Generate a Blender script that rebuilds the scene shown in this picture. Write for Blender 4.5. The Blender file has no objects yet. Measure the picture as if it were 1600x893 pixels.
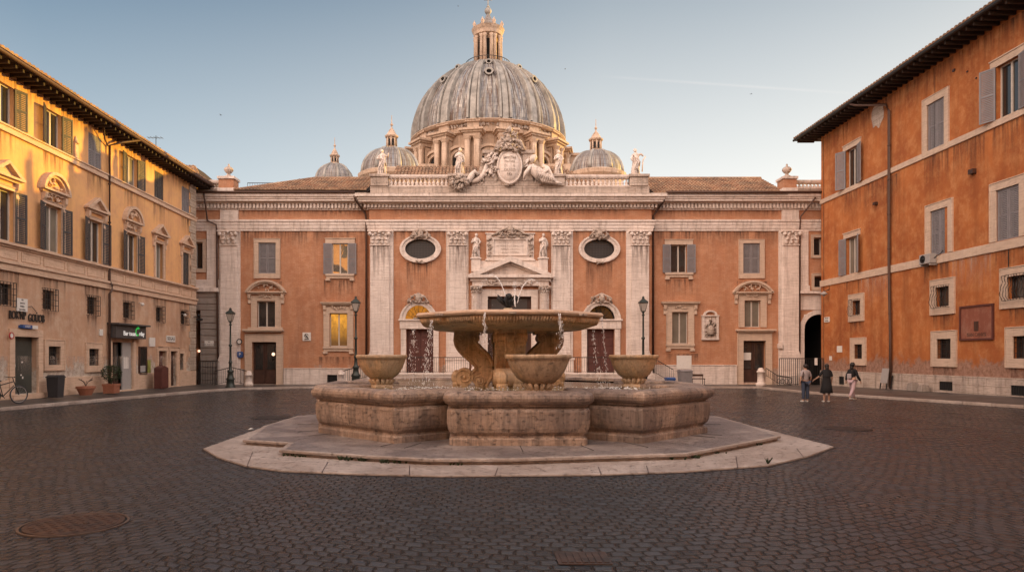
import bpy, bmesh, math, random
from mathutils import Matrix, Vector, noise
R=math.radians; PI=math.pi
random.seed(7)
scene=bpy.context.scene; COL=scene.collection
F=1067.0; VX=746.0; VY=556.0; H=2.0
# ------------------------------------------------------------------ measuring helpers (photo pixel at a known depth -> metres)
def fx(px,Y): return (px-VX)*Y/F
def fz(py,Y): return H+(VY-py)*Y/F
def gp(px,py,z=0.0):
    d=(H-z)*F/(py-VY); return (fx(px,d),d)
# ------------------------------------------------------------------ mesh builder
I4=Matrix.Identity(4)
class MB:
    def __init__(s,M=None): s.v=[]; s.f=[]; s.M=M or I4; s.sm=[]
    def add(s,vs,fs,smooth=False,T=None):
        n=len(s.v); M=s.M if T is None else s.M@T
        s.v+= [M@Vector(p) for p in vs]
        s.f+= [tuple(i+n for i in f) for f in fs]; s.sm+=[smooth]*len(fs)
    def box(s,x0,x1,y0,y1,z0,z1,T=None):
        s.add([(x0,y0,z0),(x1,y0,z0),(x1,y1,z0),(x0,y1,z0),(x0,y0,z1),(x1,y0,z1),(x1,y1,z1),(x0,y1,z1)],
              [(0,3,2,1),(4,5,6,7),(0,1,5,4),(1,2,6,5),(2,3,7,6),(3,0,4,7)],T=T)
    def quad(s,a,b,c,d): s.add([a,b,c,d],[(0,1,2,3)])
    def prism(s,poly,y0,y1,T=None,smooth=False):   # poly in x,z
        n=len(poly); vs=[(x,y0,z) for x,z in poly]+[(x,y1,z) for x,z in poly]
        fs=[tuple(range(n)),tuple(range(2*n-1,n-1,-1))]
        s.add(vs,fs,T=T); 
        s.add(vs,[(i,(i+1)%n,n+(i+1)%n,n+i) for i in range(n)],smooth,T)
    def prismx(s,poly,x0,x1,smooth=False):          # poly in y,z
        n=len(poly); vs=[(x0,y,z) for y,z in poly]+[(x1,y,z) for y,z in poly]
        s.add(vs,[tuple(range(n)),tuple(range(2*n-1,n-1,-1))]+[(i,(i+1)%n,n+(i+1)%n,n+i) for i in range(n)],smooth)
    def prismz(s,poly,z0,z1):
        n=len(poly); vs=[(x,y,z0) for x,y in poly]+[(x,y,z1) for x,y in poly]
        s.add(vs,[tuple(range(n)),tuple(range(2*n-1,n-1,-1))]+[(i,(i+1)%n,n+(i+1)%n,n+i) for i in range(n)])
    def arc(s,cx,cz,ri,ro,y0,y1,a0=0,a1=180,n=16,ez=1.0,eo=None):   # ring segment, radii as (rx); ez squashes z
        vs=[];fs=[]; eo=eo if eo is not None else ez
        full=abs(a1-a0)>=360
        for i in range(n+1):
            a=R(a0+(a1-a0)*i/n); c,q=math.cos(a),math.sin(a)
            vs+=[(cx+ri*c,y0,cz+ri*q*ez),(cx+ro*c,y0,cz+ro*q*eo),(cx+ro*c,y1,cz+ro*q*eo),(cx+ri*c,y1,cz+ri*q*ez)]
        for i in range(n):
            k=4*i
            for j in range(4): fs.append((k+j,k+(j+1)%4,k+4+(j+1)%4,k+4+j))
        if not full: fs+=[(0,1,2,3),(4*n,4*n+1,4*n+2,4*n+3)]
        s.add(vs,fs)
    def lathe(s,prof,c=(0,0,0),n=16,sx=1,sy=1,smooth=True,mod=None,ph=0,T=None,cap=True):
        vs=[];fs=[]
        for r,z in prof:
            for i in range(n):
                a=2*PI*(i+ph)/n; rr=r*(mod(a,z) if mod else 1)
                vs.append((c[0]+rr*math.cos(a)*sx,c[1]+rr*math.sin(a)*sy,c[2]+z))
        for j in range(len(prof)-1):
            for i in range(n):
                i2=(i+1)%n; fs.append((j*n+i,j*n+i2,(j+1)*n+i2,(j+1)*n+i))
        s.add(vs,fs,smooth,T)
        if cap:
            m=len(prof)-1
            s.add([vs[i] for i in range(n)],[tuple(range(n))],False,T)
            s.add([vs[m*n+i] for i in range(n)],[tuple(range(n))],False,T)
    def ball(s,c,r,n=8,m=5,T=None):
        if not hasattr(r,'__len__'): r=(r,r,r)
        vs=[(c[0],c[1],c[2]-r[2])]
        for j in range(1,m):
            t=-PI/2+PI*j/m
            for i in range(n):
                a=2*PI*i/n; vs.append((c[0]+r[0]*math.cos(t)*math.cos(a),c[1]+r[1]*math.cos(t)*math.sin(a),c[2]+r[2]*math.sin(t)))
        vs.append((c[0],c[1],c[2]+r[2])); L=len(vs)-1; fs=[]
        for i in range(n):
            fs.append((0,1+(i+1)%n,1+i)); fs.append((L,L-n+i,L-n+(i+1)%n))
            for j in range(m-2):
                k=1+j*n; fs.append((k+i,k+(i+1)%n,k+n+(i+1)%n,k+n+i))
        s.add(vs,fs,True,T)
    def tube(s,pts,r,n=6,T=None,closed=False):
        pts=[Vector(p) for p in pts]; m=len(pts); vs=[];fs=[]
        rr=r if hasattr(r,'__len__') else [r]*m
        up=Vector((0,0,1))
        for k,p in enumerate(pts):
            if closed: d=pts[(k+1)%m]-pts[k-1]
            else: d=(pts[min(k+1,m-1)]-pts[max(k-1,0)])
            d.normalize()
            a=d.cross(up)
            if a.length<.05: a=d.cross(Vector((0,1,0.01)))
            a.normalize(); b=d.cross(a)
            for i in range(n):
                t=2*PI*(i+.5)/n; vs.append(p+a*(rr[k]*math.cos(t))+b*(rr[k]*math.sin(t)))
        for k in range(m if closed else m-1):
            k2=(k+1)%m
            for i in range(n):
                i2=(i+1)%n; fs.append((k*n+i,k*n+i2,k2*n+i2,k2*n+i))
        if not closed: fs+=[tuple(range(n)),tuple((m-1)*n+i for i in range(n))]
        s.add([tuple(v) for v in vs],fs,n>4,T)
    def bumps(s,cx,cy,cz,w,h,n,seed,d=.1,rmin=.04,rmax=.1,cond=None):   # carved leaf / garland mass
        rd=random.Random(seed)
        for _ in range(n):
            x=rd.uniform(-1,1); z=rd.uniform(-1,1)
            if cond and not cond(x,z): continue
            r=rd.uniform(rmin,rmax)
            T=Matrix.Translation((cx+x*w/2,cy-rd.uniform(0,d),cz+z*h/2))@Matrix.Rotation(rd.uniform(0,PI),4,'Y')
            s.ball((0,0,0),(r*1.7,r*.9,r*.7),6,4,T)
    def build(s,name,mat,parent=None,bevel=0,loc=None):
        off=Vector((0,0,0)); p=parent
        while p: off+=p.location; p=p.parent
        if loc is not None: off=off+Vector(loc)
        me=bpy.data.meshes.new(name)
        me.from_pydata([tuple(v-off) for v in s.v],[],s.f)
        bm=bmesh.new(); bm.from_mesh(me)
        bmesh.ops.remove_doubles(bm,verts=bm.verts,dist=.0002)
        sm=len(s.sm)==len(bm.faces)
        bmesh.ops.recalc_face_normals(bm,faces=bm.faces)
        bm.to_mesh(me); bm.free()
        if len(me.polygons)==len(s.sm): me.polygons.foreach_set('use_smooth',s.sm)
        elif any(s.sm): me.polygons.foreach_set('use_smooth',[True]*len(me.polygons)) if all(s.sm) else None
        if mat: me.materials.append(mat)
        o=bpy.data.objects.new(name,me); COL.objects.link(o)
        if parent: o.parent=parent
        if loc is not None: o.location=loc
        if bevel:
            b=o.modifiers.new('Bevel','BEVEL'); b.width=bevel; b.segments=2; b.limit_method='ANGLE'
        return o
def thing(name,label,cat,loc=(0,0,0),group=None,rz=0):
    o=bpy.data.objects.new(name,None); COL.objects.link(o); o.location=loc; o.rotation_euler=(0,0,rz); o.empty_display_size=.2
    return tag(o,label,cat,group)
def tag(o,label,cat,group=None,kind=None):
    if label: o['label']=label
    if cat: o['category']=cat
    if group: o['group']=group
    if kind: o['kind']=kind
    return o
def struct(o): o['kind']='structure'; return o
def copy_tree(o,parent=None):
    c=o.copy(); COL.objects.link(c); c.parent=parent
    for ch in KIDS.get(o.name,[]) or [x for x in o.children]: copy_tree(ch,c)
    return c
KIDS={}
# ------------------------------------------------------------------ materials
class NT:
    def __init__(s,name):
        s.m=bpy.data.materials.new(name); s.m.use_nodes=True; s.t=s.m.node_tree; s.b=s.t.nodes['Principled BSDF']
        s.tc=s.t.nodes.new('ShaderNodeTexCoord').outputs['Object']
    def n(s,t,**k):
        x=s.t.nodes.new(t)
        for a,b in k.items(): setattr(x,a,b)
        return x
    def L(s,a,b): s.t.links.new(a,b)
    def val(s,sock,v):
        if hasattr(v,'is_output') or isinstance(v,bpy.types.NodeSocket): s.L(v,sock)
        else: sock.default_value=v
    def noise(s,scale,detail=4,rough=.55,map=None,vec=None,dist=0):
        v=vec or s.tc
        if map:
            mp=s.n('ShaderNodeMapping'); mp.inputs['Scale'].default_value=map; s.L(v,mp.inputs[0]); v=mp.outputs[0]
        x=s.n('ShaderNodeTexNoise'); s.L(v,x.inputs['Vector']); x.inputs['Scale'].default_value=scale
        x.inputs['Detail'].default_value=detail; x.inputs['Roughness'].default_value=rough; x.inputs['Distortion'].default_value=dist
        return x.outputs['Fac']
    def ramp(s,f,stops):
        r=s.n('ShaderNodeValToRGB'); s.L(f,r.inputs[0]); e=r.color_ramp.elements
        while len(e)<len(stops): e.new(.5)
        for i,(p,c) in enumerate(stops):
            e[i].position=p; e[i].color=(c,c,c,1) if not hasattr(c,'__len__') else (*c,1)
        return r.outputs[0]
    def mix(s,f,a,b,mode='MIX'):
        x=s.n('ShaderNodeMix',data_type='RGBA',blend_type=mode)
        s.val(x.inputs[0],f)
        for i,v in ((6,a),(7,b)):
            if isinstance(v,tuple): v=(*v,1) if len(v)==3 else v
            s.val(x.inputs[i],v)
        return x.outputs[2]
    def math(s,op,a,b=0,c=0):
        x=s.n('ShaderNodeMath',operation=op); s.val(x.inputs[0],a); s.val(x.inputs[1],b); s.val(x.inputs[2],c); return x.outputs[0]
    def bump(s,h,strength=.3,dist=.02,nrm=None):
        x=s.n('ShaderNodeBump'); s.L(h,x.inputs['Height']); x.inputs['Strength'].default_value=strength; x.inputs['Distance'].default_value=dist
        if nrm: s.L(nrm,x.inputs['Normal'])
        return x.outputs[0]
    def fin(s,col,rough=.85,nrm=None,metal=0,spec=None):
        s.val(s.b.inputs['Base Color'],col if not isinstance(col,tuple) else (*col,1)); s.val(s.b.inputs['Roughness'],rough)
        s.b.inputs['Metallic'].default_value=metal
        if spec is not None: s.b.inputs['Specular IOR Level'].default_value=spec
        if nrm: s.L(nrm,s.b.inputs['Normal'])
        return s.m
def plaster(name,c1,c2,c3,peel=None,zpeel=2.0,course=False,streak=.45):
    t=NT(name)
    a=t.ramp(t.noise(.45,5,.6),[(.35,0.),(.65,1.)])
    col=t.mix(a,c1,c2)
    b=t.ramp(t.noise(1.3,10,.8,dist=.15),[(.46,0.),(.66,.8)])
    col=t.mix(b,col,c3)
    st=t.ramp(t.noise(1.0,6,.65,map=(1.6,1.6,.14)),[(.47,0.),(.70,streak)])
    col=t.mix(st,col,(c1[0]*.5,c1[1]*.46,c1[2]*.5))
    sp=t.ramp(t.noise(5,8,.8),[(.60,0.),(.70,.55)])
    col=t.mix(sp,col,(min(c1[0]*1.5,.7),min(c1[1]*1.6,.6),min(c1[2]*1.9,.5)))
    fine=t.noise(30,4,.6)
    col=t.mix(t.math('MULTIPLY',fine,.35),col,(c1[0]*.45,c1[1]*.45,c1[2]*.45))
    h=t.math('ADD',t.noise(7,8,.7),t.math('MULTIPLY',fine,.5))
    if peel:
        sep=t.n('ShaderNodeSeparateXYZ'); t.L(t.tc,sep.inputs[0])
        zz=t.math('SUBTRACT',zpeel,sep.outputs[2]); pn=t.noise(1.3,7,.7)
        pf=t.ramp(t.math('ADD',t.math('MULTIPLY',zz,.35),pn),[(.62,0.),(.74,1.)])
        pc=t.mix(t.ramp(t.noise(5,7,.75),[(.4,0.),(.62,1.)]),peel,(peel[0]*.5,peel[1]*.46,peel[2]*.45))
        col=t.mix(t.math('MULTIPLY',pf,.8),col,pc); h=t.math('ADD',h,t.math('MULTIPLY',pf,-.8))
    if course:
        sep=t.n('ShaderNodeSeparateXYZ'); t.L(t.tc,sep.inputs[0])
        cb=t.n('ShaderNodeCombineXYZ'); t.L(t.math('ADD',sep.outputs[0],sep.outputs[1]),cb.inputs[0]); t.L(sep.outputs[2],cb.inputs[1])
        bk=t.n('ShaderNodeTexBrick'); t.L(cb.outputs[0],bk.inputs[0]); bk.inputs['Scale'].default_value=1
        bk.inputs['Brick Width'].default_value=.28; bk.inputs['Row Height'].default_value=.085; bk.inputs['Mortar Size'].default_value=.008
        bk.inputs['Color1'].default_value=(1,1,1,1); bk.inputs['Color2'].default_value=(.82,.8,.8,1); bk.inputs['Mortar'].default_value=(.62,.58,.56,1)
        col=t.mix(.55,col,bk.outputs['Color'],'MULTIPLY'); h=t.math('ADD',h,t.math('MULTIPLY',bk.outputs['Fac'],-.5))
    return t.fin(col,.9,t.bump(h,.5,.02),spec=.25)
def stone(name,c1,c2,dark,courses=True,joint=.75,streak=.5,pits=.5,rough=.8,tool=0,cw=1.1,chh=.34,spec=.3,patch=None):
    t=NT(name)
    a=t.ramp(t.noise(1.1,6,.65),[(.35,0.),(.68,1.)])
    col=t.mix(a,c1,c2)
    lay=t.ramp(t.noise(2.5,6,.7,map=(.6,.6,7)),[(.48,0.),(.62,.5)])
    col=t.mix(lay,col,(c2[0]*.7,c2[1]*.66,c2[2]*.62))
    if patch:
        col=t.mix(t.ramp(t.noise(.55,5,.65,dist=.5),[(.46,0.),(.56,.85)]),col,patch)
    st=t.ramp(t.noise(1.5,7,.65,map=(3,3,.22)),[(.5,0.),(.72,streak)])
    col=t.mix(st,col,dark)
    if tool: col=t.mix(t.ramp(t.noise(1.0,5,.8,map=(26,26,1.2)),[(.46,0.),(.62,tool)]),col,dark)
    p=t.ramp(t.noise(9,8,.85,map=(1,1,2)),[(.56,0.),(.64,pits)])
    col=t.mix(p,col,dark)
    h=t.math('SUBTRACT',t.noise(5,8,.7),t.math('MULTIPLY',p,1.2))
    if courses:
        sep=t.n('ShaderNodeSeparateXYZ'); t.L(t.tc,sep.inputs[0])
        cb=t.n('ShaderNodeCombineXYZ'); t.L(t.math('ADD',sep.outputs[0],sep.outputs[1]),cb.inputs[0]); t.L(sep.outputs[2],cb.inputs[1])
        bk=t.n('ShaderNodeTexBrick'); t.L(cb.outputs[0],bk.inputs[0]); bk.inputs['Scale'].default_value=1
        bk.inputs['Brick Width'].default_value=cw; bk.inputs['Row Height'].default_value=chh; bk.inputs['Mortar Size'].default_value=.012
        bk.inputs['Color1'].default_value=(1,1,1,1); bk.inputs['Color2'].default_value=(.84,.82,.8,1); bk.inputs['Mortar'].default_value=(.5,.46,.42,1)
        col=t.mix(joint,col,bk.outputs['Color'],'MULTIPLY'); h=t.math('ADD',h,t.math('MULTIPLY',bk.outputs['Fac'],-joint))
    return t.fin(col,rough,t.bump(h,.8,.03),spec=spec)
def simple(name,c,rough=.6,metal=0,var=.25,scale=8,bump=.15,spec=.5):
    t=NT(name); nz=t.noise(scale,6,.65)
    col=t.mix(t.ramp(nz,[(.3,0.),(.7,1.)]),c,(c[0]*(1-var),c[1]*(1-var),c[2]*(1-var)))
    return t.fin(col,rough,t.bump(nz,bump,.01),metal,spec)
M={}
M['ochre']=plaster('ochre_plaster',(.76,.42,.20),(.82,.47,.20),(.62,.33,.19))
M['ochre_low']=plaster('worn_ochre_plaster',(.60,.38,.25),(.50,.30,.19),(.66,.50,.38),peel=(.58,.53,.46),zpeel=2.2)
M['orange']=plaster('orange_plaster',(.50,.175,.055),(.33,.10,.035),(.62,.30,.125),peel=(.36,.24,.19),zpeel=2.3,streak=.7)
M['brick']=plaster('salmon_brick',(.59,.30,.17),(.49,.225,.125),(.67,.40,.26),peel=(.5,.42,.36),zpeel=1.6,course=True)
M['trav']=stone('pale_travertine',(.82,.725,.665),(.70,.605,.55),(.30,.23,.19),streak=.6,pits=.5,joint=.2,cw=.55,chh=.17)
M['trav_plain']=stone('carved_travertine',(.80,.70,.64),(.64,.55,.49),(.26,.20,.17),courses=False,streak=.55,pits=.5)
M['trav_dirty']=stone('weathered_travertine',(.60,.50,.43),(.44,.36,.31),(.13,.105,.09),streak=.7,pits=.8)
M['quoin']=stone('quoin_travertine',(.55,.45,.36),(.46,.37,.30),(.2,.16,.13),streak=.5,pits=.5,cw=4.0,chh=.42)
M['greystone']=stone('grey_travertine',(.36,.31,.28),(.28,.24,.21),(.10,.09,.08),streak=.5,pits=.4,cw=9,chh=.42)
M['trim']=stone('window_travertine',(.62,.48,.37),(.55,.42,.33),(.30,.22,.17),courses=False,streak=.3,pits=.35)
M['trim_or']=stone('buff_travertine',(.66,.47,.34),(.58,.41,.30),(.33,.22,.16),courses=False,streak=.3,pits=.4)
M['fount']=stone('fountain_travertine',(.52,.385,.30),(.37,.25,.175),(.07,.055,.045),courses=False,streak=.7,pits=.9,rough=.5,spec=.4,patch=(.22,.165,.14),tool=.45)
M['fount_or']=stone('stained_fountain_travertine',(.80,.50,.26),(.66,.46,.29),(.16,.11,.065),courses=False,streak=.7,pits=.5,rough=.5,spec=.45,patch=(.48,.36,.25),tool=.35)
M['step']=stone('step_travertine',(.34,.285,.26),(.24,.20,.185),(.08,.065,.06),courses=False,streak=.4,pits=.9,rough=.45,spec=.45,patch=(.16,.135,.13))
M['apron']=stone('apron_travertine',(.50,.425,.38),(.37,.31,.275),(.16,.13,.11),courses=False,streak=.4,pits=.8,rough=.55,spec=.4,patch=(.34,.27,.23))
M['lime']=stone('wet_lime_crust',(.45,.46,.36),(.5,.36,.22),(.16,.2,.14),courses=False,streak=.5,pits=.3,rough=.4)
M['sh_dark']=simple('dark_shutter_paint',(.085,.075,.072),.7,var=.4,scale=4)
M['sh_grey']=simple('grey_shutter_paint',(.24,.225,.235),.7,var=.2,scale=4)
M['frame']=simple('cream_window_paint',(.55,.49,.43),.5,var=.2)
M['iron']=simple('black_iron',(.022,.022,.023),.55,.3,var=.3)
M['rail']=simple('rusty_iron',(.05,.042,.038),.7,.2,var=.4)
M['lampiron']=simple('dark_green_iron',(.035,.045,.04),.45,.3)
M['pipe']=simple('brown_downpipe',(.10,.055,.04),.6,.2)
M['wood_dark']=simple('dark_door_wood',(.075,.035,.025),.45,var=.5,scale=3)
M['wood_red']=simple('red_brown_door_paint',(.115,.035,.027),.55,var=.35,scale=3)
M['roll']=simple('grey_green_shutter_metal',(.075,.08,.07),.5,.2,var=.3,scale=2)
M['grey_panel']=simple('grey_panel',(.36,.34,.33),.6,var=.15)
M['soffit']=simple('dark_timber_soffit',(.05,.032,.024),.85,var=.5)
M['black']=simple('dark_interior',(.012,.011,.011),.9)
M['white']=simple('white_sign_paint',(.72,.69,.65),.5,var=.15)
M['blue']=simple('blue_sign_paint',(.03,.09,.28),.4)
M['red']=simple('red_sign_paint',(.45,.03,.03),.4)
M['green']=NT('green_backlit_letter').m
b=M['green'].node_tree.nodes['Principled BSDF']; b.inputs['Base Color'].default_value=(.05,.5,.1,1); b.inputs['Emission Color'].default_value=(.03,.5,.08,1); b.inputs['Emission Strength'].default_value=.35
M['ltr']=NT('backlit_letter').m
b=M['ltr'].node_tree.nodes['Principled BSDF']; b.inputs['Base Color'].default_value=(.7,.7,.7,1); b.inputs['Emission Color'].default_value=(.8,.78,.72,1); b.inputs['Emission Strength'].default_value=.25
M['terracotta']=simple('terracotta',(.36,.14,.08),.8,var=.35)
M['plast_dk']=simple('dark_plastic',(.035,.035,.04),.5)
M['lead']=None
def glassy(name,c,rough=.12,wave=.25):
    t=NT(name); nz=t.noise(1.3,2,.5)
    return t.fin(t.mix(nz,c,(c[0]*.4,c[1]*.4,c[2]*.4)),rough,t.bump(nz,wave,.05),0,.9)
M['glass']=glassy('dark_window_glass',(.035,.033,.032),.06,.15)
M['glass_mirror']=glassy('old_window_glass',(.03,.03,.03),.02,.06); b=M['glass_mirror'].node_tree.nodes['Principled BSDF']; b.inputs['Metallic'].default_value=.85; t=M['glass_mirror'].node_tree; [t.links.remove(l) for l in list(t.links) if l.to_socket==b.inputs['Base Color']]; b.inputs['Base Color'].default_value=(.7,.68,.62,1)
M['curtain']=glassy('curtained_window_glass',(.24,.22,.18),.25)
M['lattice']=glassy('leaded_glass',(.05,.05,.055),.3)
def painted_reflection(name,c,e,sc=8):  # golden reflection painted into the pane as emission, fading downward; no lamp inside
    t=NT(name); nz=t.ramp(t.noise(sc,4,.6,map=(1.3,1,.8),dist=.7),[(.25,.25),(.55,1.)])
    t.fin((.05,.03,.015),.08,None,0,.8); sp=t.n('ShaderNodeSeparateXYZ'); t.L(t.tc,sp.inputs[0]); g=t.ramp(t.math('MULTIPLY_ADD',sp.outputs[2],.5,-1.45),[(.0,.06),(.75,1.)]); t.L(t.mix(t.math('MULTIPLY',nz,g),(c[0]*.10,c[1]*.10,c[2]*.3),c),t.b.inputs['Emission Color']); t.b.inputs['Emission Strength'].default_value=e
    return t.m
M['painted_reflection']=painted_reflection('painted_reflection_window_glass',(1.0,.43,.05),.62,3.5)
def stain(name,c,a=.75):
    t=NT(name); g=t.n('ShaderNodeTexCoord').outputs['Generated']; sp=t.n('ShaderNodeSeparateXYZ'); t.L(g,sp.inputs[0])
    nz=t.ramp(t.noise(1.0,6,.7,map=(5,5,.35)),[(.42,0.),(.66,1.)])
    v=t.math('POWER',sp.outputs[2],1.4); k=t.math('MULTIPLY',t.math('MULTIPLY',nz,v),a)
    t.L(k,t.b.inputs['Alpha']); t.fin(c,.9); t.L(k,t.b.inputs['Alpha']); return t.m
M['stain_dk']=stain('rain_stain_dark',(.10,.06,.045),.75)
M['stain_lt']=stain('lime_streak',(.62,.50,.42),.5)
def streaks(root,M4,x0,x1,zt_,h,mt='stain_dk',y=-.004):
    m=MB(M4); m.add([(x0,y,zt_-h),(x1,y,zt_-h),(x1,y,zt_),(x0,y,zt_)],[(0,1,2,3)]); m.build('rain_stain',M[mt],root)
M['painted_reflection_dim']=painted_reflection('painted_reflection_lunette_glass',(1.0,.36,.04),.36,3.0)  # dimmer painted reflection for the left lunette
def tiles(name):
    t=NT(name); sep=t.n('ShaderNodeSeparateXYZ'); t.L(t.tc,sep.inputs[0])
    v=t.n('ShaderNodeTexVoronoi'); v.inputs['Scale'].default_value=3.2; t.L(t.tc,v.inputs['Vector'])
    hs=t.n('ShaderNodeSeparateColor'); t.L(v.outputs['Color'],hs.inputs[0])
    col=t.mix(hs.outputs[0],(.30,.15,.085),(.42,.27,.17))
    col=t.mix(t.ramp(t.noise(.9,7,.7),[(.4,0.),(.65,.85)]),col,(.13,.095,.07))
    col=t.mix(t.ramp(t.noise(12,4,.7),[(.55,0.),(.7,.6)]),col,(.5,.42,.3))
    return t.fin(col,.9,t.bump(t.noise(20,4),.3,.01))
M['tile']=tiles('clay_roof_tiles')
def cobble():
    t=NT('basalt_cobbles')
    sep=t.n('ShaderNodeSeparateXYZ'); t.L(t.tc,sep.inputs[0]); x,y=sep.outputs[0],sep.outputs[1]
    W=8.5; RR=8.5
    xm=t.math('SUBTRACT',t.math('MODULO',t.math('ADD',x,W*20+3.1),W),W/2)
    arc=t.math('SQRT',t.math('SUBTRACT',RR*RR,t.math('MULTIPLY',xm,xm)))
    yy=t.math('ADD',y,arc)
    xs=t.math('MULTIPLY',t.math('ARCSINE',t.math('DIVIDE',xm,RR)),RR)
    cb=t.n('ShaderNodeCombineXYZ'); t.L(xs,cb.inputs[0]); t.L(yy,cb.inputs[1])
    wn=t.n('ShaderNodeTexNoise'); t.L(t.tc,wn.inputs['Vector']); wn.inputs['Scale'].default_value=1.2; wn.inputs['Detail'].default_value=3
    wn2=t.n('ShaderNodeTexNoise'); t.L(t.tc,wn2.inputs['Vector']); wn2.inputs['Scale'].default_value=7; wn2.inputs['Detail'].default_value=2
    def vmul(v,k):
        a=t.n('ShaderNodeVectorMath',operation='SUBTRACT'); t.L(v,a.inputs[0]); a.inputs[1].default_value=(.5,.5,.5)
        b=t.n('ShaderNodeVectorMath',operation='SCALE'); t.L(a.outputs[0],b.inputs[0]); b.inputs['Scale'].default_value=k; return b.outputs[0]
    def vadd(a,b):
        c=t.n('ShaderNodeVectorMath',operation='ADD'); t.L(a,c.inputs[0]); t.L(b,c.inputs[1]); return c.outputs[0]
    v=vadd(vadd(cb.outputs[0],vmul(wn.outputs['Color'],.26)),vmul(wn2.outputs['Color'],.085))
    bk=t.n('ShaderNodeTexBrick'); t.L(v,bk.inputs[0]); bk.inputs['Scale'].default_value=1
    bk.inputs['Brick Width'].default_value=.185; bk.inputs['Row Height'].default_value=.155; bk.inputs['Mortar Size'].default_value=.015; bk.inputs['Mortar Smooth'].default_value=.3
    bk.inputs['Color1'].default_value=(0,0,0,1); bk.inputs['Color2'].default_value=(1,1,1,1); bk.inputs['Mortar'].default_value=(.5,.5,.5,1)
    bk2=t.n('ShaderNodeTexBrick'); t.L(v,bk2.inputs[0]); bk2.inputs['Scale'].default_value=1
    bk2.inputs['Brick Width'].default_value=.185; bk2.inputs['Row Height'].default_value=.155; bk2.inputs['Mortar Size'].default_value=.026; bk2.inputs['Mortar Smooth'].default_value=1
    bc=t.n('ShaderNodeSeparateColor'); t.L(bk.outputs['Color'],bc.inputs[0])
    col=t.mix(bc.outputs[0],(.006,.0075,.0105),(.040,.045,.054))
    col=t.mix(t.ramp(t.noise(.35,5,.6),[(.4,0.),(.7,.45)]),col,(.042,.034,.031))
    col=t.mix(t.ramp(t.noise(22,4,.7),[(.5,0.),(.75,.4)]),col,(.085,.08,.075))
    col=t.mix(bk.outputs['Fac'],col,(.007,.006,.0055))
    col=t.mix(t.ramp(t.noise(1.7,6,.7,dist=.5),[(.68,0.),(.74,.35)]),col,(.10,.085,.07))
    h=t.math('ADD',t.math('MULTIPLY',bk2.outputs['Fac'],-1.0),t.math('ADD',t.math('MULTIPLY',bc.outputs[0],.5),t.math('MULTIPLY',t.noise(14,5,.6),.75)))
    h=t.math('ADD',h,t.math('MULTIPLY',bk.outputs['Fac'],-1.1))
    rg=t.math('ADD',t.math('MULTIPLY',t.noise(.6,5,.6),.32),t.math('MULTIPLY',bc.outputs[0],.16))
    rg=t.math('ADD',rg,t.math('ADD',t.math('MULTIPLY',bk.outputs['Fac'],.3),.02))
    return t.fin(col,rg,t.bump(h,1.0,.036),0,.65)
M['cobble']=cobble()
def pave():
    t=NT('pavement_slabs'); bk=t.n('ShaderNodeTexBrick'); t.L(t.tc,bk.inputs[0]); bk.inputs['Scale'].default_value=1
    bk.inputs['Brick Width'].default_value=.9; bk.inputs['Row Height'].default_value=.55; bk.inputs['Mortar Size'].default_value=.01
    bk.inputs['Color1'].default_value=(.07,.06,.055,1); bk.inputs['Color2'].default_value=(.05,.045,.042,1); bk.inputs['Mortar'].default_value=(.02,.02,.02,1)
    col=t.mix(t.math('MULTIPLY',t.noise(3,6,.7),.5),bk.outputs['Color'],(.11,.09,.08))
    return t.fin(col,t.math('ADD',.25,t.math('MULTIPLY',t.noise(1,4),.4)),t.bump(t.noise(12,5),.3,.01))
M['pave']=pave()
def water_m():
    t=NT('fountain_water'); t.b.inputs['Transmission Weight'].default_value=1; t.b.inputs['IOR'].default_value=1.33
    return t.fin((.8,.88,.82),.03,t.bump(t.noise(9,4,.6,dist=.8),.6,.03))
M['water']=water_m()
t=NT('white_water'); t.fin((.93,.93,.94),.12,None,0,.9); M['spray']=t.m
def lead():
    t=NT('dome_lead_sheet')
    sep=t.n('ShaderNodeSeparateXYZ'); t.L(t.tc,sep.inputs[0])
    an=t.math('ARCTAN2',sep.outputs[1],sep.outputs[0])
    cb=t.n('ShaderNodeCombineXYZ'); t.L(t.math('MULTIPLY',an,11),cb.inputs[0]); t.L(t.math('MULTIPLY',sep.outputs[2],.12),cb.inputs[1])
    st=t.ramp(t.noise(1.6,6,.7,vec=cb.outputs[0]),[(.42,0.),(.58,1.)])
    col=t.mix(st,(.22,.235,.26),(.12,.07,.045))
    st2=t.ramp(t.noise(3.6,6,.7,vec=cb.outputs[0]),[(.48,0.),(.60,.9)])
    col=t.mix(st2,col,(.50,.47,.42))
    col=t.mix(t.ramp(t.noise(.5,5,.6),[(.45,0.),(.7,.5)]),col,(.13,.10,.08))
    cc=t.n('ShaderNodeCombineXYZ'); t.L(t.math('MULTIPLY',an,11),cc.inputs[0]); t.L(sep.outputs[2],cc.inputs[1])
    bk=t.n('ShaderNodeTexBrick'); t.L(cc.outputs[0],bk.inputs[0]); bk.inputs['Scale'].default_value=1
    bk.inputs['Brick Width'].default_value=.8; bk.inputs['Row Height'].default_value=.62; bk.inputs['Mortar Size'].default_value=.03; bk.offset=0
    bk.inputs['Color1'].default_value=(1,1,1,1); bk.inputs['Color2'].default_value=(.9,.9,.92,1); bk.inputs['Mortar'].default_value=(.55,.55,.57,1)
    col=t.mix(.8,col,bk.outputs['Color'],'MULTIPLY')
    return t.fin(col,.55,t.bump(t.math('ADD',t.noise(3,5),t.math('MULTIPLY',bk.outputs['Fac'],.8)),.5,.05),.1)
M['lead']=lead()
M['rib']=simple('lead_rib',(.42,.39,.355),.6,.1,var=.6,scale=.8)
M['domestone']=stone('drum_travertine',(.60,.45,.34),(.45,.325,.24),(.14,.10,.075),courses=False,streak=.75,pits=.4)
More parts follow.
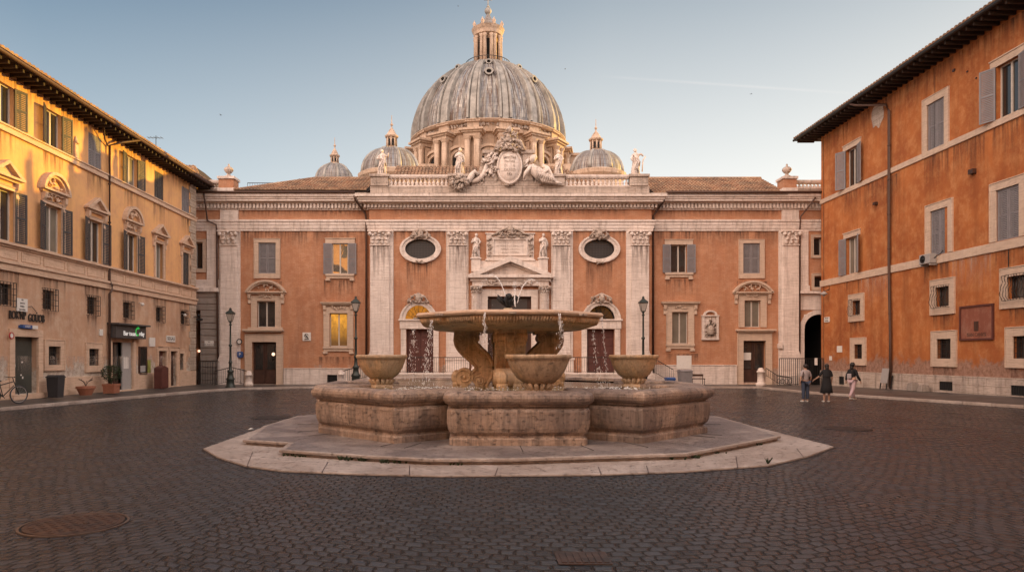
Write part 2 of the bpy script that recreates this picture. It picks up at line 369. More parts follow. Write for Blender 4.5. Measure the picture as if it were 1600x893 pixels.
M['leaf']=simple('dark_leaves',(.035,.06,.02),.6,var=.5,scale=20)
M['skin']=simple('skin',(.45,.27,.19),.6,var=.1,bump=0)
M['hair']=simple('dark_hair',(.02,.014,.011),.6)
M['denim']=simple('blue_denim',(.045,.06,.10),.85,var=.3,scale=20)
M['greycloth']=simple('grey_shirt_cloth',(.36,.31,.31),.9,var=.15)
M['blackcloth']=simple('black_cloth',(.012,.012,.014),.9)
M['pinkcloth']=simple('pink_cloth',(.50,.36,.38),.9,var=.15)
M['shoe']=simple('white_shoe',(.6,.58,.55),.6)
# ------------------------------------------------------------------ architecture helpers
def wallmesh(mb,x0,x1,z0,z1,holes,depth=.28):
    """front face with rectangular openings and their reveals; local frame x along, y into the wall"""
    hs=[(max(a,x0),min(b,x1),max(c,z0),min(d,z1)) for a,b,c,d in holes if b>x0 and a<x1 and d>z0 and c<z1]
    xs=sorted({x0,x1,*[h[0] for h in hs],*[h[1] for h in hs]}); zs=sorted({z0,z1,*[h[2] for h in hs],*[h[3] for h in hs]})
    for i in range(len(xs)-1):
        for j in range(len(zs)-1):
            cx=(xs[i]+xs[i+1])/2; cz=(zs[j]+zs[j+1])/2
            if any(h[0]<cx<h[1] and h[2]<cz<h[3] for h in hs): continue
            mb.quad((xs[i],0,zs[j]),(xs[i+1],0,zs[j]),(xs[i+1],0,zs[j+1]),(xs[i],0,zs[j+1]))
    for a,b,c,d in hs:
        mb.quad((a,0,c),(a,depth,c),(a,depth,d),(a,0,d)); mb.quad((b,0,c),(b,0,d),(b,depth,d),(b,depth,c))
        mb.quad((a,0,c),(b,0,c),(b,depth,c),(a,depth,c)); mb.quad((a,0,d),(a,depth,d),(b,depth,d),(b,0,d))
def shell(mb,x0,x1,z0,z1,D):    # the sides and back of a body
    mb.quad((x0,0,z0),(x0,0,z1),(x0,D,z1),(x0,D,z0)); mb.quad((x1,0,z0),(x1,D,z0),(x1,D,z1),(x1,0,z1))
    mb.quad((x0,D,z0),(x0,D,z1),(x1,D,z1),(x1,D,z0))
def shutter_leaf(mb,T,w,h,slat=True):
    f=.07
    mb.box(0,f,-.03,.015,0,h,T); mb.box(w-f,w,-.03,.015,0,h,T)
    for z in (0,h*.5-f/2,h-f): mb.box(f,w-f,-.027,.012,z,z+f,T)
    n=int(h/.075)
    for i in range(n):
        z=h*i/n+.02
        mb.box(f,w-f,-.014,0,z,z+h/n*.72,T@Matrix.Translation((0,0,0)))
def window(root,M4,cx,z0,z1,w,sh=None,shmat='sh_dark',pane='glass',sur=None,surmat='trim',sill=None,lintel=None,ped=None,grille=None,depth=.22,mull=True,ajar=(12,12),d_entab=.0,fmat='frame',brackets=False):
    x0,x1=cx-w/2,cx+w/2
    fr=MB(M4); t=.06; dp=depth
    fr.box(x0,x0+t,dp-.06,dp,z0,z1); fr.box(x1-t,x1,dp-.06,dp,z0,z1); fr.box(x0+t,x1-t,dp-.06,dp,z0,z0+t); fr.box(x0+t,x1-t,dp-.06,dp,z1-t,z1)
    if mull: fr.box(cx-.045,cx+.045,dp-.07,dp,z0+t,z1-t)
    wo=fr.build('window',M[fmat],root)
    p=MB(M4); p.box(x0+.01,x1-.01,dp-.02,dp+.02,z0+.01,z1-.01); p.build('pane',M[pane],wo)
    if sh=='shut':
        for k in (0,1):
            m=MB(M4); shutter_leaf(m,Matrix.Translation((x0+.01 if k==0 else cx+.01,.05,z0+.01)),w/2-.02,z1-z0-.02); m.build('shutter',M[shmat],wo)
    elif sh=='open':
        lw=w/2+.02
        m=MB(M4); T=Matrix.Translation((x0-.01,-.05,z0))@Matrix.Rotation(R(ajar[0]),4,'Z')@Matrix.Translation((-lw,0,0)); shutter_leaf(m,T,lw,z1-z0); m.build('shutter',M[shmat],wo)
        m=MB(M4); T=Matrix.Translation((x1+.01,-.05,z0))@Matrix.Rotation(R(-ajar[1]),4,'Z'); shutter_leaf(m,T,lw,z1-z0); m.build('shutter',M[shmat],wo)
    if sur:
        s,st_,sb=sur; m=MB(M4); q=.06
        m.box(x0-s,x0,-q,.02,z0,z1); m.box(x1,x1+s,-q,.02,z0,z1)
        m.box(x0-s,x1+s,-q-.003,.02,z1,z1+st_)
        if sb: m.box(x0-s,x1+s,-q-.003,.02,z0-sb,z0)
        # outer fillet
        e=.035
        m.box(x0-s-e,x0-s,-q-.03,.02,z0-(sb or 0),z1+st_+e); m.box(x1+s,x1+s+e,-q-.03,.02,z0-(sb or 0),z1+st_+e); m.box(x0-s,x1+s,-q-.03,.02,z1+st_,z1+st_+e)
        if sb: m.box(x0-s-e,x1+s+e,-q-.03,.02,z0-sb-e,z0-sb)
        m.build('surround',M[surmat],wo,bevel=.008)
    if lintel:
        a,b,c=lintel; m=MB(M4); m.box(x0-a,x1+a,-.05,.02,z1,z1+b); m.box(x0-a-.03,x1+a+.03,-.09,.02,z1+b,z1+b+.05); m.build('lintel',M[surmat],wo)
    if sill:
        a,b=sill; m=MB(M4); m.box(x0-a,x1+a,-.16,.02,z0-b*.45,z0-.002); m.box(x0-a+.05,x1+a-.05,-.10,.02,z0-b,z0-b*.45)
        m.box(x0-a,x0-a+.3,-.13,.02,z0-b*1.5,z0-b); m.box(x1+a-.3,x1+a,-.13,.02,z0-b*1.5,z0-b)
        m.build('sill',M[surmat],wo,bevel=.008)
    if ped:
        kind,pw,ph,zb=ped; m=MB(M4); a,b=cx-pw/2,cx+pw/2
        m.box(a+.08,b-.08,-.12,.02,zb-.16,zb-.06); m.box(a,b,-.26,.02,zb-.06,zb+.03)
        if kind=='tri':
            th=.13
            m.prism([(a,zb+.03),(a+.3,zb+.03),(cx,zb+ph-th-.02),(b-.3,zb+.03),(b,zb+.03),(cx,zb+ph)],-.26,.02)
            m.prism([(a+.3,zb+.03),(b-.3,zb+.03),(cx,zb+ph-th-.02)],-.06,.02)
        elif kind=='arc':
            rr=(pw*pw/4+ph*ph)/(2*ph); ang=math.degrees(math.asin(min(1,pw/2/rr)))
            m.arc(cx,zb+.03+ph-rr,rr-.14,rr,-.26,.02,90-ang,90+ang,14)
            m.arc(cx,zb+.03+ph-rr,rr-.24,rr-.14,-.16,.02,90-ang*.93,90+ang*.93,14)
            m.bumps(cx,-.03,zb+ph*.4,pw*.45,ph*.5,14,int(cx*10)&255,.1,.04,.09)
        elif kind=='flat':
            m.box(a-.02,b+.02,-.3,.02,zb+.03,zb+.07)
        # consoles
        if zb-z1>.3 or brackets:
            for q in (-1,1):
                bx=cx+q*(pw/2-.24); m.prismx([(.02,zb-.16),(-.2,zb-.16),(-.17,zb-.4),(-.08,zb-.52),(-.1,zb-.75),(.02,zb-.8)],bx-.09,bx+.09)
            if zb-z1>.5: m.bumps(cx,-.05,(z1+zb-.16)/2+.1,w*.8,(zb-z1)*.35,22,int(abs(cx)*31)&255,.07,.03,.07)
        m.build('pediment',M[surmat],wo,bevel=.006)
    if grille:
        m=MB(M4); out=-.14 if grille=='cage' else (-.22 if grille=='belly' else .03); e=.06 if grille!='flat' else 0
        n=max(3,int(w/.14)); r=.013
        for i in range(n+1):
            x=x0-e+(w+2*e)*i/n
            if grille=='belly':
                pts=[(x+.03*math.sin(k*1.57+i),out-.10*math.sin(min(1,k/9.*1.2)*PI),z0-e+(z1-z0+2*e)*k/12) for k in range(13)]; m.tube(pts,r,4)
            else: m.tube([(x,out,z0-e),(x,out,z1+e)],r,4)
        k=max(3,int((z1-z0)/.2))
        if grille=='belly': zs=[z0-e,z1+e]
        else: zs=[z0-e+(z1-z0+2*e)*i/k for i in range(k+1)]
        for z in zs:
            m.tube([(x0-e-.01,out,z),(x1+e+.01,out,z)],r,4)
            if out<0: m.tube([(x0-e,out,z),(x0-e,.02,z)],r,4); m.tube([(x1+e,out,z),(x1+e,.02,z)],r,4)
        m.build('grille',M['iron'],wo)
    return wo
def door(root,M4,x0,x1,z0,z1,mat='wood_dark',sur=.25,surmat='trim',depth=.3,panels=(2,3),glass=None,step=True,top=None):
    m=MB(M4); m.box(x0,x1,depth-.04,depth+.03,z0,z1)
    nx,nz=panels
    for i in range(nx):
        for j in range(nz):
            a=x0+(x1-x0)*(i+.12)/nx; b=x0+(x1-x0)*(i+.88)/nx; c=z0+(z1-z0)*(j+.1)/nz; d=z0+(z1-z0)*(j+.9)/nz
            m.box(a,b,depth-.075,depth-.04,c,d); 
    m.box((x0+x1)/2-.015,(x0+x1)/2+.015,depth-.085,depth-.04,z0,z1)
    o=m.build('door',M[mat],root,bevel=.01)
    h=MB(M4); h.ball(((x0+x1)/2+.1,depth-.11,z0+1.05),.035,6,4); h.build('handle',M['iron'],o)
    if glass:
        g=MB(M4); 
        for i in range(2):
            a=x0+(x1-x0)*(i*.5+.09); b=x0+(x1-x0)*(i*.5+.41)
            g.box(a,b,depth-.09,depth-.078,z0+(z1-z0)*.35,z1-.15)
        g.build('door_glass',M[glass],o)
    if sur:
        s=sur; m=MB(M4); tp=top or s
        m.box(x0-s,x0,-.1,.03,z0-.02,z1); m.box(x1,x1+s,-.1,.03,z0-.02,z1); m.box(x0-s,x1+s,-.103,.03,z1,z1+tp)
        m.box(x0-s-.04,x0-s,-.14,.03,z0-.02,z1+tp+.04); m.box(x1+s,x1+s+.04,-.14,.03,z0-.02,z1+tp+.04); m.box(x0-s,x1+s,-.14,.03,z1+tp,z1+tp+.04)
        m.build('door_surround',M[surmat],o,bevel=.008)
    if step:
        m=MB(M4); m.box(x0-.15,x1+.15,-.25,.1,z0-.16,z0-.005); m.build('doorstep',M[surmat],o,bevel=.01)
    return o
def tile_roof(mb,p0,du,dv,nu,nv,r=.11,lo=None,hi=None):
    """rows of half-round clay tiles; p0 eave corner, du along the eave (one column), dv up the slope (one row)"""
    p0,du,dv=Vector(p0),Vector(du),Vector(dv); nn=du.cross(dv).normalized()
    if nn.z<0: nn=-nn
    rd=random.Random(3)
    for i in range(nu):
        a=0 if lo is None else lo(i); b=nv if hi is None else hi(i)
        a=max(0,a); b=min(nv,b)
        jx=rd.uniform(-.012,.012)
        j=a
        while j<b-1e-6:
            j2=min(j+1,b)
            o=p0+du*(i+.5+jx)+dv*j; q=p0+du*(i+.5+jx)+dv*(j2+.12)
            vs=[];K=6; u=du.normalized(); lift=rd.uniform(0,.012)
            for k in range(K+1):
                t=PI*k/K; vs.append(tuple(o+u*(math.cos(t)*r*1.08)+nn*(math.sin(t)*r*.9+.035+lift)))
            for k in range(K+1):
                t=PI*k/K; vs.append(tuple(q+u*(math.cos(t)*r*.9)+nn*(math.sin(t)*r*.75)))
            fs=[(k,k+1,K+2+k,K+1+k) for k in range(K)]+[tuple(range(K+1))]
            mb.add(vs,fs,False); j=j2
def slab(mb,a,b,c,d,t=.12):
    a,b,c,d=map(Vector,(a,b,c,d)); n=(b-a).cross(d-a).normalized()*t
    if n.z<0: n=-n
    vs=[tuple(p) for p in (a,b,c,d)]+[tuple(p-n) for p in (a,b,c,d)]
    mb.add(vs,[(0,1,2,3),(4,7,6,5),(0,4,5,1),(1,5,6,2),(2,6,7,3),(3,7,4,0)])
def pipe(root,pts,r=.06,name='downpipe',mat='pipe'):
    m=MB(); m.tube(pts,r,8)
    for p,q in zip(pts[:-1],pts[1:]):
        p,q=Vector(p),Vector(q)
        if abs((q-p).z)>2:
            n=int((q-p).length/2)
            for i in range(1,n+1):
                c=p+(q-p)*(i/(n+.5)); m.lathe([(r*1.25,-.03),(r*1.25,.03)],c,8)
    return m.build(name,M[mat],root)
def text(root,s,M4,x,z,size,mat,name='lettering',y=-.01,ext=.006,wx=1.0,align='CENTER',kind=None):
    c=bpy.data.curves.new('t','FONT'); c.body=s; c.size=size; c.extrude=ext; c.align_x=align; c.align_y='CENTER'; c.offset=0
    o=bpy.data.objects.new('t',c); me=bpy.data.meshes.new_from_object(o)
    mb=MB(M4); T=Matrix.Translation((x,y,z))@Matrix.Rotation(PI/2,4,'X')@Matrix.Diagonal((wx,1,1,1))
    mb.add([tuple(v.co) for v in me.vertices],[tuple(p.vertices) for p in me.polygons],False,T)
    bpy.data.objects.remove(o); bpy.data.curves.remove(c)
    return mb.build(name,M[mat],root)
def capital(mb,x0,x1,yf,z0,z1,seed=1):
    """leafy pilaster capital: bell, two leaf rows, corner volutes, abacus"""
    w=x1-x0; h=z1-z0; cx=(x0+x1)/2
    mb.prismx([(yf+.3,z0),(yf-.02,z0),(yf-.08,z0+h*.5),(yf-.16,z1-.1),(yf+.3,z1-.1)],x0+.02,x1-.02)
    mb.box(x0-.14,x1+.14,yf-.26,yf+.3,z1-.1,z1-.002); mb.box(x0-.03,x1+.03,yf-.08,yf+.3,z0-.05,z0+.01)
    n=max(3,int(w/.28))
    for row,(zz,sz,yo) in enumerate(((.22,.30,.06),(.5,.30,.11))):
        k=n-(row%2==1)
        for i in range(k):
            x=x0+w*(i+.5)/k; mb.ball((x,yf-yo,z0+h*zz),(w/n*.42,.07,h*.2),6,5); mb.ball((x,yf-yo-.07,z0+h*(zz+.15)),(w/n*.36,.07,h*.07),6,4)
    for q in (-1,1):
        mb.ball((cx+q*(w/2-.02),yf-.18,z1-.24),(.14,.12,.14),8,6); mb.ball((cx+q*w*.2,yf-.18,z1-.22),(.09,.1,.09),6,5)
    mb.ball((cx,yf-.2,z1-.12),(.11,.1,.12),6,5)
def statue(name,label,cat,loc,h,rz=0,pose=0,seed=1,group=None,mat='trav_plain',parent=None):
    """draped standing figure with fold relief, head, arms and a small plinth"""
    rd=random.Random(seed); s=h/2.0; m=MB(Matrix.Translation(loc)@Matrix.Rotation(rz,4,'Z')@Matrix.Scale(s,4))
    ph=rd.uniform(0,6)
    def fold(a,z): return 1+.13*math.sin(7*a+ph+z*2.2)+.07*math.sin(13*a-z*3)
    lean=.06*(1 if pose%2 else -1)
    prof=[(.30,.08),(.33,.14),(.29,.4),(.25,.7),(.24,.95),(.20,1.15),(.22,1.32),(.25,1.48),(.20,1.6),(.09,1.66),(.075,1.72)]
    m.lathe(prof,(0,0,0),28,1,.72,True,fold)
    m.lathe([(.36,0),(.36,.06),(.33,.1)],(0,0,0),10,1,.8,False)
    m.ball((lean*.6,-.02,1.84),(.105,.12,.145),10,8); m.ball((lean*.6,.03,1.87),(.12,.13,.14),9,6); m.ball((lean*.6,-.12,1.79),(.06,.05,.09),6,5)
    def arm(pts): m.tube(pts,[.09,.085,.06,.045][:len(pts)],7); m.ball(pts[-1],(.05,.05,.06),6,5)
    if pose==0:
        arm([(-.22,0,1.5),(-.36,-.08,1.25),(-.16,-.26,1.2)]); arm([(.22,0,1.5),(.42,-.1,1.4),(.5,-.22,1.6)])
    elif pose==1:
        arm([(-.22,0,1.5),(-.33,-.1,1.22),(-.05,-.28,1.32)]); arm([(.22,0,1.5),(.36,-.12,1.28),(.22,-.28,1.05)])
    elif pose==2:
        arm([(-.22,0,1.5),(-.34,-.05,1.2),(-.3,-.2,.98)]); arm([(.2,0,1.52),(.38,-.12,1.56),(.52,-.15,1.44)])
        m.tube([(.46,-.14,.25),(.5,-.15,.9),(.52,-.15,1.1),(.72,-.15,1.42)],.045,6)
    else:
        arm([(-.22,0,1.5),(-.3,-.16,1.3),(.0,-.28,1.42)]); arm([(.22,0,1.5),(.34,-.05,1.18),(.36,-.15,.95)])
    # cloak mass and hanging drapery
    for k in range(7):
        x=rd.uniform(-.22,.22); m.tube([(x,-.15,1.4),(x*.5+.1,-.24,1.0),(x-.05,-.22,.5),(x,-.25,.12)],[.03,.05,.05,.03],5)
    m.tube([(-.2,-.12,1.5),(.05,-.24,1.2),(.25,-.16,.95),(.3,.0,.7)],[.06,.08,.07,.05],6)
    if parent: return m.build(name,M[mat],parent)
    o=m.build(name,M[mat],None,loc=loc); tag(o,label,cat,group); return o
# ================================================================== ground
m=MB(); m.quad((-260,-60,0),(260,-60,0),(260,420,0),(-260,420,0)); struct(m.build('plaza_ground',M['cobble']))
K=[(-17.6,-4),(-17.3,24.8),(-15.1,37.8),(-13.8,40.3),(-9.8,42.2),(10.5,42.2),(17.2,42.0),(17.5,36),(20.8,26),(21.4,-4)]
KI=[(-18.35,-4,.34),(-18.35,24.8,.32),(-18.35,37.8,.2),(-18.35,45.3,.13),(-9.8,45.3,.13),(10.5,45.3,.13),(17.2,45.3,.13),(22.4,44.5,.13),(22.4,26,.34),(22.4,-4,.34)]
m=MB()
for a,b,c,d in zip(K[:-1],K[1:],KI[:-1],KI[1:]):
    m.quad((a[0],a[1],.125),(b[0],b[1],.125),d,c)
struct(m.build('pavement',M['pave']))
m=MB()
for i,(a,b) in enumerate(zip(K[:-1],K[1:])):
    a,b=Vector(a),Vector(b); L=(b-a).length; d=(b-a)/L; nr=Vector((-d.y,d.x)) # left normal = outer? 
    nr=Vector((d.y,-d.x)) # towards plaza
    k=max(1,int(L/1.1))
    for j in range(k):
        p=a+d*(L*j/k+.006); q=a+d*(L*(j+1)/k-.006)
        P=[p+nr*.03,q+nr*.03,q-nr*.27,p-nr*.27]
        m.add([(v.x,v.y,0) for v in P]+[(v.x,v.y,.135) for v in P],[(0,3,2,1),(4,5,6,7),(0,1,5,4),(1,2,6,5),(2,3,7,6),(3,0,4,7)])
struct(m.build('kerb',M['apron'],bevel=.02))
# ================================================================== church
YC=44.9; YW=45.4
ch=thing('church','salmon brick church front with pale pilasters, oval windows and pedimented portal','church',(fx(797,YC),YC,0))
def X(p): return fx(p,YC)
def Z(p): return fz(p,YC)
MC=Matrix.Translation((0,YC,0))
XL,XR=X(577),X(1018)
holes=[]
ov=[(X(657),Z(389)),(X(936),Z(389))]
for cx,cz in ov: holes.append((cx-1.02,cx+1.02,cz-.66,cz+.66))
zt=.92
def rect(a,b,c,d): return (X(a),X(b),Z(d),Z(c))
holes+=[rect(633,675,476,501),rect(917,961,476,501)]
holes+=[(X(635),X(677),zt,Z(514)),(X(917),X(960),zt,Z(514)),(X(762),X(830),zt,Z(463))]
zc=Z(306)
mb=MB(MC); wallmesh(mb,XL,XR,0,zc,holes,.3); shell(mb,XL,XR,0,zc,9.0); mb.build('wall',M['brick'],ch)
# frieze band, architrave and cornice
def course(mb,x0,x1,z0,z1,p,y=YC): mb.box(x0-p,x1+p,y-p,y+.1,z0,z1)
m=MB(); 
for z0,z1,p in ((Z(361),Z(357),.10),(Z(357),Z(352),.14),(Z(352),Z(347),.18),(Z(347),Z(344),.24)): course(m,XL,XR,z0,z1,p)
m.build('architrave',M['trav'],ch,bevel=.01)
m=MB()
for z0,z1,p in ((Z(327),Z(325),.12),(Z(320),Z(318),.34),(Z(318),Z(314.5),.62),(Z(314.5),Z(311),.70),(Z(311),Z(307),.82)): course(m,XL,XR,z0,z1,p)
m.build('cornice',M['trav_plain'],ch,bevel=.015)
m=MB(); course(m,XL,XR,Z(325),Z(320),.14); x=XL-.3
while x<XR+.3: m.box(x,x+.12,YC-.30,YC-.1,Z(325),Z(320)-.01); x+=.235
m.build('dentil_band',M['trav_plain'],ch)
# pilasters
def pilaster(root,x0,x1,zb,zt_,zcap,yf,back=None,name='pilaster',basez=None,M_='trav',pj=.22):
    m=MB(); m.box(x0,x1,yf-pj,yf+.02,zb,zcap)
    if back:
        m.box(back[0],back[1],yf-pj*.45,yf+.02,zb,zt_)
    if basez:
        for a,b,e in ((zb,basez-.32,.12),(basez-.32,basez-.2,.09),(basez-.2,basez-.1,.05),(basez-.1,basez,.025)): m.box(x0-e,x1+e,yf-pj-e,yf+.01,a,b)
    o=m.build(name,M[M_],root,bevel=.012)
    c=MB(); capital(c,x0,x1,yf-pj,zcap,zt_); c.build('capital',M['trav_plain'],o)
    return o
zA=Z(361); zK=Z(383)
for a,b,bk in ((579,609,(598,615)),(701,729,(697,732)),(863,890,(861,895)),(985,1013,(978,988))):
    pilaster(ch,X(a),X(b),0,zA,zK,YC,(X(bk[0]),X(bk[1])),basez=Z(548))
for a,b in ((577,612),(698,732),(860,894),(982,1017)):
    pedestals=MB(); pedestals.box(X(a)-.05,X(b)+.05,YC-.38,YC,0,Z(562)); pedestals.box(X(a)-.1,X(b)+.1,YC-.43,YC,Z(562),Z(558))
    pedestals.build('pilaster_pedestal',M['trav'],ch,bevel=.01)
# oval windows
for k,(cx,cz) in enumerate(ov):
    m=MB(MC); m.arc(cx,cz,1.0,1.2,-.14,.02,0,360,40,.64,.70); m.arc(cx,cz,1.2,1.36,-.20,.02,0,360,40,.70,.68)
    # fill the corners between the oval and the square recess
    N=40
    vs=[];fs=[]
    for i in range(N+1):
        a=2*PI*i/N; c,s=math.cos(a),math.sin(a); q=max(abs(c)/1.06,abs(s)/.70)
        vs+=[(cx+1.0*c,-.02,cz+.64*s),(cx+c/q,-.02,cz+s/q)]
    for i in range(N): fs.append((2*i,2*i+1,2*i+3,2*i+2))
    m.add(vs,fs)
    o=m.build('oval_window',M['trav_plain'],ch,bevel=.01)
    p=MB(MC); p.prism([(cx+1.0*math.cos(2*PI*i/32),cz+.64*math.sin(2*PI*i/32)) for i in range(32)],.16,.2); p.build('pane',M['lattice'],o)
    l=MB(MC)
    for i in range(-9,10):
        x=cx+i*.1; h=.62*math.sqrt(max(0,1-((x-cx)/1.0)**2)); l.tube([(x,.15,cz-h),(x,.15,cz+h)],.011,4)
    for i in range(-5,6):
        z=cz+i*.11; w=.98*math.sqrt(max(0,1-((z-cz)/.64)**2)); l.tube([(cx-w,.15,z),(cx+w,.15,z)],.011,4)
    l.build('lattice',M['iron'],o)
    g=MB(MC); g.bumps(cx,-.16,cz-.88,.5,.14,8,17+k,.1,.05,.08); g.build('carved_drop',M['trav_dirty'],o)
    g=MB(MC); g.bumps(cx,-.16,cz+.93,1.2,.5,34,11+k,.16,.06,.13,lambda x,z:abs(x)<1-.5*max(z,0)); g.ball((cx,-.28,cz+.98),(.2,.12,.24),8,6)
    g.tube([(cx-.65,-.2,cz+.78),(cx-.35,-.24,cz+1.15),(cx,-.24,cz+1.22),(cx+.35,-.24,cz+1.15),(cx+.65,-.2,cz+.78)],.06,6)
    g.build('carved_crest',M['trav_dirty'],o)
# side doors with lunettes
for k,(a,b,la,lb) in enumerate(((635,677,633,675),(917,960,917,961))):
    cx=X((la+lb)/2); rx=(X(lb)-X(la))/2; zs=Z(500); hz=Z(476.5)-zs
    m=MB(MC); m.arc(cx,zs,rx-.02,rx+.2,-.16,.02,0,180,24,hz/rx,(hz+.2)/(rx+.2)); m.arc(cx,zs,rx+.2,rx+.36,-.22,.02,0,180,24,(hz+.2)/(rx+.2),1.0)
    N=24;vs=[];fs=[]
    for i in range(N+1):
        t_=PI*i/N; c,s=math.cos(t_),math.sin(t_); q=max(abs(c)/(rx+.01),abs(s)/(hz+.01))
        vs+=[(cx+(rx-.01)*c,-.02,zs+hz*s),(cx+c/q,-.02,zs+s/q)]
    for i in range(N): fs.append((2*i,2*i+1,2*i+3,2*i+2))
    m.add(vs,fs)
    m.box(X(a)-.42,X(b)+.42,-.18,.02,Z(513.5),Z(501)); m.box(X(a)-.5,X(b)+.5,-.26,.02,Z(501),Z(498.5))
    for q0,q1 in ((X(a)-.36,X(a)-.01),(X(b)+.01,X(b)+.36)): m.box(q0,q1,-.14,.02,zt,Z(513.5))
    o=m.build('arched_surround',M['trav_plain'],ch,bevel=.01)
    p=MB(MC); N=20; p.prism([(cx+rx*math.cos(PI*i/N),zs+hz*math.sin(PI*i/N)) for i in range(N+1)],.2,.24); p.build('lunette_pane',M['painted_reflection_dim' if k==0 else 'glass'],o)
    g=MB(MC)
    for i in range(1,8): t_=PI*i/8; g.tube([(cx,.18,zs),(cx+rx*math.cos(t_),.18,zs+hz*math.sin(t_))],.018,4)
    g.tube([(cx+rx*.4*math.cos(PI*i/10),.18,zs+hz*.4*math.sin(PI*i/10)) for i in range(11)],.02,4); g.build('lunette_grille',M['iron'],o)
    g=MB(MC); g.bumps(cx,-.2,zs+hz+.42,1.25,.5,40,21+k,.16,.05,.11,lambda x,z:abs(x)<1-.55*max(z,0)); g.ball((cx,-.3,zs+hz+.45),(.2,.14,.26),8,6)
    g.tube([(cx-.7,-.2,zs+hz+.1),(cx-.4,-.26,zs+hz+.55),(cx,-.26,zs+hz+.75),(cx+.4,-.26,zs+hz+.55),(cx+.7,-.2,zs+hz+.1)],.06,6)
    g.build('carved_crest',M['trav_dirty'],o)
    door(ch,MC,X(a),X(b),zt,Z(514),'wood_red',None,panels=(2,5),step=False)
# portal
m=MB(MC); a,b=X(838),X(752)
door(ch,MC,X(762),X(830),zt,Z(463),'wood_dark',.42,'trav_plain',panels=(2,6),step=False,top=.42,glass='lattice')
pt=MB(MC)
zE0,zE1=Z(447),Z(435)
pt.box(X(738),X(857),-.32,.02,zE0,zE1-.2); pt.box(X(735),X(860),-.42,.02,zE1-.2,zE1)
pt.box(X(731),X(864),-.62,.02,zE1,Z(430.5))
pe=pt.build('portal_entablature',M['trav_plain'],ch,bevel=.012)
m=MB(MC); ax,az=X(797),Z(401.5); bl,br=X(731),X(864); zb=Z(430.5)
m.prism([(bl,zb),(bl+.75,zb),(ax,az-.36),(br-.75,zb),(br,zb),(ax,az)],-.62,.02)
m.prism([(bl+.75,zb),(br-.75,zb),(ax,az-.36)],-.12,.02)
for q in (-1,1):
    n=24
    for i in range(1,n):
        t_=i/n; x0=ax+q*(abs(bl-ax)-.95)*t_; z0=(az-.50)+(zb+.02-(az-.50))*t_; m.box(x0-.045,x0+.045,-.30,-.12,z0,z0+.1)
m.build('pediment',M['trav_plain'],ch,bevel=.01)
for q in (744,850):
    c=MB(); cx=X(q); c.lathe([(.34,zt),(.34,zt+.25),(.27,zt+.3),(.25,zt+.4),(.235,Z(459)),(.26,Z(458))],(cx,YC-.3,0),18); c.box(cx-.3,cx+.3,YC-.3,YC,zt,Z(447))
    o=c.build('column',M['trav_plain'],ch)
    c=MB(); c.lathe([(.22,Z(459)),(.25,Z(453)),(.36,Z(448)),(.36,Z(447.2))],(cx,YC-.3,0),16)
    for i in range(12):
        t_=2*PI*i/12
        for zz,rr in ((456,.27),(451.5,.33)): c.ball((cx+rr*math.cos(t_+zz),YC-.3+rr*math.sin(t_+zz),Z(zz)),(.07,.07,.1),6,4)
    for q1 in (-1,1): c.ball((cx+q1*.3,YC-.58,Z(449.5)),(.1,.1,.1),6,5)
    c.build('column_capital',M['trav_dirty'],o)
m=MB(MC); m.box(X(786),X(809),-.36,-.30,Z(446),Z(438)); m.bumps(X(771),-.34,Z(441.5),.9,.3,24,5,.1,.04,.08); m.bumps(X(824),-.34,Z(441.5),.9,.3,24,6,.1,.04,.08); m.build('portal_carving',M['trav_plain'],pe)
text(pe,'IHS',MC,X(797.5),Z(442),.26,'trav_dirty','portal_inscription',-.365)
# inscription plaque over the pediment
m=MB(MC); x0,x1,z0,z1=X(760),X(834),Z(405),Z(366)
m.box(x0,x1,-.12,.02,z0,z1); m.box(x0-.08,x1+.08,-.18,.02,z1,z1+.08); m.box(x0-.08,x1+.08,-.18,.02,z0-.1,z0)
for r_ in ((x0+.42,x1-.42,z0+.22,z0+.3),(x0+.42,x1-.42,z1-.38,z1-.3),(x0+.42,x0+.5,z0+.3,z1-.38),(x1-.5,x1-.42,z0+.3,z1-.38)): m.box(r_[0],r_[1],-.2,-.1,r_[2],r_[3])
o=m.build('plaque',M['trav_plain'],ch,bevel=.01)
for xx_ in (x0+.2,x1-.2):
    m=MB(MC); m.bumps(xx_,-.14,(z0+z1)/2,.22,1.2,26,3,.08,.04,.08); m.build('carved_border',M['trav_dirty'],o)
m=MB(MC)
m.bumps(ax,-.2,z1+.02,2.0,.5,60,9,.16,.05,.1,lambda x,z:abs(x)<.35+.65*(.5-z*.5)); m.ball((ax,-.3,z1+.25),(.2,.15,.3),8,6)
for q in (-1,1): m.tube([(ax+q*1.25,-.2,z1-.1),(ax+q*.9,-.24,z1+.02),(ax+q*.5,-.26,z1+.28),(ax,-.26,z1+.42)],[.05,.09,.09,.06],6)
m.build('carved_crest',M['trav_dirty'],o)
for i,s_ in enumerate(('DEO OPTIMO MAXIMO','IN HONOREM SANCTAE','MARIAE VIRGINIS','ANNO DOMINI')): text(o,s_,MC,(x0+x1)/2,z1-.56-i*.22,.17,'trav_dirty','inscription',-.125,.004,.95)
m=MB(MC)
for q in (743.5,848): m.box(X(q)-.3,X(q)+.3,-.36,.02,Z(425),Z(405.5)); m.box(X(q)-.36,X(q)+.36,-.42,.02,Z(405.5),Z(403.5))
m.box(X(749),X(842),-.1,.02,Z(425),Z(406)-.05)
m.build('statue_pedestal',M['trav_plain'],ch,bevel=.01)
statue('facade_statue','pale draped saint statue left of the inscription plaque, above the portal','statue',(X(743.5),YC-.2,Z(403.5)),1.62,0,1,3,'saints beside the inscription plaque')
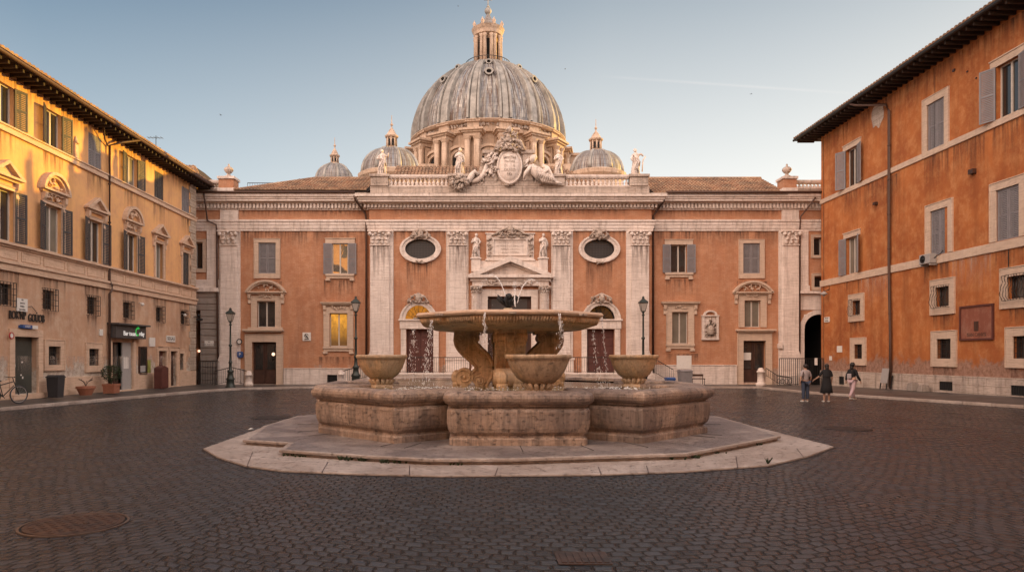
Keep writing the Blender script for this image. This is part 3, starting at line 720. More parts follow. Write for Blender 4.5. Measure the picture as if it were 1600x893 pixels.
statue('facade_statue','pale draped saint statue right of the inscription plaque, above the portal','statue',(X(848),YC-.2,Z(403.5)),1.62,0,3,8,'saints beside the inscription plaque')
# church flat roof, attic and balustrade
m=MB(); m.box(XL-.8,XR+.8,YC-.82,YC+8.9,Z(307)-.01,Z(306.2)+.02); m.build('roof_slab',M['trav_dirty'],ch)
zr0=Z(306.2)+.02; zp=Z(293); zrail=Z(279)
m=MB(); m.box(X(580),X(1012),YC-.45,YC-.02,zr0,zp); m.build('attic_plinth',M['trav_dirty'],ch,bevel=.015)
def balustrade(root,x0,x1,y,z0,z1,n,mat='trav_plain',axis='x',nm='balustrade_rail'):
    m=MB(); m.box(x0,x1,y-.2,y+.2,z1,z1+.16); m.box(x0,x1,y-.16,y+.16,z1-.06,z1); m.box(x0,x1,y-.17,y+.17,z0-.02,z0+.06)
    r=m.build(nm,M[mat],root,bevel=.01)
    h=z1-.06-(z0+.06); first=None
    for i in range(n):
        x=x0+(x1-x0)*(i+.5)/n
        if first is None:
            b=MB(Matrix.Translation((x,y,z0+.06))); b.lathe([(.11,0),(.11,.05*h),(.07,.1*h),(.11,.25*h),(.12,.35*h),(.06,.62*h),(.05,.75*h),(.09,.86*h),(.1,h)],(0,0,0),8)
            first=b.build('baluster',M[mat],root); first['_x']=x; x_first=x
        else:
            c=first.copy(); COL.objects.link(c); c.location=first.location+Vector((x-x_first,0,0)); c.parent=root
    del first['_x']
    return r
balustrade(ch,X(609),X(701),YC-.23,zp,zrail,14); balustrade(ch,X(881),X(981),YC-.23,zp,zrail,15)
for a,b in ((581,608),(702,733),(862,881),(982,1010)):
    m=MB(); m.box(X(a),X(b),YC-.52,YC+.1,zp,Z(279)); m.box(X(a)-.08,X(b)+.08,YC-.6,YC+.18,Z(279),Z(275))
    m.build('balustrade_pedestal',M['trav_dirty'],ch,bevel=.015)
G='saints along the church balustrade'
zs=Z(275)
statue('rooftop_statue','weathered saint statue at the left end of the church balustrade','statue',(X(598),YC-.2,zs),1.7,0,0,5,G)
statue('rooftop_statue','saint statue between left balusters and the coat of arms','statue',(X(718),YC-.2,zs),1.8,0,3,9,G)
statue('rooftop_statue','saint statue between the reclining figure and right balusters','statue',(X(872),YC-.2,zs),1.65,0,1,14,G)
statue('rooftop_statue','saint statue holding a staff at the right end of the balustrade','statue',(X(992),YC-.2,zs),1.75,.2,2,21,G)
# coat of arms group
ca=thing('coat_of_arms','large oval stone coat of arms with crown, scrolls and reclining figure above the portal','coat of arms',(X(795),YC-.4,zp))
cx,cz=X(795.5),Z(264)
MA=Matrix.Translation((0,YC-.35,0))
m=MB(MA); m.box(X(737),X(862),-.1,.6,zp,Z(286)); m.box(X(757),X(776),-.12,.5,Z(286),Z(243)); m.box(X(816),X(832),-.12,.5,Z(286),Z(243)); m.box(X(776),X(816),.0,.5,Z(286),Z(238))
m.box(X(754),X(779),-.2,.5,Z(243),Z(238)); m.box(X(813),X(835),-.2,.5,Z(243),Z(238))
m.prism([(X(734),zp),(X(862),zp),(X(862),Z(284)),(X(852),Z(277)),(X(845),Z(264)),(X(838),Z(250)),(X(830),Z(243)),(X(760),Z(243)),(X(753),Z(252)),(X(749),Z(266)),(X(742),Z(277)),(X(734),Z(284))],.05,.55)
m.build('backing_block',M['trav_dirty'],ca,bevel=.02)
m=MB(MA); N=32; ex,ez_=.82,1.15
m.lathe([(0.001,.34),(.5,.30),(.8,.2),(.86,.12),(.92,.22),(1.0,.2),(1.03,.08),(1.03,-.1)],(0,0,0),40,1,1,True,T=Matrix.Translation((cx,-.12,cz))@Matrix.Rotation(PI/2,4,'X')@Matrix.Diagonal((ex,ez_,1,1)),cap=False)
o=m.build('shield',M['trav_plain'],ca)
for i,s_ in enumerate(('SANCTAE','MARIAE','DOMUS','ORATIO','PAX')): text(o,s_,MA,cx,cz+.55-i*.27,.24,'trav_dirty','shield_lettering',-.43,.02,.8)
m=MB(MA)
m.bumps(cx,-.2,Z(232),1.7,.7,110,31,.3,.05,.13,lambda x,z:abs(x)<1-.35*max(z,0)); m.bumps(cx,-.2,Z(216),1.1,.9,80,32,.3,.04,.11,lambda x,z:abs(x)<.8-.6*z)
m.ball((cx-.1,-.3,Z(221)),(.26,.22,.3),10,8); m.ball((cx,-.3,Z(208)),(.2,.2,.26),8,6)
for q in (-1,1): m.tube([(cx+q*.2,-.3,Z(222)),(cx+q*.7,-.34,Z(228)),(cx+q*1.0,-.2,Z(240))],[.12,.16,.08],7)
m.bumps(cx,-.15,Z(291),.8,.25,20,33,.15,.05,.1); m.bumps(X(745),-.05,Z(282),.9,.6,40,36,.15,.05,.11); m.bumps(X(852),-.05,Z(284),1.0,.5,40,37,.15,.05,.11)
m.build('crown',M['trav_dirty'],ca)
m=MB(MA)   # left volute
pts=[(X(737),Z(288)),(X(748),Z(283)),(X(756),Z(275)),(X(760),Z(263)),(X(759),Z(255)),(X(754),Z(252)),(X(752),Z(256)),(X(755),Z(258))]
m.tube([(x,-.15,z) for x,z in pts],[.14,.18,.17,.15,.12,.1,.08,.05],8)
m.tube([(X(725),-.25,Z(291)),(X(733),-.25,Z(285)),(X(738),-.25,Z(277)),(X(742),-.25,Z(272)),(X(747),-.25,Z(277)),(X(743),-.25,Z(281))],[.14,.2,.2,.16,.12,.08],8)
m.bumps(X(767),-.2,Z(262),.7,1.5,40,34,.15,.05,.12)
m.build('scroll',M['trav_plain'],ca)
m=MB(MA); m.bumps(X(717),-.35,Z(289),1.1,1.0,90,35,.4,.05,.14,lambda x,z:x*x+z*z<1.1); m.build('stone_foliage',M['trav_dirty'],ca)
m=MB(MA)   # reclining figure
B=lambda px,pz,y=-.3:(X(px),y,Z(pz))
m.tube([B(829,262),B(833,272),B(842,281),B(850,284)],[.17,.27,.26,.2],10)
m.ball(B(831,253,-.35),(.2,.2,.25),10,8); m.ball(B(833,250,-.25),(.22,.2,.2),8,6)
m.tube([B(828,264,-.4),B(820,275,-.55),B(817,285,-.5)],[.13,.11,.07],8)
m.tube([B(845,280,-.4),B(855,270,-.5),B(862,284,-.4),B(872,291,-.35)],[.19,.18,.12,.07],9)
m.tube([B(843,284,-.4),B(856,288,-.4),B(868,290,-.4),B(876,291,-.4)],[.18,.15,.1,.06],9)
for k in range(9): m.tube([B(832+k*3,262+k*1.5,-.5),B(838+k*3,278+k,-.62),B(834+k*4,291,-.45)],[.04,.06,.04],5)
m.tube([B(824,262,-.2),B(818,266,-.25),B(822,256,-.2),B(826,252,-.2)],[.12,.14,.12,.1],7)
m.tube([B(846,262,-.1),B(853,266,-.2),B(850,276,-.3)],[.15,.2,.18],8)
m.build('reclining_figure',M['trav_plain'],ca)
# nave roof and body
m=MB(); 
yn0,yn1=50.0,57.0; z_lo=14.3; z_hi=fz(261,55)
xa,xb=fx(612,52),fx(936,52)
slab(m,(xa,yn0,z_lo),(xb,yn0,z_lo),(xb-2.6,55,z_hi),(xa+.6,55,z_hi))
m.box(xa,xb,50.2,57,10,z_lo-.15); m.add([(xa,57,10),(xb,57,10),(xb-2.6,55,z_hi-.1),(xa+.6,55,z_hi-.1)],[(0,1,2,3)])
m.add([(xa,50.2,z_lo-.2),(xa,57,z_lo-.2),(xa+.6,55,z_hi-.1)],[(0,1,2)]); m.add([(xb,50.2,z_lo-.2),(xb,57,z_lo-.2),(xb-2.6,55,z_hi-.1)],[(0,1,2)])
o=m.build('nave',M['domestone'],ch)
m=MB(); nc=int((xb-xa)/.27); slope=Vector((0,5,z_hi-z_lo)); nv=12
tile_roof(m,(xa,yn0,z_lo+.02),(.27,0,0),tuple(slope/nv),nc,nv,.12,None,lambda i:nv*min(1,(nc-i)*.27/2.6)); m.build('roof_tiles',M['tile'],o)
# steps and terrace before the doors
m=MB(); ty=43.0
m.box(X(612),X(760),ty,YC,0,zt-.12); m.box(X(838),X(985),ty,YC,0,zt-.12); m.box(X(760),X(838),ty+.9,YC,0,zt-.12)
m.box(X(610),X(760),ty-.06,YC,zt-.12,zt-.005); m.box(X(838),X(987),ty-.06,YC,zt-.12,zt-.005); m.box(X(760),X(838),ty+.84,YC,zt-.12,zt-.006)
tr=m.build('terrace',M['trav'],ch,bevel=.015)
m=MB()
for i in range(5): m.box(X(760)+.01,X(838)-.01,ty-.5+i*.27,ty+.9,.12+i*.135,.12+(i+1)*.135)
m.build('steps',M['trav_plain'],tr,bevel=.01)
def railing(name,label,pts,h=1.0,sp=.14,group=None,mat='rail',r=.012):
    p0=Vector(pts[0]); o=thing(name,label,'railing',tuple(p0),group)
    m=MB(); m.tube([(x,y,z+h) for x,y,z in pts],.024,6); m.tube([(x,y,z+.1) for x,y,z in pts],.015,5)
    m.build('handrail',M[mat],o)
    m=MB()
    for a,b in zip(pts[:-1],pts[1:]):
        a,b=Vector(a),Vector(b); n=max(1,int((b-a).length/sp))
        for i in range(n+1):
            p=a+(b-a)*i/n; e=.0 if i%8==0 else .1; m.tube([(p.x,p.y,p.z+e),(p.x,p.y,p.z+h)],r*(1.6 if i%8==0 else 1),4)
    m.build('railing_bars',M[mat],o); return o
railing('terrace_railing','rusty iron railing on the church terrace left of the portal',[(X(614),ty+.1,zt),(X(755),ty+.1,zt)],group='railings on the church terrace')
railing('terrace_railing','rusty iron railing on the church terrace right of the portal',[(X(842),ty+.1,zt),(X(984),ty+.1,zt)],group='railings on the church terrace')
railing('stair_railing','sloping iron stair railing behind the left middle street lamp',[(fx(536,43.3),43.3,.15),(fx(560,43.3),43.3,.45),(fx(600,43.6),43.6,.95)],.9)
railing('stair_railing','sloping iron stair railing left of the blue bin',[(fx(1020,43.5),43.5,.95),(fx(1052,43.2),43.2,.2)],.95)
m=MB(); m.prismx([(43.4,0),(44.85,0),(44.85,.9),(43.4,.9)],X(578),X(611)); m.prism([(X(560),0.0),(X(578),0),(X(578),.9)],-1.2,-.2,Matrix.Translation((0,YC,0))); m.prism([(X(1017),0.0),(X(1035),0),(X(1017),.9)],-1.2,-.2,Matrix.Translation((0,YC,0))); m.build('side_stair',M['trav'],tr)
# ================================================================== wings
def wx(p): return fx(p,YW)
def wz(p): return fz(p,YW)
MW=Matrix.Translation((0,YW,0))
lw=thing('palace_wing','salmon brick wing left of the church with gold-reflecting windows and hipped tile roof','palace',(wx(440),YW,0))
rw=thing('palace_wing','salmon brick wing right of the church with arched passage beside orange house','palace',(wx(1130),YW,0))
def H4(a,b,c,d): return (wx(a),wx(b),wz(d),wz(c))
zWt=wz(303)
hl=[H4(404,431,379,427),H4(519,544,380,428),H4(402,430,470,511),H4(515,543,489,541),H4(394,432,534,600),H4(305,317,378,420),(wx(299),wx(313.5),0,wz(478)),H4(512,527,585,598)]
mb=MB(MW); wallmesh(mb,wx(298),XL,0,zWt,hl,.3); shell(mb,wx(298),XL,0,zWt,9.0); mb.build('wall',M['brick'],lw)
hr=[H4(1048,1073,382,426),H4(1161,1187,380,427),H4(1050,1075,487,537),H4(1163,1188,469,511),H4(1161,1196,532,597),H4(1271,1284,371,399),H4(1272,1288,431,449),(wx(1256),wx(1300),0,wz(491))]
mb=MB(MW); wallmesh(mb,XR,wx(1335),0,zWt,hr,.3); shell(mb,XR,wx(1335),0,zWt,9.0); mb.build('wall',M['brick'],rw)
for root,xa,xb in ((lw,wx(298),XL-.12),(rw,XR+.12,wx(1335))):
    m=MB()
    for z0,z1,p in ((361,357,.07),(357,352,.11),(352,347,.14),(347,343.5,.19)): m.box(xa,xb,YW-p,YW+.1,wz(z0),wz(z1))
    m.build('architrave',M['trav'],root,bevel=.01)
    m=MB()
    for z0,z1,p in ((328.5,326.5,.10),(318.5,316.5,.3),(316.5,313,.52),(313,310,.58),(310,304.5,.66)): m.box(xa,xb,YW-p,YW+.1,wz(z0),wz(z1))
    m.build('cornice',M['trav_plain'],root,bevel=.012)
    m=MB(); m.box(xa,xb,YW-.12,YW+.1,wz(326.5),wz(318.5)); x=xa
    while x<xb-.12: m.box(x,x+.12,YW-.26,YW-.1,wz(326),wz(319)); x+=.235
    m.build('dentil_band',M['trav_plain'],root)
# left wing parts
pilaster(lw,wx(346),wx(372),0,wz(361),wz(383),YW,(wx(343),wx(376)),basez=wz(553))
m=MB(); m.box(wx(345),wx(373),YW-.14,YW+.02,wz(343.5),wz(329)); m.box(wx(324),wx(341),YW-.12,YW+.02,wz(437),wz(361)); m.box(wx(298),wx(343),YW-.3,YW+.02,wz(456),wz(450)); m.box(wx(298),wx(343),YW-.16,YW+.02,wz(450),wz(437))
m.build('side_pilaster',M['trav'],lw,bevel=.01)
m=MB(); z=wz(600)
zz=[wz(603)+i*.42 for i in range(15)]
for i,z in enumerate(zz):
    if z+.42>wz(478): m.box(wx(300),wx(343),YW-.12,YW+.02,z+.012,min(z+.40,wz(456)))
    else: m.box(wx(314),wx(343),YW-.12,YW+.02,z+.012,z+.40)
    if z>wz(462): break
m.build('rusticated_block',M['greystone'],lw,bevel=.02)
m=MB(); m.box(wx(377),wx(382)-.05,YW-.1,YW,0,wz(576)); m.box(wx(442)+.06,wx(512)-.02,YW-.1,YW,0,wz(576)); m.box(wx(527)+.02,wx(574),YW-.1,YW,0,wz(576)); m.box(wx(512)-.02,wx(527)+.02,YW-.1,YW,wz(585),wz(576)); m.box(wx(442)+.06,wx(574),YW-.13,YW,wz(576),wz(574.5)); m.build('stone_base',M['trav'],lw,bevel=.01)
gr=MB(MW); [gr.tube([(wx(512)+i*.09,-.05,wz(598)),(wx(512)+i*.09,-.05,wz(585))],.012,4) for i in range(8)]; gr.tube([(wx(512),-.05,wz(591)),(wx(527),-.05,wz(591))],.012,4); gr.box(wx(512),wx(527),.1,.15,wz(598),wz(585)); gr.build('cellar_grille',M['iron'],lw)
w_=window(lw,MW,wx(417.5),wz(427),wz(379),wx(431)-wx(404),'shut','sh_grey',sur=(.27,.24,.3),surmat='trim')
w_=window(lw,MW,wx(531.5),wz(428),wz(380),wx(544)-wx(519),'open','sh_grey','glass_mirror',lintel=(.45,.3,0),sill=(.42,.3),surmat='trim',ajar=(4,4),depth=.1)
w_=window(lw,MW,wx(416),wz(511),wz(470),wx(430)-wx(402),None,pane='glass',sur=(.36,.3,0),ped=('arc',wx(445)-wx(382),wz(438.5)-wz(456.5),wz(456)))
w_=window(lw,MW,wx(529),wz(541),wz(489),wx(543)-wx(515),None,pane='painted_reflection',sur=(.36,.4,0),sill=(.42,.32),ped=('flat',wx(552)-wx(498),.1,wz(473.5)))
door(lw,MW,wx(394),wx(432),.14,wz(534),'wood_dark',.42,'trim',glass='glass',panels=(2,3),top=.48)
m=MB(MW); m.box(wx(381),wx(444),-.34,.02,wz(517),wz(514)); m.box(wx(384),wx(441),-.22,.02,wz(519),wz(517)); m.box(wx(388),wx(442),-.16,.02,wz(514),wz(511)); m.build('door_cornice',M['trim'],lw,bevel=.01)
window(lw,MW,wx(311),wz(420),wz(378),wx(317)-wx(305),None,pane='glass',sur=(.2,.15,.2),mull=False)
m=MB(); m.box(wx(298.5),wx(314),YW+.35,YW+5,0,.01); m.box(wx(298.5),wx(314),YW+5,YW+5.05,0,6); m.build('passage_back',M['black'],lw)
# right wing parts
pilaster(rw,wx(1222),wx(1246),0,wz(361),wz(383),YW,(wx(1216),wx(1250)),basez=wz(548))
m=MB(); m.box(wx(1221),wx(1247),YW-.14,YW+.02,wz(343.5),wz(329)); m.box(wx(1250),wx(1262),YW-.12,YW+.02,wz(446),wz(361)); m.box(wx(1249),wx(1264),YW-.15,YW+.02,wz(455),wz(446)); m.box(wx(1248),wx(1335),YW-.3,YW+.02,wz(459),wz(455)); m.build('side_pilaster',M['trav'],rw,bevel=.01)
# arched passage
cx=wx(1278); rx=wx(1300)-cx; zs_=wz(513); hz=wz(491)-zs_
m=MB(MW); m.arc(cx,zs_,rx-.01,rx+.28,-.1,.02,0,180,24,hz/rx,1.0)
N=24;vs=[];fs=[]
for i in range(N+1):
    t_=PI*i/N; c,s=math.cos(t_),math.sin(t_); q=max(abs(c)/(rx+.005),abs(s)/(hz+.005)); vs+=[(cx+(rx-.01)*c,-.02,zs_+hz*s),(cx+c/q,-.02,zs_+s/q)]
for i in range(N): fs.append((2*i,2*i+1,2*i+3,2*i+2))
m.add(vs,fs); m.box(wx(1248),wx(1256),-.1,.02,0,zs_); m.box(wx(1248),wx(1335),-.06,.02,wz(491)+.3,wz(459)); m.build('passage_arch',M['trav'],rw,bevel=.01)
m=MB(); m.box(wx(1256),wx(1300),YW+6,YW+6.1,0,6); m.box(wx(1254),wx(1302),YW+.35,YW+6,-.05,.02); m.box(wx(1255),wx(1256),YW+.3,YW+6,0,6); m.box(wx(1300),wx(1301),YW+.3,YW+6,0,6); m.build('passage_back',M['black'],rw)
m=MB(); m.box(XR+.15,wx(1152)-.06,YW-.1,YW,0,wz(571)); m.box(XR+.15,wx(1152)-.06,YW-.13,YW,wz(571),wz(569.5)); m.build('stone_base',M['trav'],rw,bevel=.01)
window(rw,MW,wx(1060.5),wz(426),wz(382),wx(1073)-wx(1048),'open','sh_grey','glass',lintel=(.4,.3,0),sill=(.4,.3),ajar=(5,5))
window(rw,MW,wx(1174),wz(427),wz(380),wx(1187)-wx(1161),'shut','sh_grey',sur=(.27,.22,.3))
window(rw,MW,wx(1062.5),wz(537),wz(487),wx(1075)-wx(1050),None,pane='curtain',sur=(.36,.4,0),sill=(.42,.32),ped=('flat',wx(1093)-wx(1034),.1,wz(473)))
window(rw,MW,wx(1175.5),wz(511),wz(469),wx(1188)-wx(1163),None,pane='curtain',sur=(.36,.3,0),ped=('arc',wx(1209)-wx(1146),wz(439.5)-wz(457),wz(456.5)))
door(rw,MW,wx(1161),wx(1196),.14,wz(532),'wood_dark',.36,'trim',glass='glass',panels=(2,3),top=.46)
m=MB(MW); m.box(wx(1149),wx(1210),-.34,.02,wz(517),wz(514)); m.box(wx(1152),wx(1207),-.22,.02,wz(519),wz(517)); m.build('door_cornice',M['trim'],rw,bevel=.01)
m=MB(MW); m.box(wx(1163),wx(1175),.16,.2,wz(562),wz(550.5)); m.build('door_notice',M['white'],rw)
window(rw,MW,wx(1277.5),wz(399),wz(371),wx(1284)-wx(1271),None,sur=(.14,.14,.14),mull=False)
window(rw,MW,wx(1280),wz(449),wz(431),wx(1288)-wx(1272),None,sur=(.14,.14,.14),mull=False)
for r_,a,b,z,h in ((lw,505,553,437,1.4),(rw,1040,1084,436,1.5),(lw,497,553,557,.8),(rw,1040,1092,552,.8),(lw,377,573,328,.6),(rw,1022,1216,328,.6),(lw,377,573,361,1.5),(rw,1022,1216,361,1.3),(lw,392,442,439,.9),(rw,1150,1200,439,.9)):
    streaks(r_,MW,wx(a)+.05,wx(b)-.05,wz(z),h)
for a,b,z,h in ((634,680,409,2.6),(914,958,409,2.4),(615,697,361,1.0),(895,978,361,1.0),(615,978,327,.55)): streaks(ch,MC,X(a)+.05,X(b)-.05,Z(z),h)
for a,b in ((579,609),(701,729),(863,890),(985,1013)): streaks(ch,MC,X(a)+.03,X(b)-.03,Z(384),3.0,'stain_dk',-.224)
# relief aedicule
rl=thing('stone_relief','pale carved stone relief of a seated figure in an arched frame on the right wing','relief',(wx(1109),YW-.1,wz(532)))
m=MB(MW); a,b=wx(1097),wx(1121); z0,z1=wz(528),wz(494)
m.box(a,b,-.06,.0,z0,z1); m.box(a-.04,a+.12,-.16,0,z0,z1); m.box(b-.12,b+.04,-.16,0,z0,z1); m.box(a-.08,b+.08,-.2,0,z1,z1+.08); m.box(a-.06,b+.06,-.18,0,z0-.12,z0); m.arc((a+b)/2,z1+.08,.32,.46,-.18,0,0,180,12,.7)
m.build('relief_frame',M['trav_plain'],rl,bevel=.01)
m=MB(MW); cx=(a+b)/2; m.ball((cx,-.12,z1-.2),(.11,.1,.14),8,6); m.tube([(cx,-.1,z1-.32),(cx+.03,-.13,z1-.7),(cx,-.1,z0+.25)],[.14,.22,.28],8); m.bumps(cx,-.08,z0+.55,.7,.9,45,77,.1,.04,.09); m.build('relief_figure',M['trav_dirty'],rl)
# wing roofs
zr=wz(302)
for root,xa,xb,hip in ((lw,wx(371),XL-.1,'L'),(rw,XR+.1,wx(1224),None)):
    m=MB(); y0,y1=YW-.68,YW+3.6; zt1=fz(280,y1); ze=zr-.02 if root is lw else wz(307)
    hl_=wx(479)*y1/YW-wx(371) if hip else 0
    if hip: slab(m,(xa,y0,ze),(xb,y0,ze),(xb,y1,zt1),(xa+4.3,y1,zt1),.1)
    else: slab(m,(xa,y0,ze),(xb,y0,ze),(xb,y1,zt1),(xa,y1,zt1),.1)
    # rear slope so the roof is whole from behind
    slab(m,(xa+(4.3 if hip else 0),y1,zt1),(xb,y1,zt1),(xb,y1+4.6,ze),(xa,y1+4.6,ze),.1)
    if hip: m.add([(xa,y0,ze),(xa+4.3,y1,zt1),(xa,y1+4.6,ze)],[(0,1,2)])
    o=m.build('roof',M['soffit'],root)
    m=MB(); nc=int((xb-xa)/.235); nv=11; dv=Vector((0,(y1-y0)/nv,(zt1-ze)/nv))
    tile_roof(m,(xa,y0-.05,ze+.03),(.235,0,0),tuple(dv),nc,nv,.105,None,(lambda i:nv*min(1,(i+1)*.235/4.3)) if hip else None)
    if hip: m.tube([(xa,y0,ze+.08),(xa+4.3,y1,zt1+.08)],.1,6)
    m.tube([(xa+(4.3 if hip else 0),y1,zt1+.06),(xb,y1,zt1+.06)],.12,6)
    m.build('roof_tiles',M['tile'],o)
# terrace slabs at the far ends, with pedestals and balustrades
for root,xa,xb,pa,pb,ba,bb,n in ((lw,wx(298),wx(371),347,370,322,347,4),(rw,wx(1224),wx(1335),1218,1238,1238,1290,9)):
    m=MB(); m.box(xa,xb,YW-.66,YW+8.9,zWt-.05,zWt+.02); m.box(xa,xb,YW-.35,YW-.02,zWt+.02,wz(296)); m.build('terrace_slab',M['trav_dirty'],root)
    balustrade(root,wx(ba),wx(bb),YW-.2,wz(296),wz(287),n)
    m=MB(); m.box(wx(pa),wx(pb),YW-.62,YW+.35,zWt+.02,wz(283)); m.build('roof_pedestal',M['brick'],root)
    m=MB(); m.box(wx(pa)-.08,wx(pb)+.08,YW-.7,YW+.43,wz(283),wz(279)); m.box(wx(pa)-.06,wx(pb)+.06,YW-.68,YW+.41,zWt+.02,wz(297)); m.build('pedestal_cap',M['trav_plain'],root,bevel=.01)
    cxx=(wx(pa)+wx(pb))/2
    left=root is lw
    m=MB(Matrix.Translation((cxx,YW-.13,wz(279)))); m.lathe([(.3,0),(.28,.1),(.12,.2),(.1,.28),(.2,.36),(.30,.5),(.29,.62),(.18,.72),(.06,.76),(.07,.86),(.02,.95)],(0,0,0),14)
    tag(m.build('stone_urn',M['trav_dirty'],None,loc=(cxx,YW-.13,wz(279))),'round stone finial on the brick pedestal '+('left of the hipped roof' if left else 'right of the long tiled roof'),'finial','finials on the wing roofs')
railing('roof_railing','thin vertical bar railing behind the hipped left roof',[(wx(374),47,zWt+.05),(wx(470),47,zWt+.05)],wz(281)+.15-zWt,.17,None,'rail',.01)
# downpipes
pipe(lw,[(wx(557),YW-.75,wz(309)),(wx(557.5),YW-.62,wz(316)),(wx(572),YW-.2,wz(335)),(wx(573),YW-.16,wz(345)),(wx(573),YW-.16,.2)],.07)
pipe(lw,[(wx(325),YW-.72,wz(306)),(wx(327),YW-.72,wz(318)),(wx(327),YW-.3,wz(346)),(wx(340),YW-.26,wz(352)),(wx(341),YW-.26,wz(360)),(wx(342.5),YW-.2,.2)],.06)
pipe(rw,[(wx(1033),YW-.75,wz(310)),(wx(1033),YW-.6,wz(318)),(wx(1019.5),YW-.2,wz(338)),(wx(1019.5),YW-.16,.3)],.07)
pipe(rw,[(wx(1266),YW-.72,wz(312)),(wx(1262),YW-.5,wz(320)),(wx(1247),YW-.35,wz(340)),(wx(1247.5),YW-.2,wz(360)),(wx(1247.5),YW-.2,.2)],.05)
for root,xa,xb in ((lw,wx(298),XL-.9),(rw,XR+.9,wx(1330))):
    m=MB(); m.tube([(xa,YW-.74,wz(304)),(xb,YW-.74,wz(304))],.075,6); m.build('gutter',M['pipe'],root)
# ================================================================== great dome
DY=100.0; dxc=fx(762.5,DY); s10=DY/F
def dz(py):
    f=.972 if py>=88 else (1.0 if py<=36 else 1.0-.028*(py-36)/52)
    return H+(VY-py)*s10*f
dm=thing('dome','great ribbed lead dome with stone drum and lantern rising behind the church','dome',(dxc,DY,0))
MD=Matrix.Translation((dxc,DY,0))
prof=[(117.5,217),(117.5,208),(116,195),(112.5,181),(107.5,167),(101,154),(92.5,141),(82,129),(70,118),(57,108.5),(46,102),(34,97)]
prof=[(r*s10*.975,dz(y)) for r,y in prof]
m=MB(MD); m.lathe(prof,(0,0,0),96,cap=False); sh=m.build('dome_shell',M['lead'],dm)
m=MB(MD)
NR=16
for i in range(NR):
    a=2*PI*(i+.5)/NR+R(-90)
    for off,wd,ht in ((0,.62,.34),(-.062,.20,.55),(.062,.20,.55)):
        vs=[];fs=[]
        for r,z in prof:
            k=.45+.55*r/prof[0][0]
            aa=a+off*1.0; da=wd*k/max(r,1)/1.0
            for q,e in ((-1,-.1),(-.6,ht),(.6,ht),(1,-.1)):
                vs.append(((r+e*k)*math.cos(aa+q*da),(r+e*k)*math.sin(aa+q*da),z+e*k*.4))
        for j in range(len(prof)-1):
            for q in range(3): fs.append((4*j+q,4*j+q+1,4*j+q+5,4*j+q+4))
        m.add(vs,fs)
    # secondary seam
    a2=a+PI/NR
    for da2 in (-.055,.055):
        m.tube([((r+.03)*math.cos(a2+da2),(r+.03)*math.sin(a2+da2),z) for r,z in prof],.06,4)
m.build('dome_ribs',M['rib'],sh)
# dormer eyes
for i in range(NR):
    a=2*PI*i/NR+R(-90)
    if math.sin(a)>.35 or i%2: continue
    for py,rr,sz in ((139,91,.55),(112,62,.42)):
        r=rr*s10; z=dz(py)
        T=Matrix.Translation((r*math.cos(a),r*math.sin(a),z))@Matrix.Rotation(a-PI/2+PI,4,'Z')
        m=MB(MD@T); m.arc(0,0,sz*.62,sz,-.45,.5,0,360,14,.8); m.arc(0,0,sz,sz*1.25,-.35,.5,0,180,10,.8); e=m.build('dormer_eye',M['rib'],sh)
        m=MB(MD@T); m.prism([(sz*.62*math.cos(2*PI*k/12),sz*.5*math.sin(2*PI*k/12)) for k in range(12)],-.2,-.1); m.build('opening',M['black'],e)
# drum
def ring(mb,r0,z0,r1,z1,n=96): mb.lathe([(r0,z0),(r1,z1)],(0,0,0),n,smooth=False,cap=False)
m=MB(MD); R0=116*s10
m.lathe([(109*s10,dz(300)),(109*s10,dz(234)),(114*s10,dz(233)),(116*s10,dz(229)),(112*s10,dz(228)),(112*s10,dz(221)),(118*s10,dz(220)),(121*s10,dz(217.5)),(121*s10,dz(216.5)),(117*s10,dz(216)),(100*s10,dz(216))],(0,0,0),64,smooth=False,cap=False)
dr=m.build('drum',M['domestone'],dm)
for i in range(NR):
    a=2*PI*(i+.5)/NR+R(-90)
    T=Matrix.Rotation(a+PI/2,4,'Z')@Matrix.Translation((0,-109*s10,0))
    if math.sin(a)<.5:
        m=MB(MD@T); w=1.0
        if i%2==0 or True:
            d=1.5
            m.box(-w,w,-d*.55,.3,dz(300),dz(244))
            for q in (-.62,.62): m.lathe([(.42,dz(300)),(.40,dz(248)),(.36,dz(248))],(q,-d*.85,0),10); m.lathe([(.4,dz(248)),(.62,dz(243))],(q,-d*.85,0),8,smooth=False)
            m.box(-w-.1,w+.1,-d-.1,.3,dz(243),dz(238)); m.box(-w-.35,w+.35,-d-.35,.3,dz(238),dz(235.5)); m.box(-w-.6,w+.6,-d-.6,.3,dz(235.5),dz(232.5))
            m.box(-w*.8,w*.8,-.7,.3,dz(232.5),dz(220)); m.box(-w,w,-1.0,.3,dz(220),dz(216))
        m.build('buttress',M['domestone'],dr)
    a=2*PI*i/NR+R(-90)
    if math.sin(a)<.4:
        T=Matrix.Rotation(a+PI/2,4,'Z')@Matrix.Translation((0,-109*s10-.02,0))
        m=MB(MD@T); m.arc(0,dz(270),.95,1.35,-.35,.3,0,180,14); m.box(-1.35,-.95,-.35,.3,dz(300),dz(270)); m.box(.95,1.35,-.35,.3,dz(300),dz(270)); m.arc(0,dz(270)-.5,1.9,2.25,-.6,.3,38,142,12)
        o=m.build('drum_window',M['domestone'],dr)
        m=MB(MD@T); m.prism([(-.95,dz(300)),(.95,dz(300))]+[(.95*math.cos(PI*k/12),dz(270)+.95*math.sin(PI*k/12)) for k in range(13)],-.06,.2); m.build('opening',M['black'],o)
        m=MB(MD@T); m.bumps(0,-.35,dz(223.5),3.4,.35,22,i,.1,.1,.2); m.build('garland',M['trav_dirty'],o)
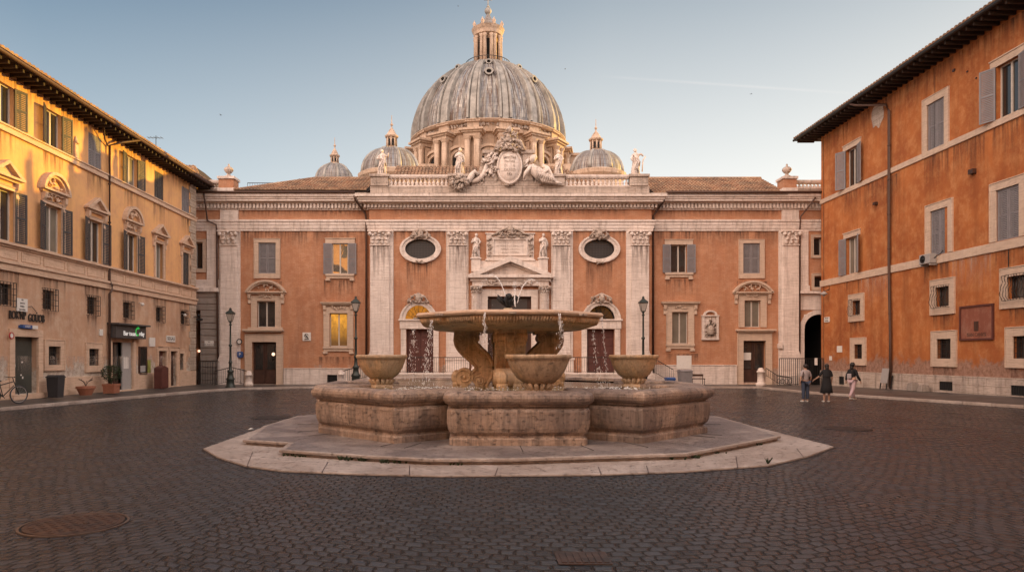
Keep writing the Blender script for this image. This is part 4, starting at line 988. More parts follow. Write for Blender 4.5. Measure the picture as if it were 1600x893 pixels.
# lantern
m=MB(MD)
m.lathe([(36*s10,dz(98)),(36*s10,dz(95)),(33*s10,dz(94)),(30*s10,dz(93)),(23*s10,dz(92))],(0,0,0),40,smooth=False)
m.lathe([(14.72*s10,dz(92)),(14.72*s10,dz(56)),(22.08*s10,dz(54)),(23*s10,dz(50)),(24.38*s10,dz(48)),(25.76*s10,dz(45.5)),(20.24*s10,dz(44)),(12.88*s10,dz(42))],(0,0,0),32,smooth=False)
lo=m.build('lantern',M['domestone'],dm)
m=MB(MD)
for i in range(8):
    a=2*PI*(i+.5)/8+R(-90)
    for da in (-.14,.14):
        c,s=math.cos(a+da),math.sin(a+da); m.lathe([(.28,dz(92)),(.24,dz(62)),(.24,dz(59)),(.34,dz(56))],(20.24*s10*c,20.24*s10*s,0),8)
    c,s=math.cos(a),math.sin(a)
    m.lathe([(.26,dz(46)),(.15,dz(44)),(.26,dz(41)),(.2,dz(39.5)),(.07,dz(38)),(.08,dz(37))],(23*s10*c,23*s10*s,0),8)
m.build('lantern_column',M['domestone'],lo)
m=MB(MD)
for i in range(8):
    a=2*PI*i/8+R(-90); T=Matrix.Rotation(a+PI/2,4,'Z')@Matrix.Translation((0,-14.72*s10-.03,0)); m.add(*(lambda p:(p[0],p[1]))(([(-.42,-.02,dz(90)),(.42,-.02,dz(90)),(.42,-.02,dz(63)),(.2,-.02,dz(60)),(-.2,-.02,dz(60)),(-.42,-.02,dz(63))],[(0,1,2,3,4,5)])),T=T)
m.build('lantern_opening',M['black'],lo)
m=MB(MD); m.lathe([(15.64*s10,dz(44)),(13.8*s10,dz(38)),(8.28*s10,dz(33)),(4.6*s10,dz(28)),(2.76*s10,dz(23))],(0,0,0),16); m.build('lantern_cap',M['lead'],lo)
m=MB(MD); m.ball((0,0,dz(17.5)),.52,12,9); m.lathe([(.2,dz(24)),(.25,dz(22))],(0,0,0),8); m.ball((0,0,dz(10.5)),.2,8,6); m.tube([(0,0,dz(12)),(0,0,dz(-3))],.09,6); m.tube([(-.6,0,dz(0)),(.6,0,dz(0))],.08,6); m.build('ball_and_cross',M['rib'],lo)
m=MB(MD); n=48
for i in range(n):
    a=2*PI*i/n; c,s=math.cos(a)*35*s10,math.sin(a)*35*s10; m.tube([(c,s,dz(95)),(c,s,dz(88.5))],.03,4)
m.tube([(math.cos(2*PI*i/n)*35*s10,math.sin(2*PI*i/n)*35*s10,dz(88.5)) for i in range(n)],.05,4,closed=True); m.build('gallery_railing',M['iron'],lo)
m=MB(MD); m.box(-12.2,12.2,-9,12,0,dz(275)); m.box(-9,9,-38,-9,0,17); m.build('crossing_block',M['domestone'],dm)
m=MB(MD)
for sx_,w1,w2 in ((-1,11.2,13.0),(1,11.2,14.6)):
    m=MB(MD); m.box(min(sx_*w1,sx_*w2),max(sx_*w1,sx_*w2),-2,6,dz(300),dz(241)); m.box(min(sx_*(w1-.2),sx_*(w2+.3)),max(sx_*(w1-.2),sx_*(w2+.3)),-2.3,6,dz(241),dz(237))
    m.build('stair_turret',M['domestone'],dm)
# small domes
def small_dome(label,px,ytop,ybase,rpx,ylt,rl,Y,flute=8):
    s=Y/F; cx=fx(px,Y); zf=lambda p:H+(VY-p)*s
    o=thing('small_dome',label,'dome',(cx,Y,0),'small domes around the great dome'); MS=Matrix.Translation((cx,Y,0))
    zb,zt_=zf(ybase),zf(ytop); Rr=rpx*s
    pr=[(Rr*math.cos(t)**.9 if math.cos(t)>0 else .01,zb+(zt_-zb)*math.sin(t)) for t in [R(a) for a in (0,12,24,36,48,60,70,78)]]
    m=MB(MS); m.lathe(pr,(0,0,0),48,cap=False); m.build('dome_shell',M['lead'],o)
    m=MB(MS)
    for i in range(flute):
        a=2*PI*(i+.5)/flute
        m.tube([((r+.03)*math.cos(a),(r+.03)*math.sin(a),z) for r,z in pr],[.22*(.4+.6*r/Rr) for r,z in pr],5)
    m.build('dome_ribs',M['rib'],o)
    m=MB(MS); m.lathe([(Rr*1.0,zb-6),(Rr*1.0,zb-1.0),(Rr*1.12,zb-.6),(Rr*1.14,zb-.2),(Rr*1.02,zb)],(0,0,0),32,smooth=False); m.box(-Rr,Rr,-Rr,Rr,0,zb-5.9); m.build('drum',M['domestone'],o)
    zl=pr[-1][1]; zc_=zf(ylt); r=rl*s
    m=MB(MS); m.lathe([(r*1.25,zl-.2),(r*1.2,zl+.1),(r*.8,zl+.15),(r*.8,zc_-.1),(r*1.25,zc_),(r*1.35,zc_+.15),(r*.95,zc_+.35),(r*.55,zc_+.8),(r*.2,zc_+1.1),(.06,zc_+1.3),(.18,zc_+1.5),(.05,zc_+1.7),(.03,zc_+2.6)],(0,0,0),16,smooth=False)
    for i in range(8): a=2*PI*i/8; m.lathe([(r*.16,zl+.1),(r*.14,zc_)],(r*.95*math.cos(a),r*.95*math.sin(a),0),6)
    l=m.build('lantern',M['domestone'],o)
    m=MB(MS)
    for i in range(8):
        a=2*PI*(i+.5)/8; T=Matrix.Rotation(a+PI/2,4,'Z')@Matrix.Translation((0,-r*.82,0)); m.box(-r*.2,r*.2,-.03,.03,zl+.3,zc_-.25,T)
    m.build('lantern_opening',M['black'],l)
small_dome('grey ribbed small dome behind the left balustrade statue',612,232,273,46,215,8,80)
small_dome('small dome with warm ribs right of the great drum',931,236,272,41,220,8.5,82)
small_dome('farthest small dome rising over the ridge of the left roof',523,256,288,29,245,6,92)
# ================================================================== left building
XLW=-18.4
ML=Matrix(((0,-1,0,XLW),(1,0,0,0),(0,0,1,0),(0,0,0,1)))   # local x->+Y, y(into wall)->-X
def yl(px): return -XLW*F/(VX-px)
def zl(px,py,Y=None): Y=Y or yl(px); return H+(VY-py)*Y/F
lb=thing('ochre_house','long ochre house on the left with pedimented windows and shops below','house',(XLW,35,0))
Y0,Y1=-4.0,44.5
bays=[26.5,29.6,32.85,36.3,39.45,43.05]
wtop=[]; wmid=[]; hh=[]
for y in bays: hh.append((y-.56,y+.56,11.02,12.6)); hh.append((y-.58,y+.58,6.5,8.5))
for y in (23.2,19.9,16.6,13.3,10,6.7): hh.append((y-.56,y+.56,11.02,12.6)); hh.append((y-.58,y+.58,6.5,8.5))
small=[(26.6,.8),(29.3,.8),(32.6,.8),(35.9,.85),(39.5,.8),(42.75,.8)]
for y,w in small: hh.append((y-w/2,y+w/2,4.0,4.82))
low=[(29.65,.85,1.62,2.42,(.26,.26,.22)),(32.7,.85,1.55,2.35,(.26,.26,.28)),(42.3,.75,1.15,2.15,(.26,.24,.3)),(25.2,.8,1.6,2.5,(.3,.26,.26))]
for y,w,a,b,_ in low: hh.append((y-w/2,y+w/2,a,b))
doors=[(yl(20),yl(57),.48,2.78),(yl(173),yl(206),.26,2.72),(yl(246),yl(258),.2,2.3),(yl(264.5),yl(275),.2,2.3)]
hh+=doors
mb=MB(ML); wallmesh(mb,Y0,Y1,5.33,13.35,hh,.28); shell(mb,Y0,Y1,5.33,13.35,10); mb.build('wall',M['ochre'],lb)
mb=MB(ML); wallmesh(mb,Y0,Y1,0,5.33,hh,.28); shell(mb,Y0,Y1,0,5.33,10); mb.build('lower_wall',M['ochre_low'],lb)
m=MB(ML); m.box(Y0,Y1+.05,-.10,.02,10.72,11.0); m.box(Y0,Y1+.05,-.15,.02,10.94,11.01); m.build('string_course',M['trim_or'],lb,bevel=.01)
m=MB(ML); m.box(Y0,Y1+.06,-.12,.02,5.33,5.6); m.box(Y0,Y1+.06,-.2,.02,5.6,5.72); m.box(Y0,Y1+.05,-.06,.02,5.72,6.25); m.box(Y0,Y1+.06,-.14,.02,6.25,6.33); m.box(Y0,Y1+.06,-.24,.02,6.33,6.44)
m.build('string_course',M['trim_or'],lb,bevel=.012)
m=MB(ML)
for i in range(len(bays)):
    y=bays[i]
    for a,b in ((y-.75,y+.75),(y+.95,(bays[i+1]-.95) if i<5 else y+.96)):
        if b-a>.2: m.box(a,b,-.09,.0,5.8,5.83); m.box(a,b,-.09,0,6.15,6.18); m.box(a,a+.03,-.09,0,5.83,6.15); m.box(b-.03,b,-.09,0,5.83,6.15)
m.build('string_panel',M['trim_or'],lb)
kinds=['open','open','shut','open','shut','shut']
for i,y in enumerate(bays):
    window(lb,ML,y,11.02,12.6,1.12,kinds[i],'sh_dark' if i not in (2,5) else 'sh_grey','curtain' if i==3 else 'glass',depth=.2,ajar=(25,12) if i==1 else (10,14))
for y in (23.2,19.9,16.6,13.3,10,6.7): window(lb,ML,y,11.02,12.6,1.12,'shut','sh_dark'); window(lb,ML,y,6.5,8.5,1.16,'shut','sh_dark')
mk=['open','open','open','open',None,'shut']
for i,y in enumerate(bays):
    pk='arc' if i in (1,3) else 'tri'
    zb=9.0; ph=.62 if pk=='tri' else .78
    window(lb,ML,y,6.5,8.5,1.16 if i<4 else .95,mk[i],'sh_dark','curtain' if i in (1,4) else 'glass',sur=(.14,.12,0) ,surmat='trim_or',ped=(pk,1.9,ph,zb+(.12 if pk=='arc' else 0)),ajar=(16,8))
for y,w in small: window(lb,ML,y,4.0,4.82,w,None,grille='cage',mull=False,fmat='soffit')
for y,w,a,b,s in low: window(lb,ML,y,a,b,w,None,sur=s,surmat='trim_or',grille='flat',mull=False,fmat='soffit')
# doors
d=doors[0]; m=MB(ML); m.box(d[0],d[1]-.45,.2,.24,d[2],d[3]); 
for i in range(22): m.box(d[0],d[1]-.45,.17,.2,d[2]+i*.104,d[2]+i*.104+.08)
m.box(d[1]-.45,d[1],.2,.24,d[2],d[3])
o=m.build('roller_door',M['roll'],lb)
m=MB(ML); m.box(d[0]-.3,d[0],-.1,.02,.3,d[3]); m.box(d[1],d[1]+.3,-.1,.02,.3,d[3]); m.box(d[0]-.3,d[1]+.3,-.103,.02,d[3],d[3]+.3); m.box(d[0]-.3,d[1]+.3,-.25,.1,.26,.47); m.build('door_surround',M['trim_or'],o,bevel=.01)
m=MB(ML); 
rd=random.Random(4)
for i in range(7): 
    a=d[0]+rd.uniform(.05,.9); z=1.4+rd.uniform(-.4,.5); m.box(a,a+rd.uniform(.03,.1),.16,.168,z,z+rd.uniform(.04,.12))
m.build('sticker',M['white'],o)
d=doors[1]; m=MB(ML); mid=d[0]+(d[1]-d[0])*.58
door(lb,ML,d[0],mid,d[2],d[3],'wood_dark',None,glass='glass',panels=(2,3),step=False)
m=MB(ML); m.box(mid+.01,d[1],.05,.12,d[2],d[3]); m.build('shop_panel',M['grey_panel'],lb)
m=MB(ML); m.box(mid+.12,mid+.62,.035,.05,1.35,1.95); m.build('menu_board',M['white'],lb)
m=MB(ML); m.box(d[0]-.28,d[0],-.1,.02,.2,d[3]+.1); m.box(d[1],d[1]+.28,-.1,.02,.2,d[3]+.1); m.box(d[0],d[1],-.2,.1,.1,d[2]-.01); m.build('door_surround',M['trim_or'],lb,bevel=.01)
for k in (2,3):
    d=doors[k]; door(lb,ML,d[0],d[1],d[2],d[3],'wood_red' if k==2 else 'wood_dark',.22,'trim_or',panels=(2,4),depth=.2)
# stone base and quoins
cuts=[(doors[0][0]-.3,doors[0][1]+.3),(doors[1][0]-.3,doors[1][1]+.3),(doors[2][0]-.26,doors[2][1]+.26),(doors[3][0]-.26,doors[3][1]+.26)]
cur=28.85; 
def seg(a,b):
    n=max(1,int((b-a)/1.6)); m=MB(ML)
    for i in range(n): m.box(a+(b-a)*i/n+.004,a+(b-a)*(i+1)/n-.004,-.07,.02,0,1.06)
    m.build('stone_base',M['trim_or'],lb,bevel=.012)
seg(Y0,cuts[0][0]); seg(cuts[0][1],cuts[1][0]); seg(cuts[1][1],cuts[2][0]); seg(cuts[3][1],Y1+.03)
m=MB(ML); z=1.08; i=0
while z<13.2:
    if not(5.2<z<6.3) : 
        a=Y1-(.95 if i%2 else .75); m.box(a,Y1+.05,-.06,.5,z+.012,min(z+.41,13.2))
    z+=.42; i+=1
m.build('quoin',M['quoin'],lb,bevel=.02)
for y in bays:
    streaks(lb,ML,y-.7,y+.7,10.7,1.3); streaks(lb,ML,y-.9,y+.9,5.32,1.1)
for y,w in small: streaks(lb,ML,y-w/2,y+w/2,3.94,.9)
streaks(lb,ML,26.0,44.0,13.0,1.0); streaks(lb,ML,24,44,2.0,.9,'stain_lt')
# eaves and roof
m=MB(ML)
m.prismx([(-.85,13.15),(-.85,13.28),(5,15.3),(10.8,13.28),(10.8,13.15),(0,13.12)],Y0,Y1+.7)
m.build('roof',M['soffit'],lb)
m=MB(ML); y=Y0+.2
while y<Y1+.6: m.box(y,y+.1,-.8,0,12.98,13.14); y+=.42
m.build('rafter',M['soffit'],lb)
m=MB(); nc=int((Y1+.8-Y0)/.25); nv=6
tile_roof(m,(XLW+.92,Y0,13.3),(0,.25,0),(-5.9/14,0,2.05/14),nc,3,.115); 
m.build('roof_tiles',M['tile'],lb)
m=MB(); slab(m,(XLW+.8,Y0,13.3),(XLW+.8,Y1+.72,13.3),(XLW-5,Y1+.72,15.36),(XLW-5,Y0,15.36),.05); slab(m,(XLW-10.8,Y0,13.3),(XLW-10.8,Y1+.72,13.3),(XLW-5,Y1+.72,15.36),(XLW-5,Y0,15.36),.05); m.build('roof_cover',M['tile'],lb)
m=MB(); m.tube([(XLW+.95,Y0,13.2),(XLW+.95,Y1+.7,13.2)],.08,8); m.build('gutter',M['pipe'],lb)
yp=33.9
pipe(lb,[(XLW+.95,yp+1.4,13.15),(XLW+.5,yp+.5,12.75),(XLW+.14,yp,12.45),(XLW+.14,yp,5.75),(XLW+.26,yp+.02,5.5),(XLW+.26,yp+.02,5.3),(XLW+.14,yp,5.1),(XLW+.14,yp,.25)],.06)
pipe(lb,[(XLW+.4,yp-1.0,13.0),(XLW+.2,yp-.55,12.6),(XLW+.1,yp-.1,12.4)],.035)
# antenna
an=thing('antenna','thin rooftop television antenna on the ochre house','antenna',(XLW-.8,yl(255)*1.02,13.9))
ax0,ay0=XLW-.8,yl(255)*1.02
m=MB(); zt0=H+(VY-212)*ay0/F
m.tube([(ax0,ay0,13.8),(ax0,ay0,zt0)],.02,5); 
m.tube([(ax0-.5,ay0,zt0-.1),(ax0+.4,ay0,zt0-.15)],.015,4); m.tube([(ax0-.3,ay0,zt0-.55),(ax0+.3,ay0,zt0-.75)],.015,4)
for k in range(5): x=ax0-.45+k*.2; m.tube([(x,ay0-.2,zt0-.12),(x,ay0+.2,zt0-.12)],.01,4)
m.build('mast',M['iron'],an)
# shop sign, letters, plaques
sg=thing('shop_sign','dark grey shop fascia with pale and green lettering above the shop door','sign',(XLW+.3,35.5,3.0))
ya,yb=33.98,37.05
m=MB(ML); m.box(ya,yb,-.42,-.02,2.92,3.58); m.box(ya-.1,yb+.12,-.62,-.02,3.58,3.66); m.build('fascia',simple('dark_fascia',(.07,.065,.065),.6),sg)
text(sg,'Bar tsuan',ML,ya+1.35,3.16,.33,'ltr','sign_lettering',-.43,.01,1.05)
text(sg,'C',ML,ya+2.06,3.25,.62,'green','sign_emblem',-.435,.012,.7)
m=MB(ML); m.tube([(ya+2.0,-.45,3.42),(ya+2.15,-.45,3.5),(ya+2.28,-.45,3.44)],[.02,.05,.02],6); m.build('sign_leaf',M['green'],sg)
text(sg,'rday',ML,ya+2.58,3.18,.33,'ltr','sign_lettering',-.43,.01,.95)
lt=thing('wall_lettering','dark metal letters reading BOK NP GODOB above the roller door','lettering',(XLW+.05,27.8,3.6))
text(lt,"BOK'NP",ML,27.25,3.62,.46,'rail','letter',-.05,.02,.62); text(lt,"GOÙOB",ML,28.42,3.56,.46,'rail','letter',-.05,.02,.62)
m=MB(ML); m.tube([(27.5,-.05,3.9),(28.1,-.05,4.05),(28.4,-.05,3.85)],.012,4); m.build('cable',M['iron'],lt)
def signboard(name,label,M4,x0,x1,z0,z1,mat='white',y=-.06,t=.03,txt=None,tm='iron',cat='sign',group=None,size=None):
    P=M4@Vector(((x0+x1)/2,y,(z0+z1)/2)); o=thing(name,label,cat,tuple(P),group)
    m=MB(M4); m.box(x0,x1,y,y+t,z0,z1)
    if y+t<-.001: m.box(x0+.02,x1-.02,y+t,0,z0+.02,z1-.02)
    m.build('board',M[mat],o,bevel=.004)
    if txt:
        n=len(txt); 
        for i,s in enumerate(txt):
            if s: text(o,s,M4,(x0+x1)/2,z1-(z1-z0)*(i+.5)/n,size or (z1-z0)/n*.75,tm,'sign_text',y-.004,.003,.9)
    return o
signboard('stone_plaque','pale stone plaque above the dark metal letters',ML,yl(24),yl(41),zl(32,486),zl(32,466),txt=['VIA','SANTA','MARIA','IN ROMA'],tm='rail',cat='plaque')
signboard('lit_sign','small blue and white sign over the roller door',ML,yl(28),yl(43),zl(40,513),zl(40,507.5),'blue',-.2,.12,['GOIUM'],'white')
signboard('small_sign','plain white end panel beside the small blue sign',ML,yl(43)+.01,yl(52),zl(44,513.5),zl(44,508),'white',-.2,.12)
signboard('small_sign','small white notice beside the brown downpipe on the ochre house',ML,yl(154),yl(160)-.05,zl(157,524),zl(157,514),'white')
signboard('small_sign','square white plaque between fascia and red-brown door',ML,yl(232),yl(241),zl(236,541),zl(236,527),'white')
signboard('small_sign','wide white sign above the two small doors',ML,yl(259),yl(272.5),zl(266,534),zl(266,524),'white',txt=['SEEGALE'],tm='rail')
signboard('poster','small yellow-green poster right of the glazed notice case',ML,yl(229),yl(234),zl(231,583),zl(231,562),'poster' if 'poster' in M else 'white',cat='poster') if False else None
M['poster']=simple('yellow_green_poster',(.35,.36,.08),.6,var=.6,scale=3)
signboard('poster','small yellow-green poster right of the glazed notice case',ML,yl(229.5),yl(234),zl(231,583),zl(231,562),'poster',cat='poster')
nb=thing('notice_case','dark framed glazed notice case on the ochre wall right of the shop','notice board',(XLW+.1,37.6,1.1))
a,b,c,d=yl(216),yl(228),zl(222,585),zl(222,541)
m=MB(ML); m.box(a,b,-.08,0,c,c+.06); m.box(a,b,-.08,0,d-.08,d); m.box(a,a+.07,-.08,0,c+.06,d-.08); m.box(b-.07,b,-.08,0,c+.06,d-.08); m.build('case_frame',M['wood_dark'],nb)
m=MB(ML); m.box(a+.07,b-.07,-.04,0,c+.06,d-.08); m.build('case_glass',M['glass'],nb)
m=MB(ML); m.box(a+.15,b-.15,-.05,-.042,c+.15,c+.5); m.build('notice',M['grey_panel'],nb)
def disc_sign(name,label,P,r,mat,rim=None,M4=I4):
    o=thing(name,label,'sign',P); m=MB(Matrix.Translation(P)@M4); m.arc(0,0,r*.7,r,-.03,0,0,360,20); m.build('sign_rim',M[rim or mat],o)
    m=MB(Matrix.Translation(P)@M4); m.prism([(r*.72*math.cos(2*PI*i/20),r*.72*math.sin(2*PI*i/20)) for i in range(20)],-.02,0); m.build('sign_face',M[mat],o); return o
RL=Matrix(((0,-1,0,0),(1,0,0,0),(0,0,1,0),(0,0,0,1)))
disc_sign('round_sign','small round red sign beside the roller door lintel',(XLW+.1,yl(13.5),zl(13.5,524)),.14,'white','red',RL)
def camera_unit(label,P,q=1):
    o=thing('wall_camera',label,'security camera',P,'white cameras on the ochre house'); m=MB(Matrix.Translation(P)); m.tube([(0,0,0),(.15,0,-.02)],.02,5); m.ball((.2,0,-.08),(.1,.1,.09),8,6); m.build('camera_dome',M['white'],o)
camera_unit('white dome camera over the shop fascia',(XLW,yl(217),zl(217,473)))
camera_unit('white dome camera beside the last small barred window',(XLW,yl(284),zl(284,490)))
lp_=thing('wall_floodlight','dark floodlight cluster on the corner quoins of the ochre house','floodlight',(XLW,44.1,zl(300,497))); m=MB(Matrix.Translation((XLW,44.1,zl(300,497)))); m.tube([(0,0,.1),(.3,0,.1),(.4,0,0)],.025,5); m.box(.3,.6,-.15,.15,-.15,0); m.ball((.35,.1,.2),.1); m.build('lamp_housing',M['iron'],lp_)
# small projecting niche
m=MB(ML); yn=yl(117); m.box(yn-.12,yn+.12,-.1,.02,11.06,11.7); m.lathe([(.13,0),(.02,.35)],(yn,-.05,11.7),6); m.build('wall_niche',M['trim_or'],lb)
# ================================================================== right building
XRW=22.5
MR=Matrix(((0,1,0,XRW),(-1,0,0,0),(0,0,1,0),(0,0,0,1)))  # local x->-Y, y into wall->+X ; use cx=-Y
def yr(px): return XRW*F/(px-VX)
def zr_(px,py): return H+(VY-py)*yr(px)/F
rb=thing('orange_house','tall orange house on the right with grey shutters and pale stone window frames','house',(XRW,35,0))
RY1=44.7
tb=[41.0,33.5,28.95,24.4,20,15.5,11,6.5]
hh=[]
for y in tb: hh.append((-y-.63,-y+.63,12.2,14.5)); hh.append((-y-.63,-y+.63,6.95,9.15))
sb=[(40.5,.85,4.45,5.3),(33.0,.95,4.4,5.35),(28.2,1.5,4.4,5.35)]
for y,w,a,b in sb: hh.append((-y-w/2,-y+w/2,a,b))
l2=[(40.3,.85,1.85,2.7),(32.9,1.0,1.88,2.83),(28.0,1.3,1.9,2.83)]
for y,w,a,b in l2: hh.append((-y-w/2,-y+w/2,a,b))
cel=[(-yr(1469),-yr(1490),.36,.78),(-yr(1581),-yr(1581)+2.0,.36,.78),(-yr(1312),-yr(1320),.25,.75)]
mb=MB(MR); wallmesh(mb,-RY1,4,0,16.75,hh,.28); shell(mb,-RY1,4,0,16.75,12); mb.build('wall',M['orange'],rb)
m=MB(MR); m.box(-RY1-.06,4,-.07,.02,11.92,12.2); m.build('string_course',M['trim'],rb,bevel=.01)
m=MB(MR); m.box(-RY1-.06,4,-.07,.02,6.52,6.92); m.build('string_course',M['trim'],rb,bevel=.01)
for i,y in enumerate(tb):
    op=i in (0,2)
    if op: window(rb,MR,-y,12.2,14.5,1.26,'open','sh_grey','glass',lintel=(.34,.3,0),ajar=(24,14) if i==2 else (30,14))
    else: window(rb,MR,-y,12.2,14.5,1.26,'shut','sh_grey','glass',sur=(.3,.33,0))
    if i==0: window(rb,MR,-y,6.95,9.15,1.2,'open','sh_grey','curtain',lintel=(.3,.3,0),ajar=(10,25))
    else: window(rb,MR,-y+(.25 if i==1 else 0),6.95,9.15,1.26,'shut','sh_grey','glass',sur=(.32,.32,0))
for k,(y,w,a,b) in enumerate(sb): window(rb,MR,-y,a,b,w,None,sur=(.36,.36,.36),grille='belly',mull=False,fmat='soffit')
for k,(y,w,a,b) in enumerate(l2): window(rb,MR,-y,a,b,w,None,sur=(.36,.36,.36),grille='flat',mull=False,fmat='soffit')
m=MB(MR); a=-RY1-.06
cuts=sorted([(c[0],c[1]) for c in cel])
cur=-RY1-.06
for c0,c1,za,zb in sorted(cel):
    n=max(1,int((c0-cur)/1.7))
    for i in range(n): m.box(cur+(c0-cur)*i/n+.004,cur+(c0-cur)*(i+1)/n-.004,-.06,.02,0,1.08)
    m.box(c0,c1,-.06,.02,zb,1.08); m.box(c0,c1,-.06,.02,0,za); cur=c1
n=int((4-cur)/1.7)
for i in range(n): m.box(cur+(4-cur)*i/n+.004,cur+(4-cur)*(i+1)/n-.004,-.06,.02,0,1.08)
m.build('stone_base',M['trav_dirty'],rb,bevel=.01)
for c0,c1,za,zb in cel:
    m=MB(MR); m.box(c0,c1,-.02,.0,za,zb); o=m.build('cellar_opening',M['black'],rb)
    m=MB(MR); x=c0+.06
    while x<c1: m.tube([(x,-.04,za),(x,-.04,zb)],.012,4); x+=.13
    m.build('cellar_grille',M['iron'],o)
m=MB(MR); m.prismx([(-1.15,16.42),(-1.15,16.55),(6,19.2),(13.2,16.55),(13.2,16.42),(0,16.4)],-RY1-1.2,4); m.build('roof',M['soffit'],rb)
m=MB(MR); x=-RY1-1.0
while x<4: m.box(x,x+.1,-1.1,0,16.25,16.41); x+=.45
m.build('rafter',M['soffit'],rb)
m=MB(); nc=int((RY1+1.3+4)/.25); tile_roof(m,(XRW-1.2,RY1+1.3,16.56),(0,-.25,0),(7.15/16,0,2.65/16),nc,3,.115); m.build('roof_tiles',M['tile'],rb)
m=MB(); m.tube([(XRW-1.25,-4,16.46),(XRW-1.25,RY1+1.2,16.46)],.08,8); m.build('gutter',M['iron'],rb)
yp=yr(1393)
pipe(rb,[(XRW-1.22,yp+1.9,16.4),(XRW-1.1,yp+1.6,16.2),(XRW-.2,yp+.15,15.7),(XRW-.14,yp,15.3),(XRW-.14,yp,6.9),(XRW-.14,yp-.12,3.0),(XRW-.14,yp-.12,.25)],.07)
m=MB(MR); m.tube([(-RY1+.35,-.02,16.2),(-RY1+.38,-.02,.3)],.012,4); m.tube([(-33.55,-.02,16.2),(-33.6,-.02,12.25)],.008,4); m.tube([(-28.9,-.03,6.6),(-28.9,-.03,5.7)],.02,4); m.build('wall_cable',M['rail'],rb)
for y in tb[:4]:
    streaks(rb,MR,-y-.9,-y+.9,11.9,1.7); streaks(rb,MR,-y-.9,-y+.9,6.5,1.3); streaks(rb,MR,-y+1.2,-y+3.2,11.9,2.2); streaks(rb,MR,-y+.9,-y+3.6,6.5,1.8,'stain_lt')
for y,w,a,b in sb: streaks(rb,MR,-y-.7,-y+.7,a-.38,1.0)
for y,w,a,b in l2: streaks(rb,MR,-y-.8,-y+.8,a-.38,.9)
streaks(rb,MR,-44.6,-24,16.2,1.6); streaks(rb,MR,-yr(1393)-.5,-yr(1393)+.7,11.8,3.5)
# missing plaster patch
m=MB(MR); rd=random.Random(8); cy,cz=-yr(1371),zr_(1371,180)
pts=[(cy+ (.55+.28*rd.random())*math.cos(a)*1.0,cz+(.5+.3*rd.random())*math.sin(a)) for a in [2*PI*i/14 for i in range(14)]]
m.prism(pts,-.012,.0); m.build('bare_patch',M['trav_dirty'],rb)
m=MB(MR)
for px,py,w in ((1522,268,.3),(1370,318,.22),(1491,110,.16),(1512,112,.08),(1526,122,.08)):
    m=MB(MR); y=-yr(px); z=zr_(px,py); m.box(y-w/2,y+w/2,-.18 if w>.2 else -.05,0,z-w*.35,z+w*.35); m.build('wall_bracket',M['wood_dark'],rb)
# terracotta plaque
pl=thing('terracotta_plaque','faded terracotta inscription panel between two barred windows of the orange house','plaque',(XRW-.05,30.7,2.7))
a,b,c,d=-yr(1501),-yr(1554),zr_(1528,531),zr_(1528,476)
m=MB(MR); m.box(a+.08,b-.08,-.03,0,c+.08,d-.08); m.build('panel',M['plq'] if 'plq' in M else plaster('faded_red_panel',(.30,.11,.07),(.25,.09,.06),(.40,.22,.16)),pl)
m=MB(MR)
for r_ in ((a,b,c,c+.08),(a,b,d-.08,d),(a,a+.08,c+.08,d-.08),(b-.08,b,c+.08,d-.08)): m.box(r_[0],r_[1],-.08,0,r_[2],r_[3])
m.build('panel_frame',M['wood_red'],pl)
m=MB(MR); m.box((a+b)/2-.13,(a+b)/2+.13,-.05,-.03,c+.42,c+.85); m.build('panel_niche',M['wood_dark'],pl)
text(pl,'ISAN CANVSI',MR,(a+b)/2,c+.24,.24,'wood_dark','panel_text',-.034,.004,.85)
# AC, floodlight, signs, small notices
ac=thing('air_conditioner','small grey air conditioning unit under a shuttered window of the orange house','air conditioner',(XRW-.3,33.9,6.5))
m=MB(MR); y=-33.75; m.box(y-.4,y+.4,-.42,-.08,6.55,7.02); m.box(y-.35,y-.3,-.4,0,6.45,6.55); m.box(y+.3,y+.35,-.4,0,6.45,6.55); m.build('housing',M['grey_panel'],ac,bevel=.02)
m=MB(MR); m.arc(y-.12,6.79,.13,.19,-.44,-.42,0,360,16); m.lathe([(.13,0),(.02,.02)],(0,0,0),12,T=Matrix.Translation((y-.12,-.425,6.79))@Matrix.Rotation(PI/2,4,'X')); m.build('fan_grille',M['iron'],ac)
m=MB(MR); m.tube([(y+.4,-.2,6.8),(y+.7,-.1,6.95),(y+.8,-.03,7.1)],.02,5); m.build('hose',M['iron'],ac)
fl=thing('wall_lamp','small bracket lamp with grey hood near the corner of the orange house','lamp',(XRW,yr(1296),zr_(1296,460)))
P=(XRW,yr(1296),zr_(1296,460)); m=MB(Matrix.Translation(P)); m.tube([(0,0,.35),(-.1,0,.3),(-.35,0,.2)],.025,5); m.tube([(0,0,.9),(-.02,0,.3)],.015,4); m.build('bracket',M['iron'],fl)
m=MB(Matrix.Translation(P)); m.lathe([(.06,.2),(.2,.08),(.22,0)],(-.35,0,0),12); m.ball((-.35,0,0),.12,8,6); m.build('lamp_hood',M['grey_panel'],fl)
signboard('street_sign','small dark and white street sign at the corner of the orange house',MR,-yr(1289),-yr(1297),zr_(1293,503),zr_(1293,495),'white',txt=['VIA DEL','CORTILE'],tm='iron',size=.12)
signboard('small_notice','white paper notice on the orange wall, upper of two',MR,-yr(1308),-yr(1316),zr_(1312,550),zr_(1312,540),'white',-.02,.02,cat='notice')
signboard('small_notice','tiny white house number plate on the orange wall near the arch',MR,-yr(1296),-yr(1300),zr_(1298,562.5),zr_(1298,556),'white',-.02,.02,cat='notice')
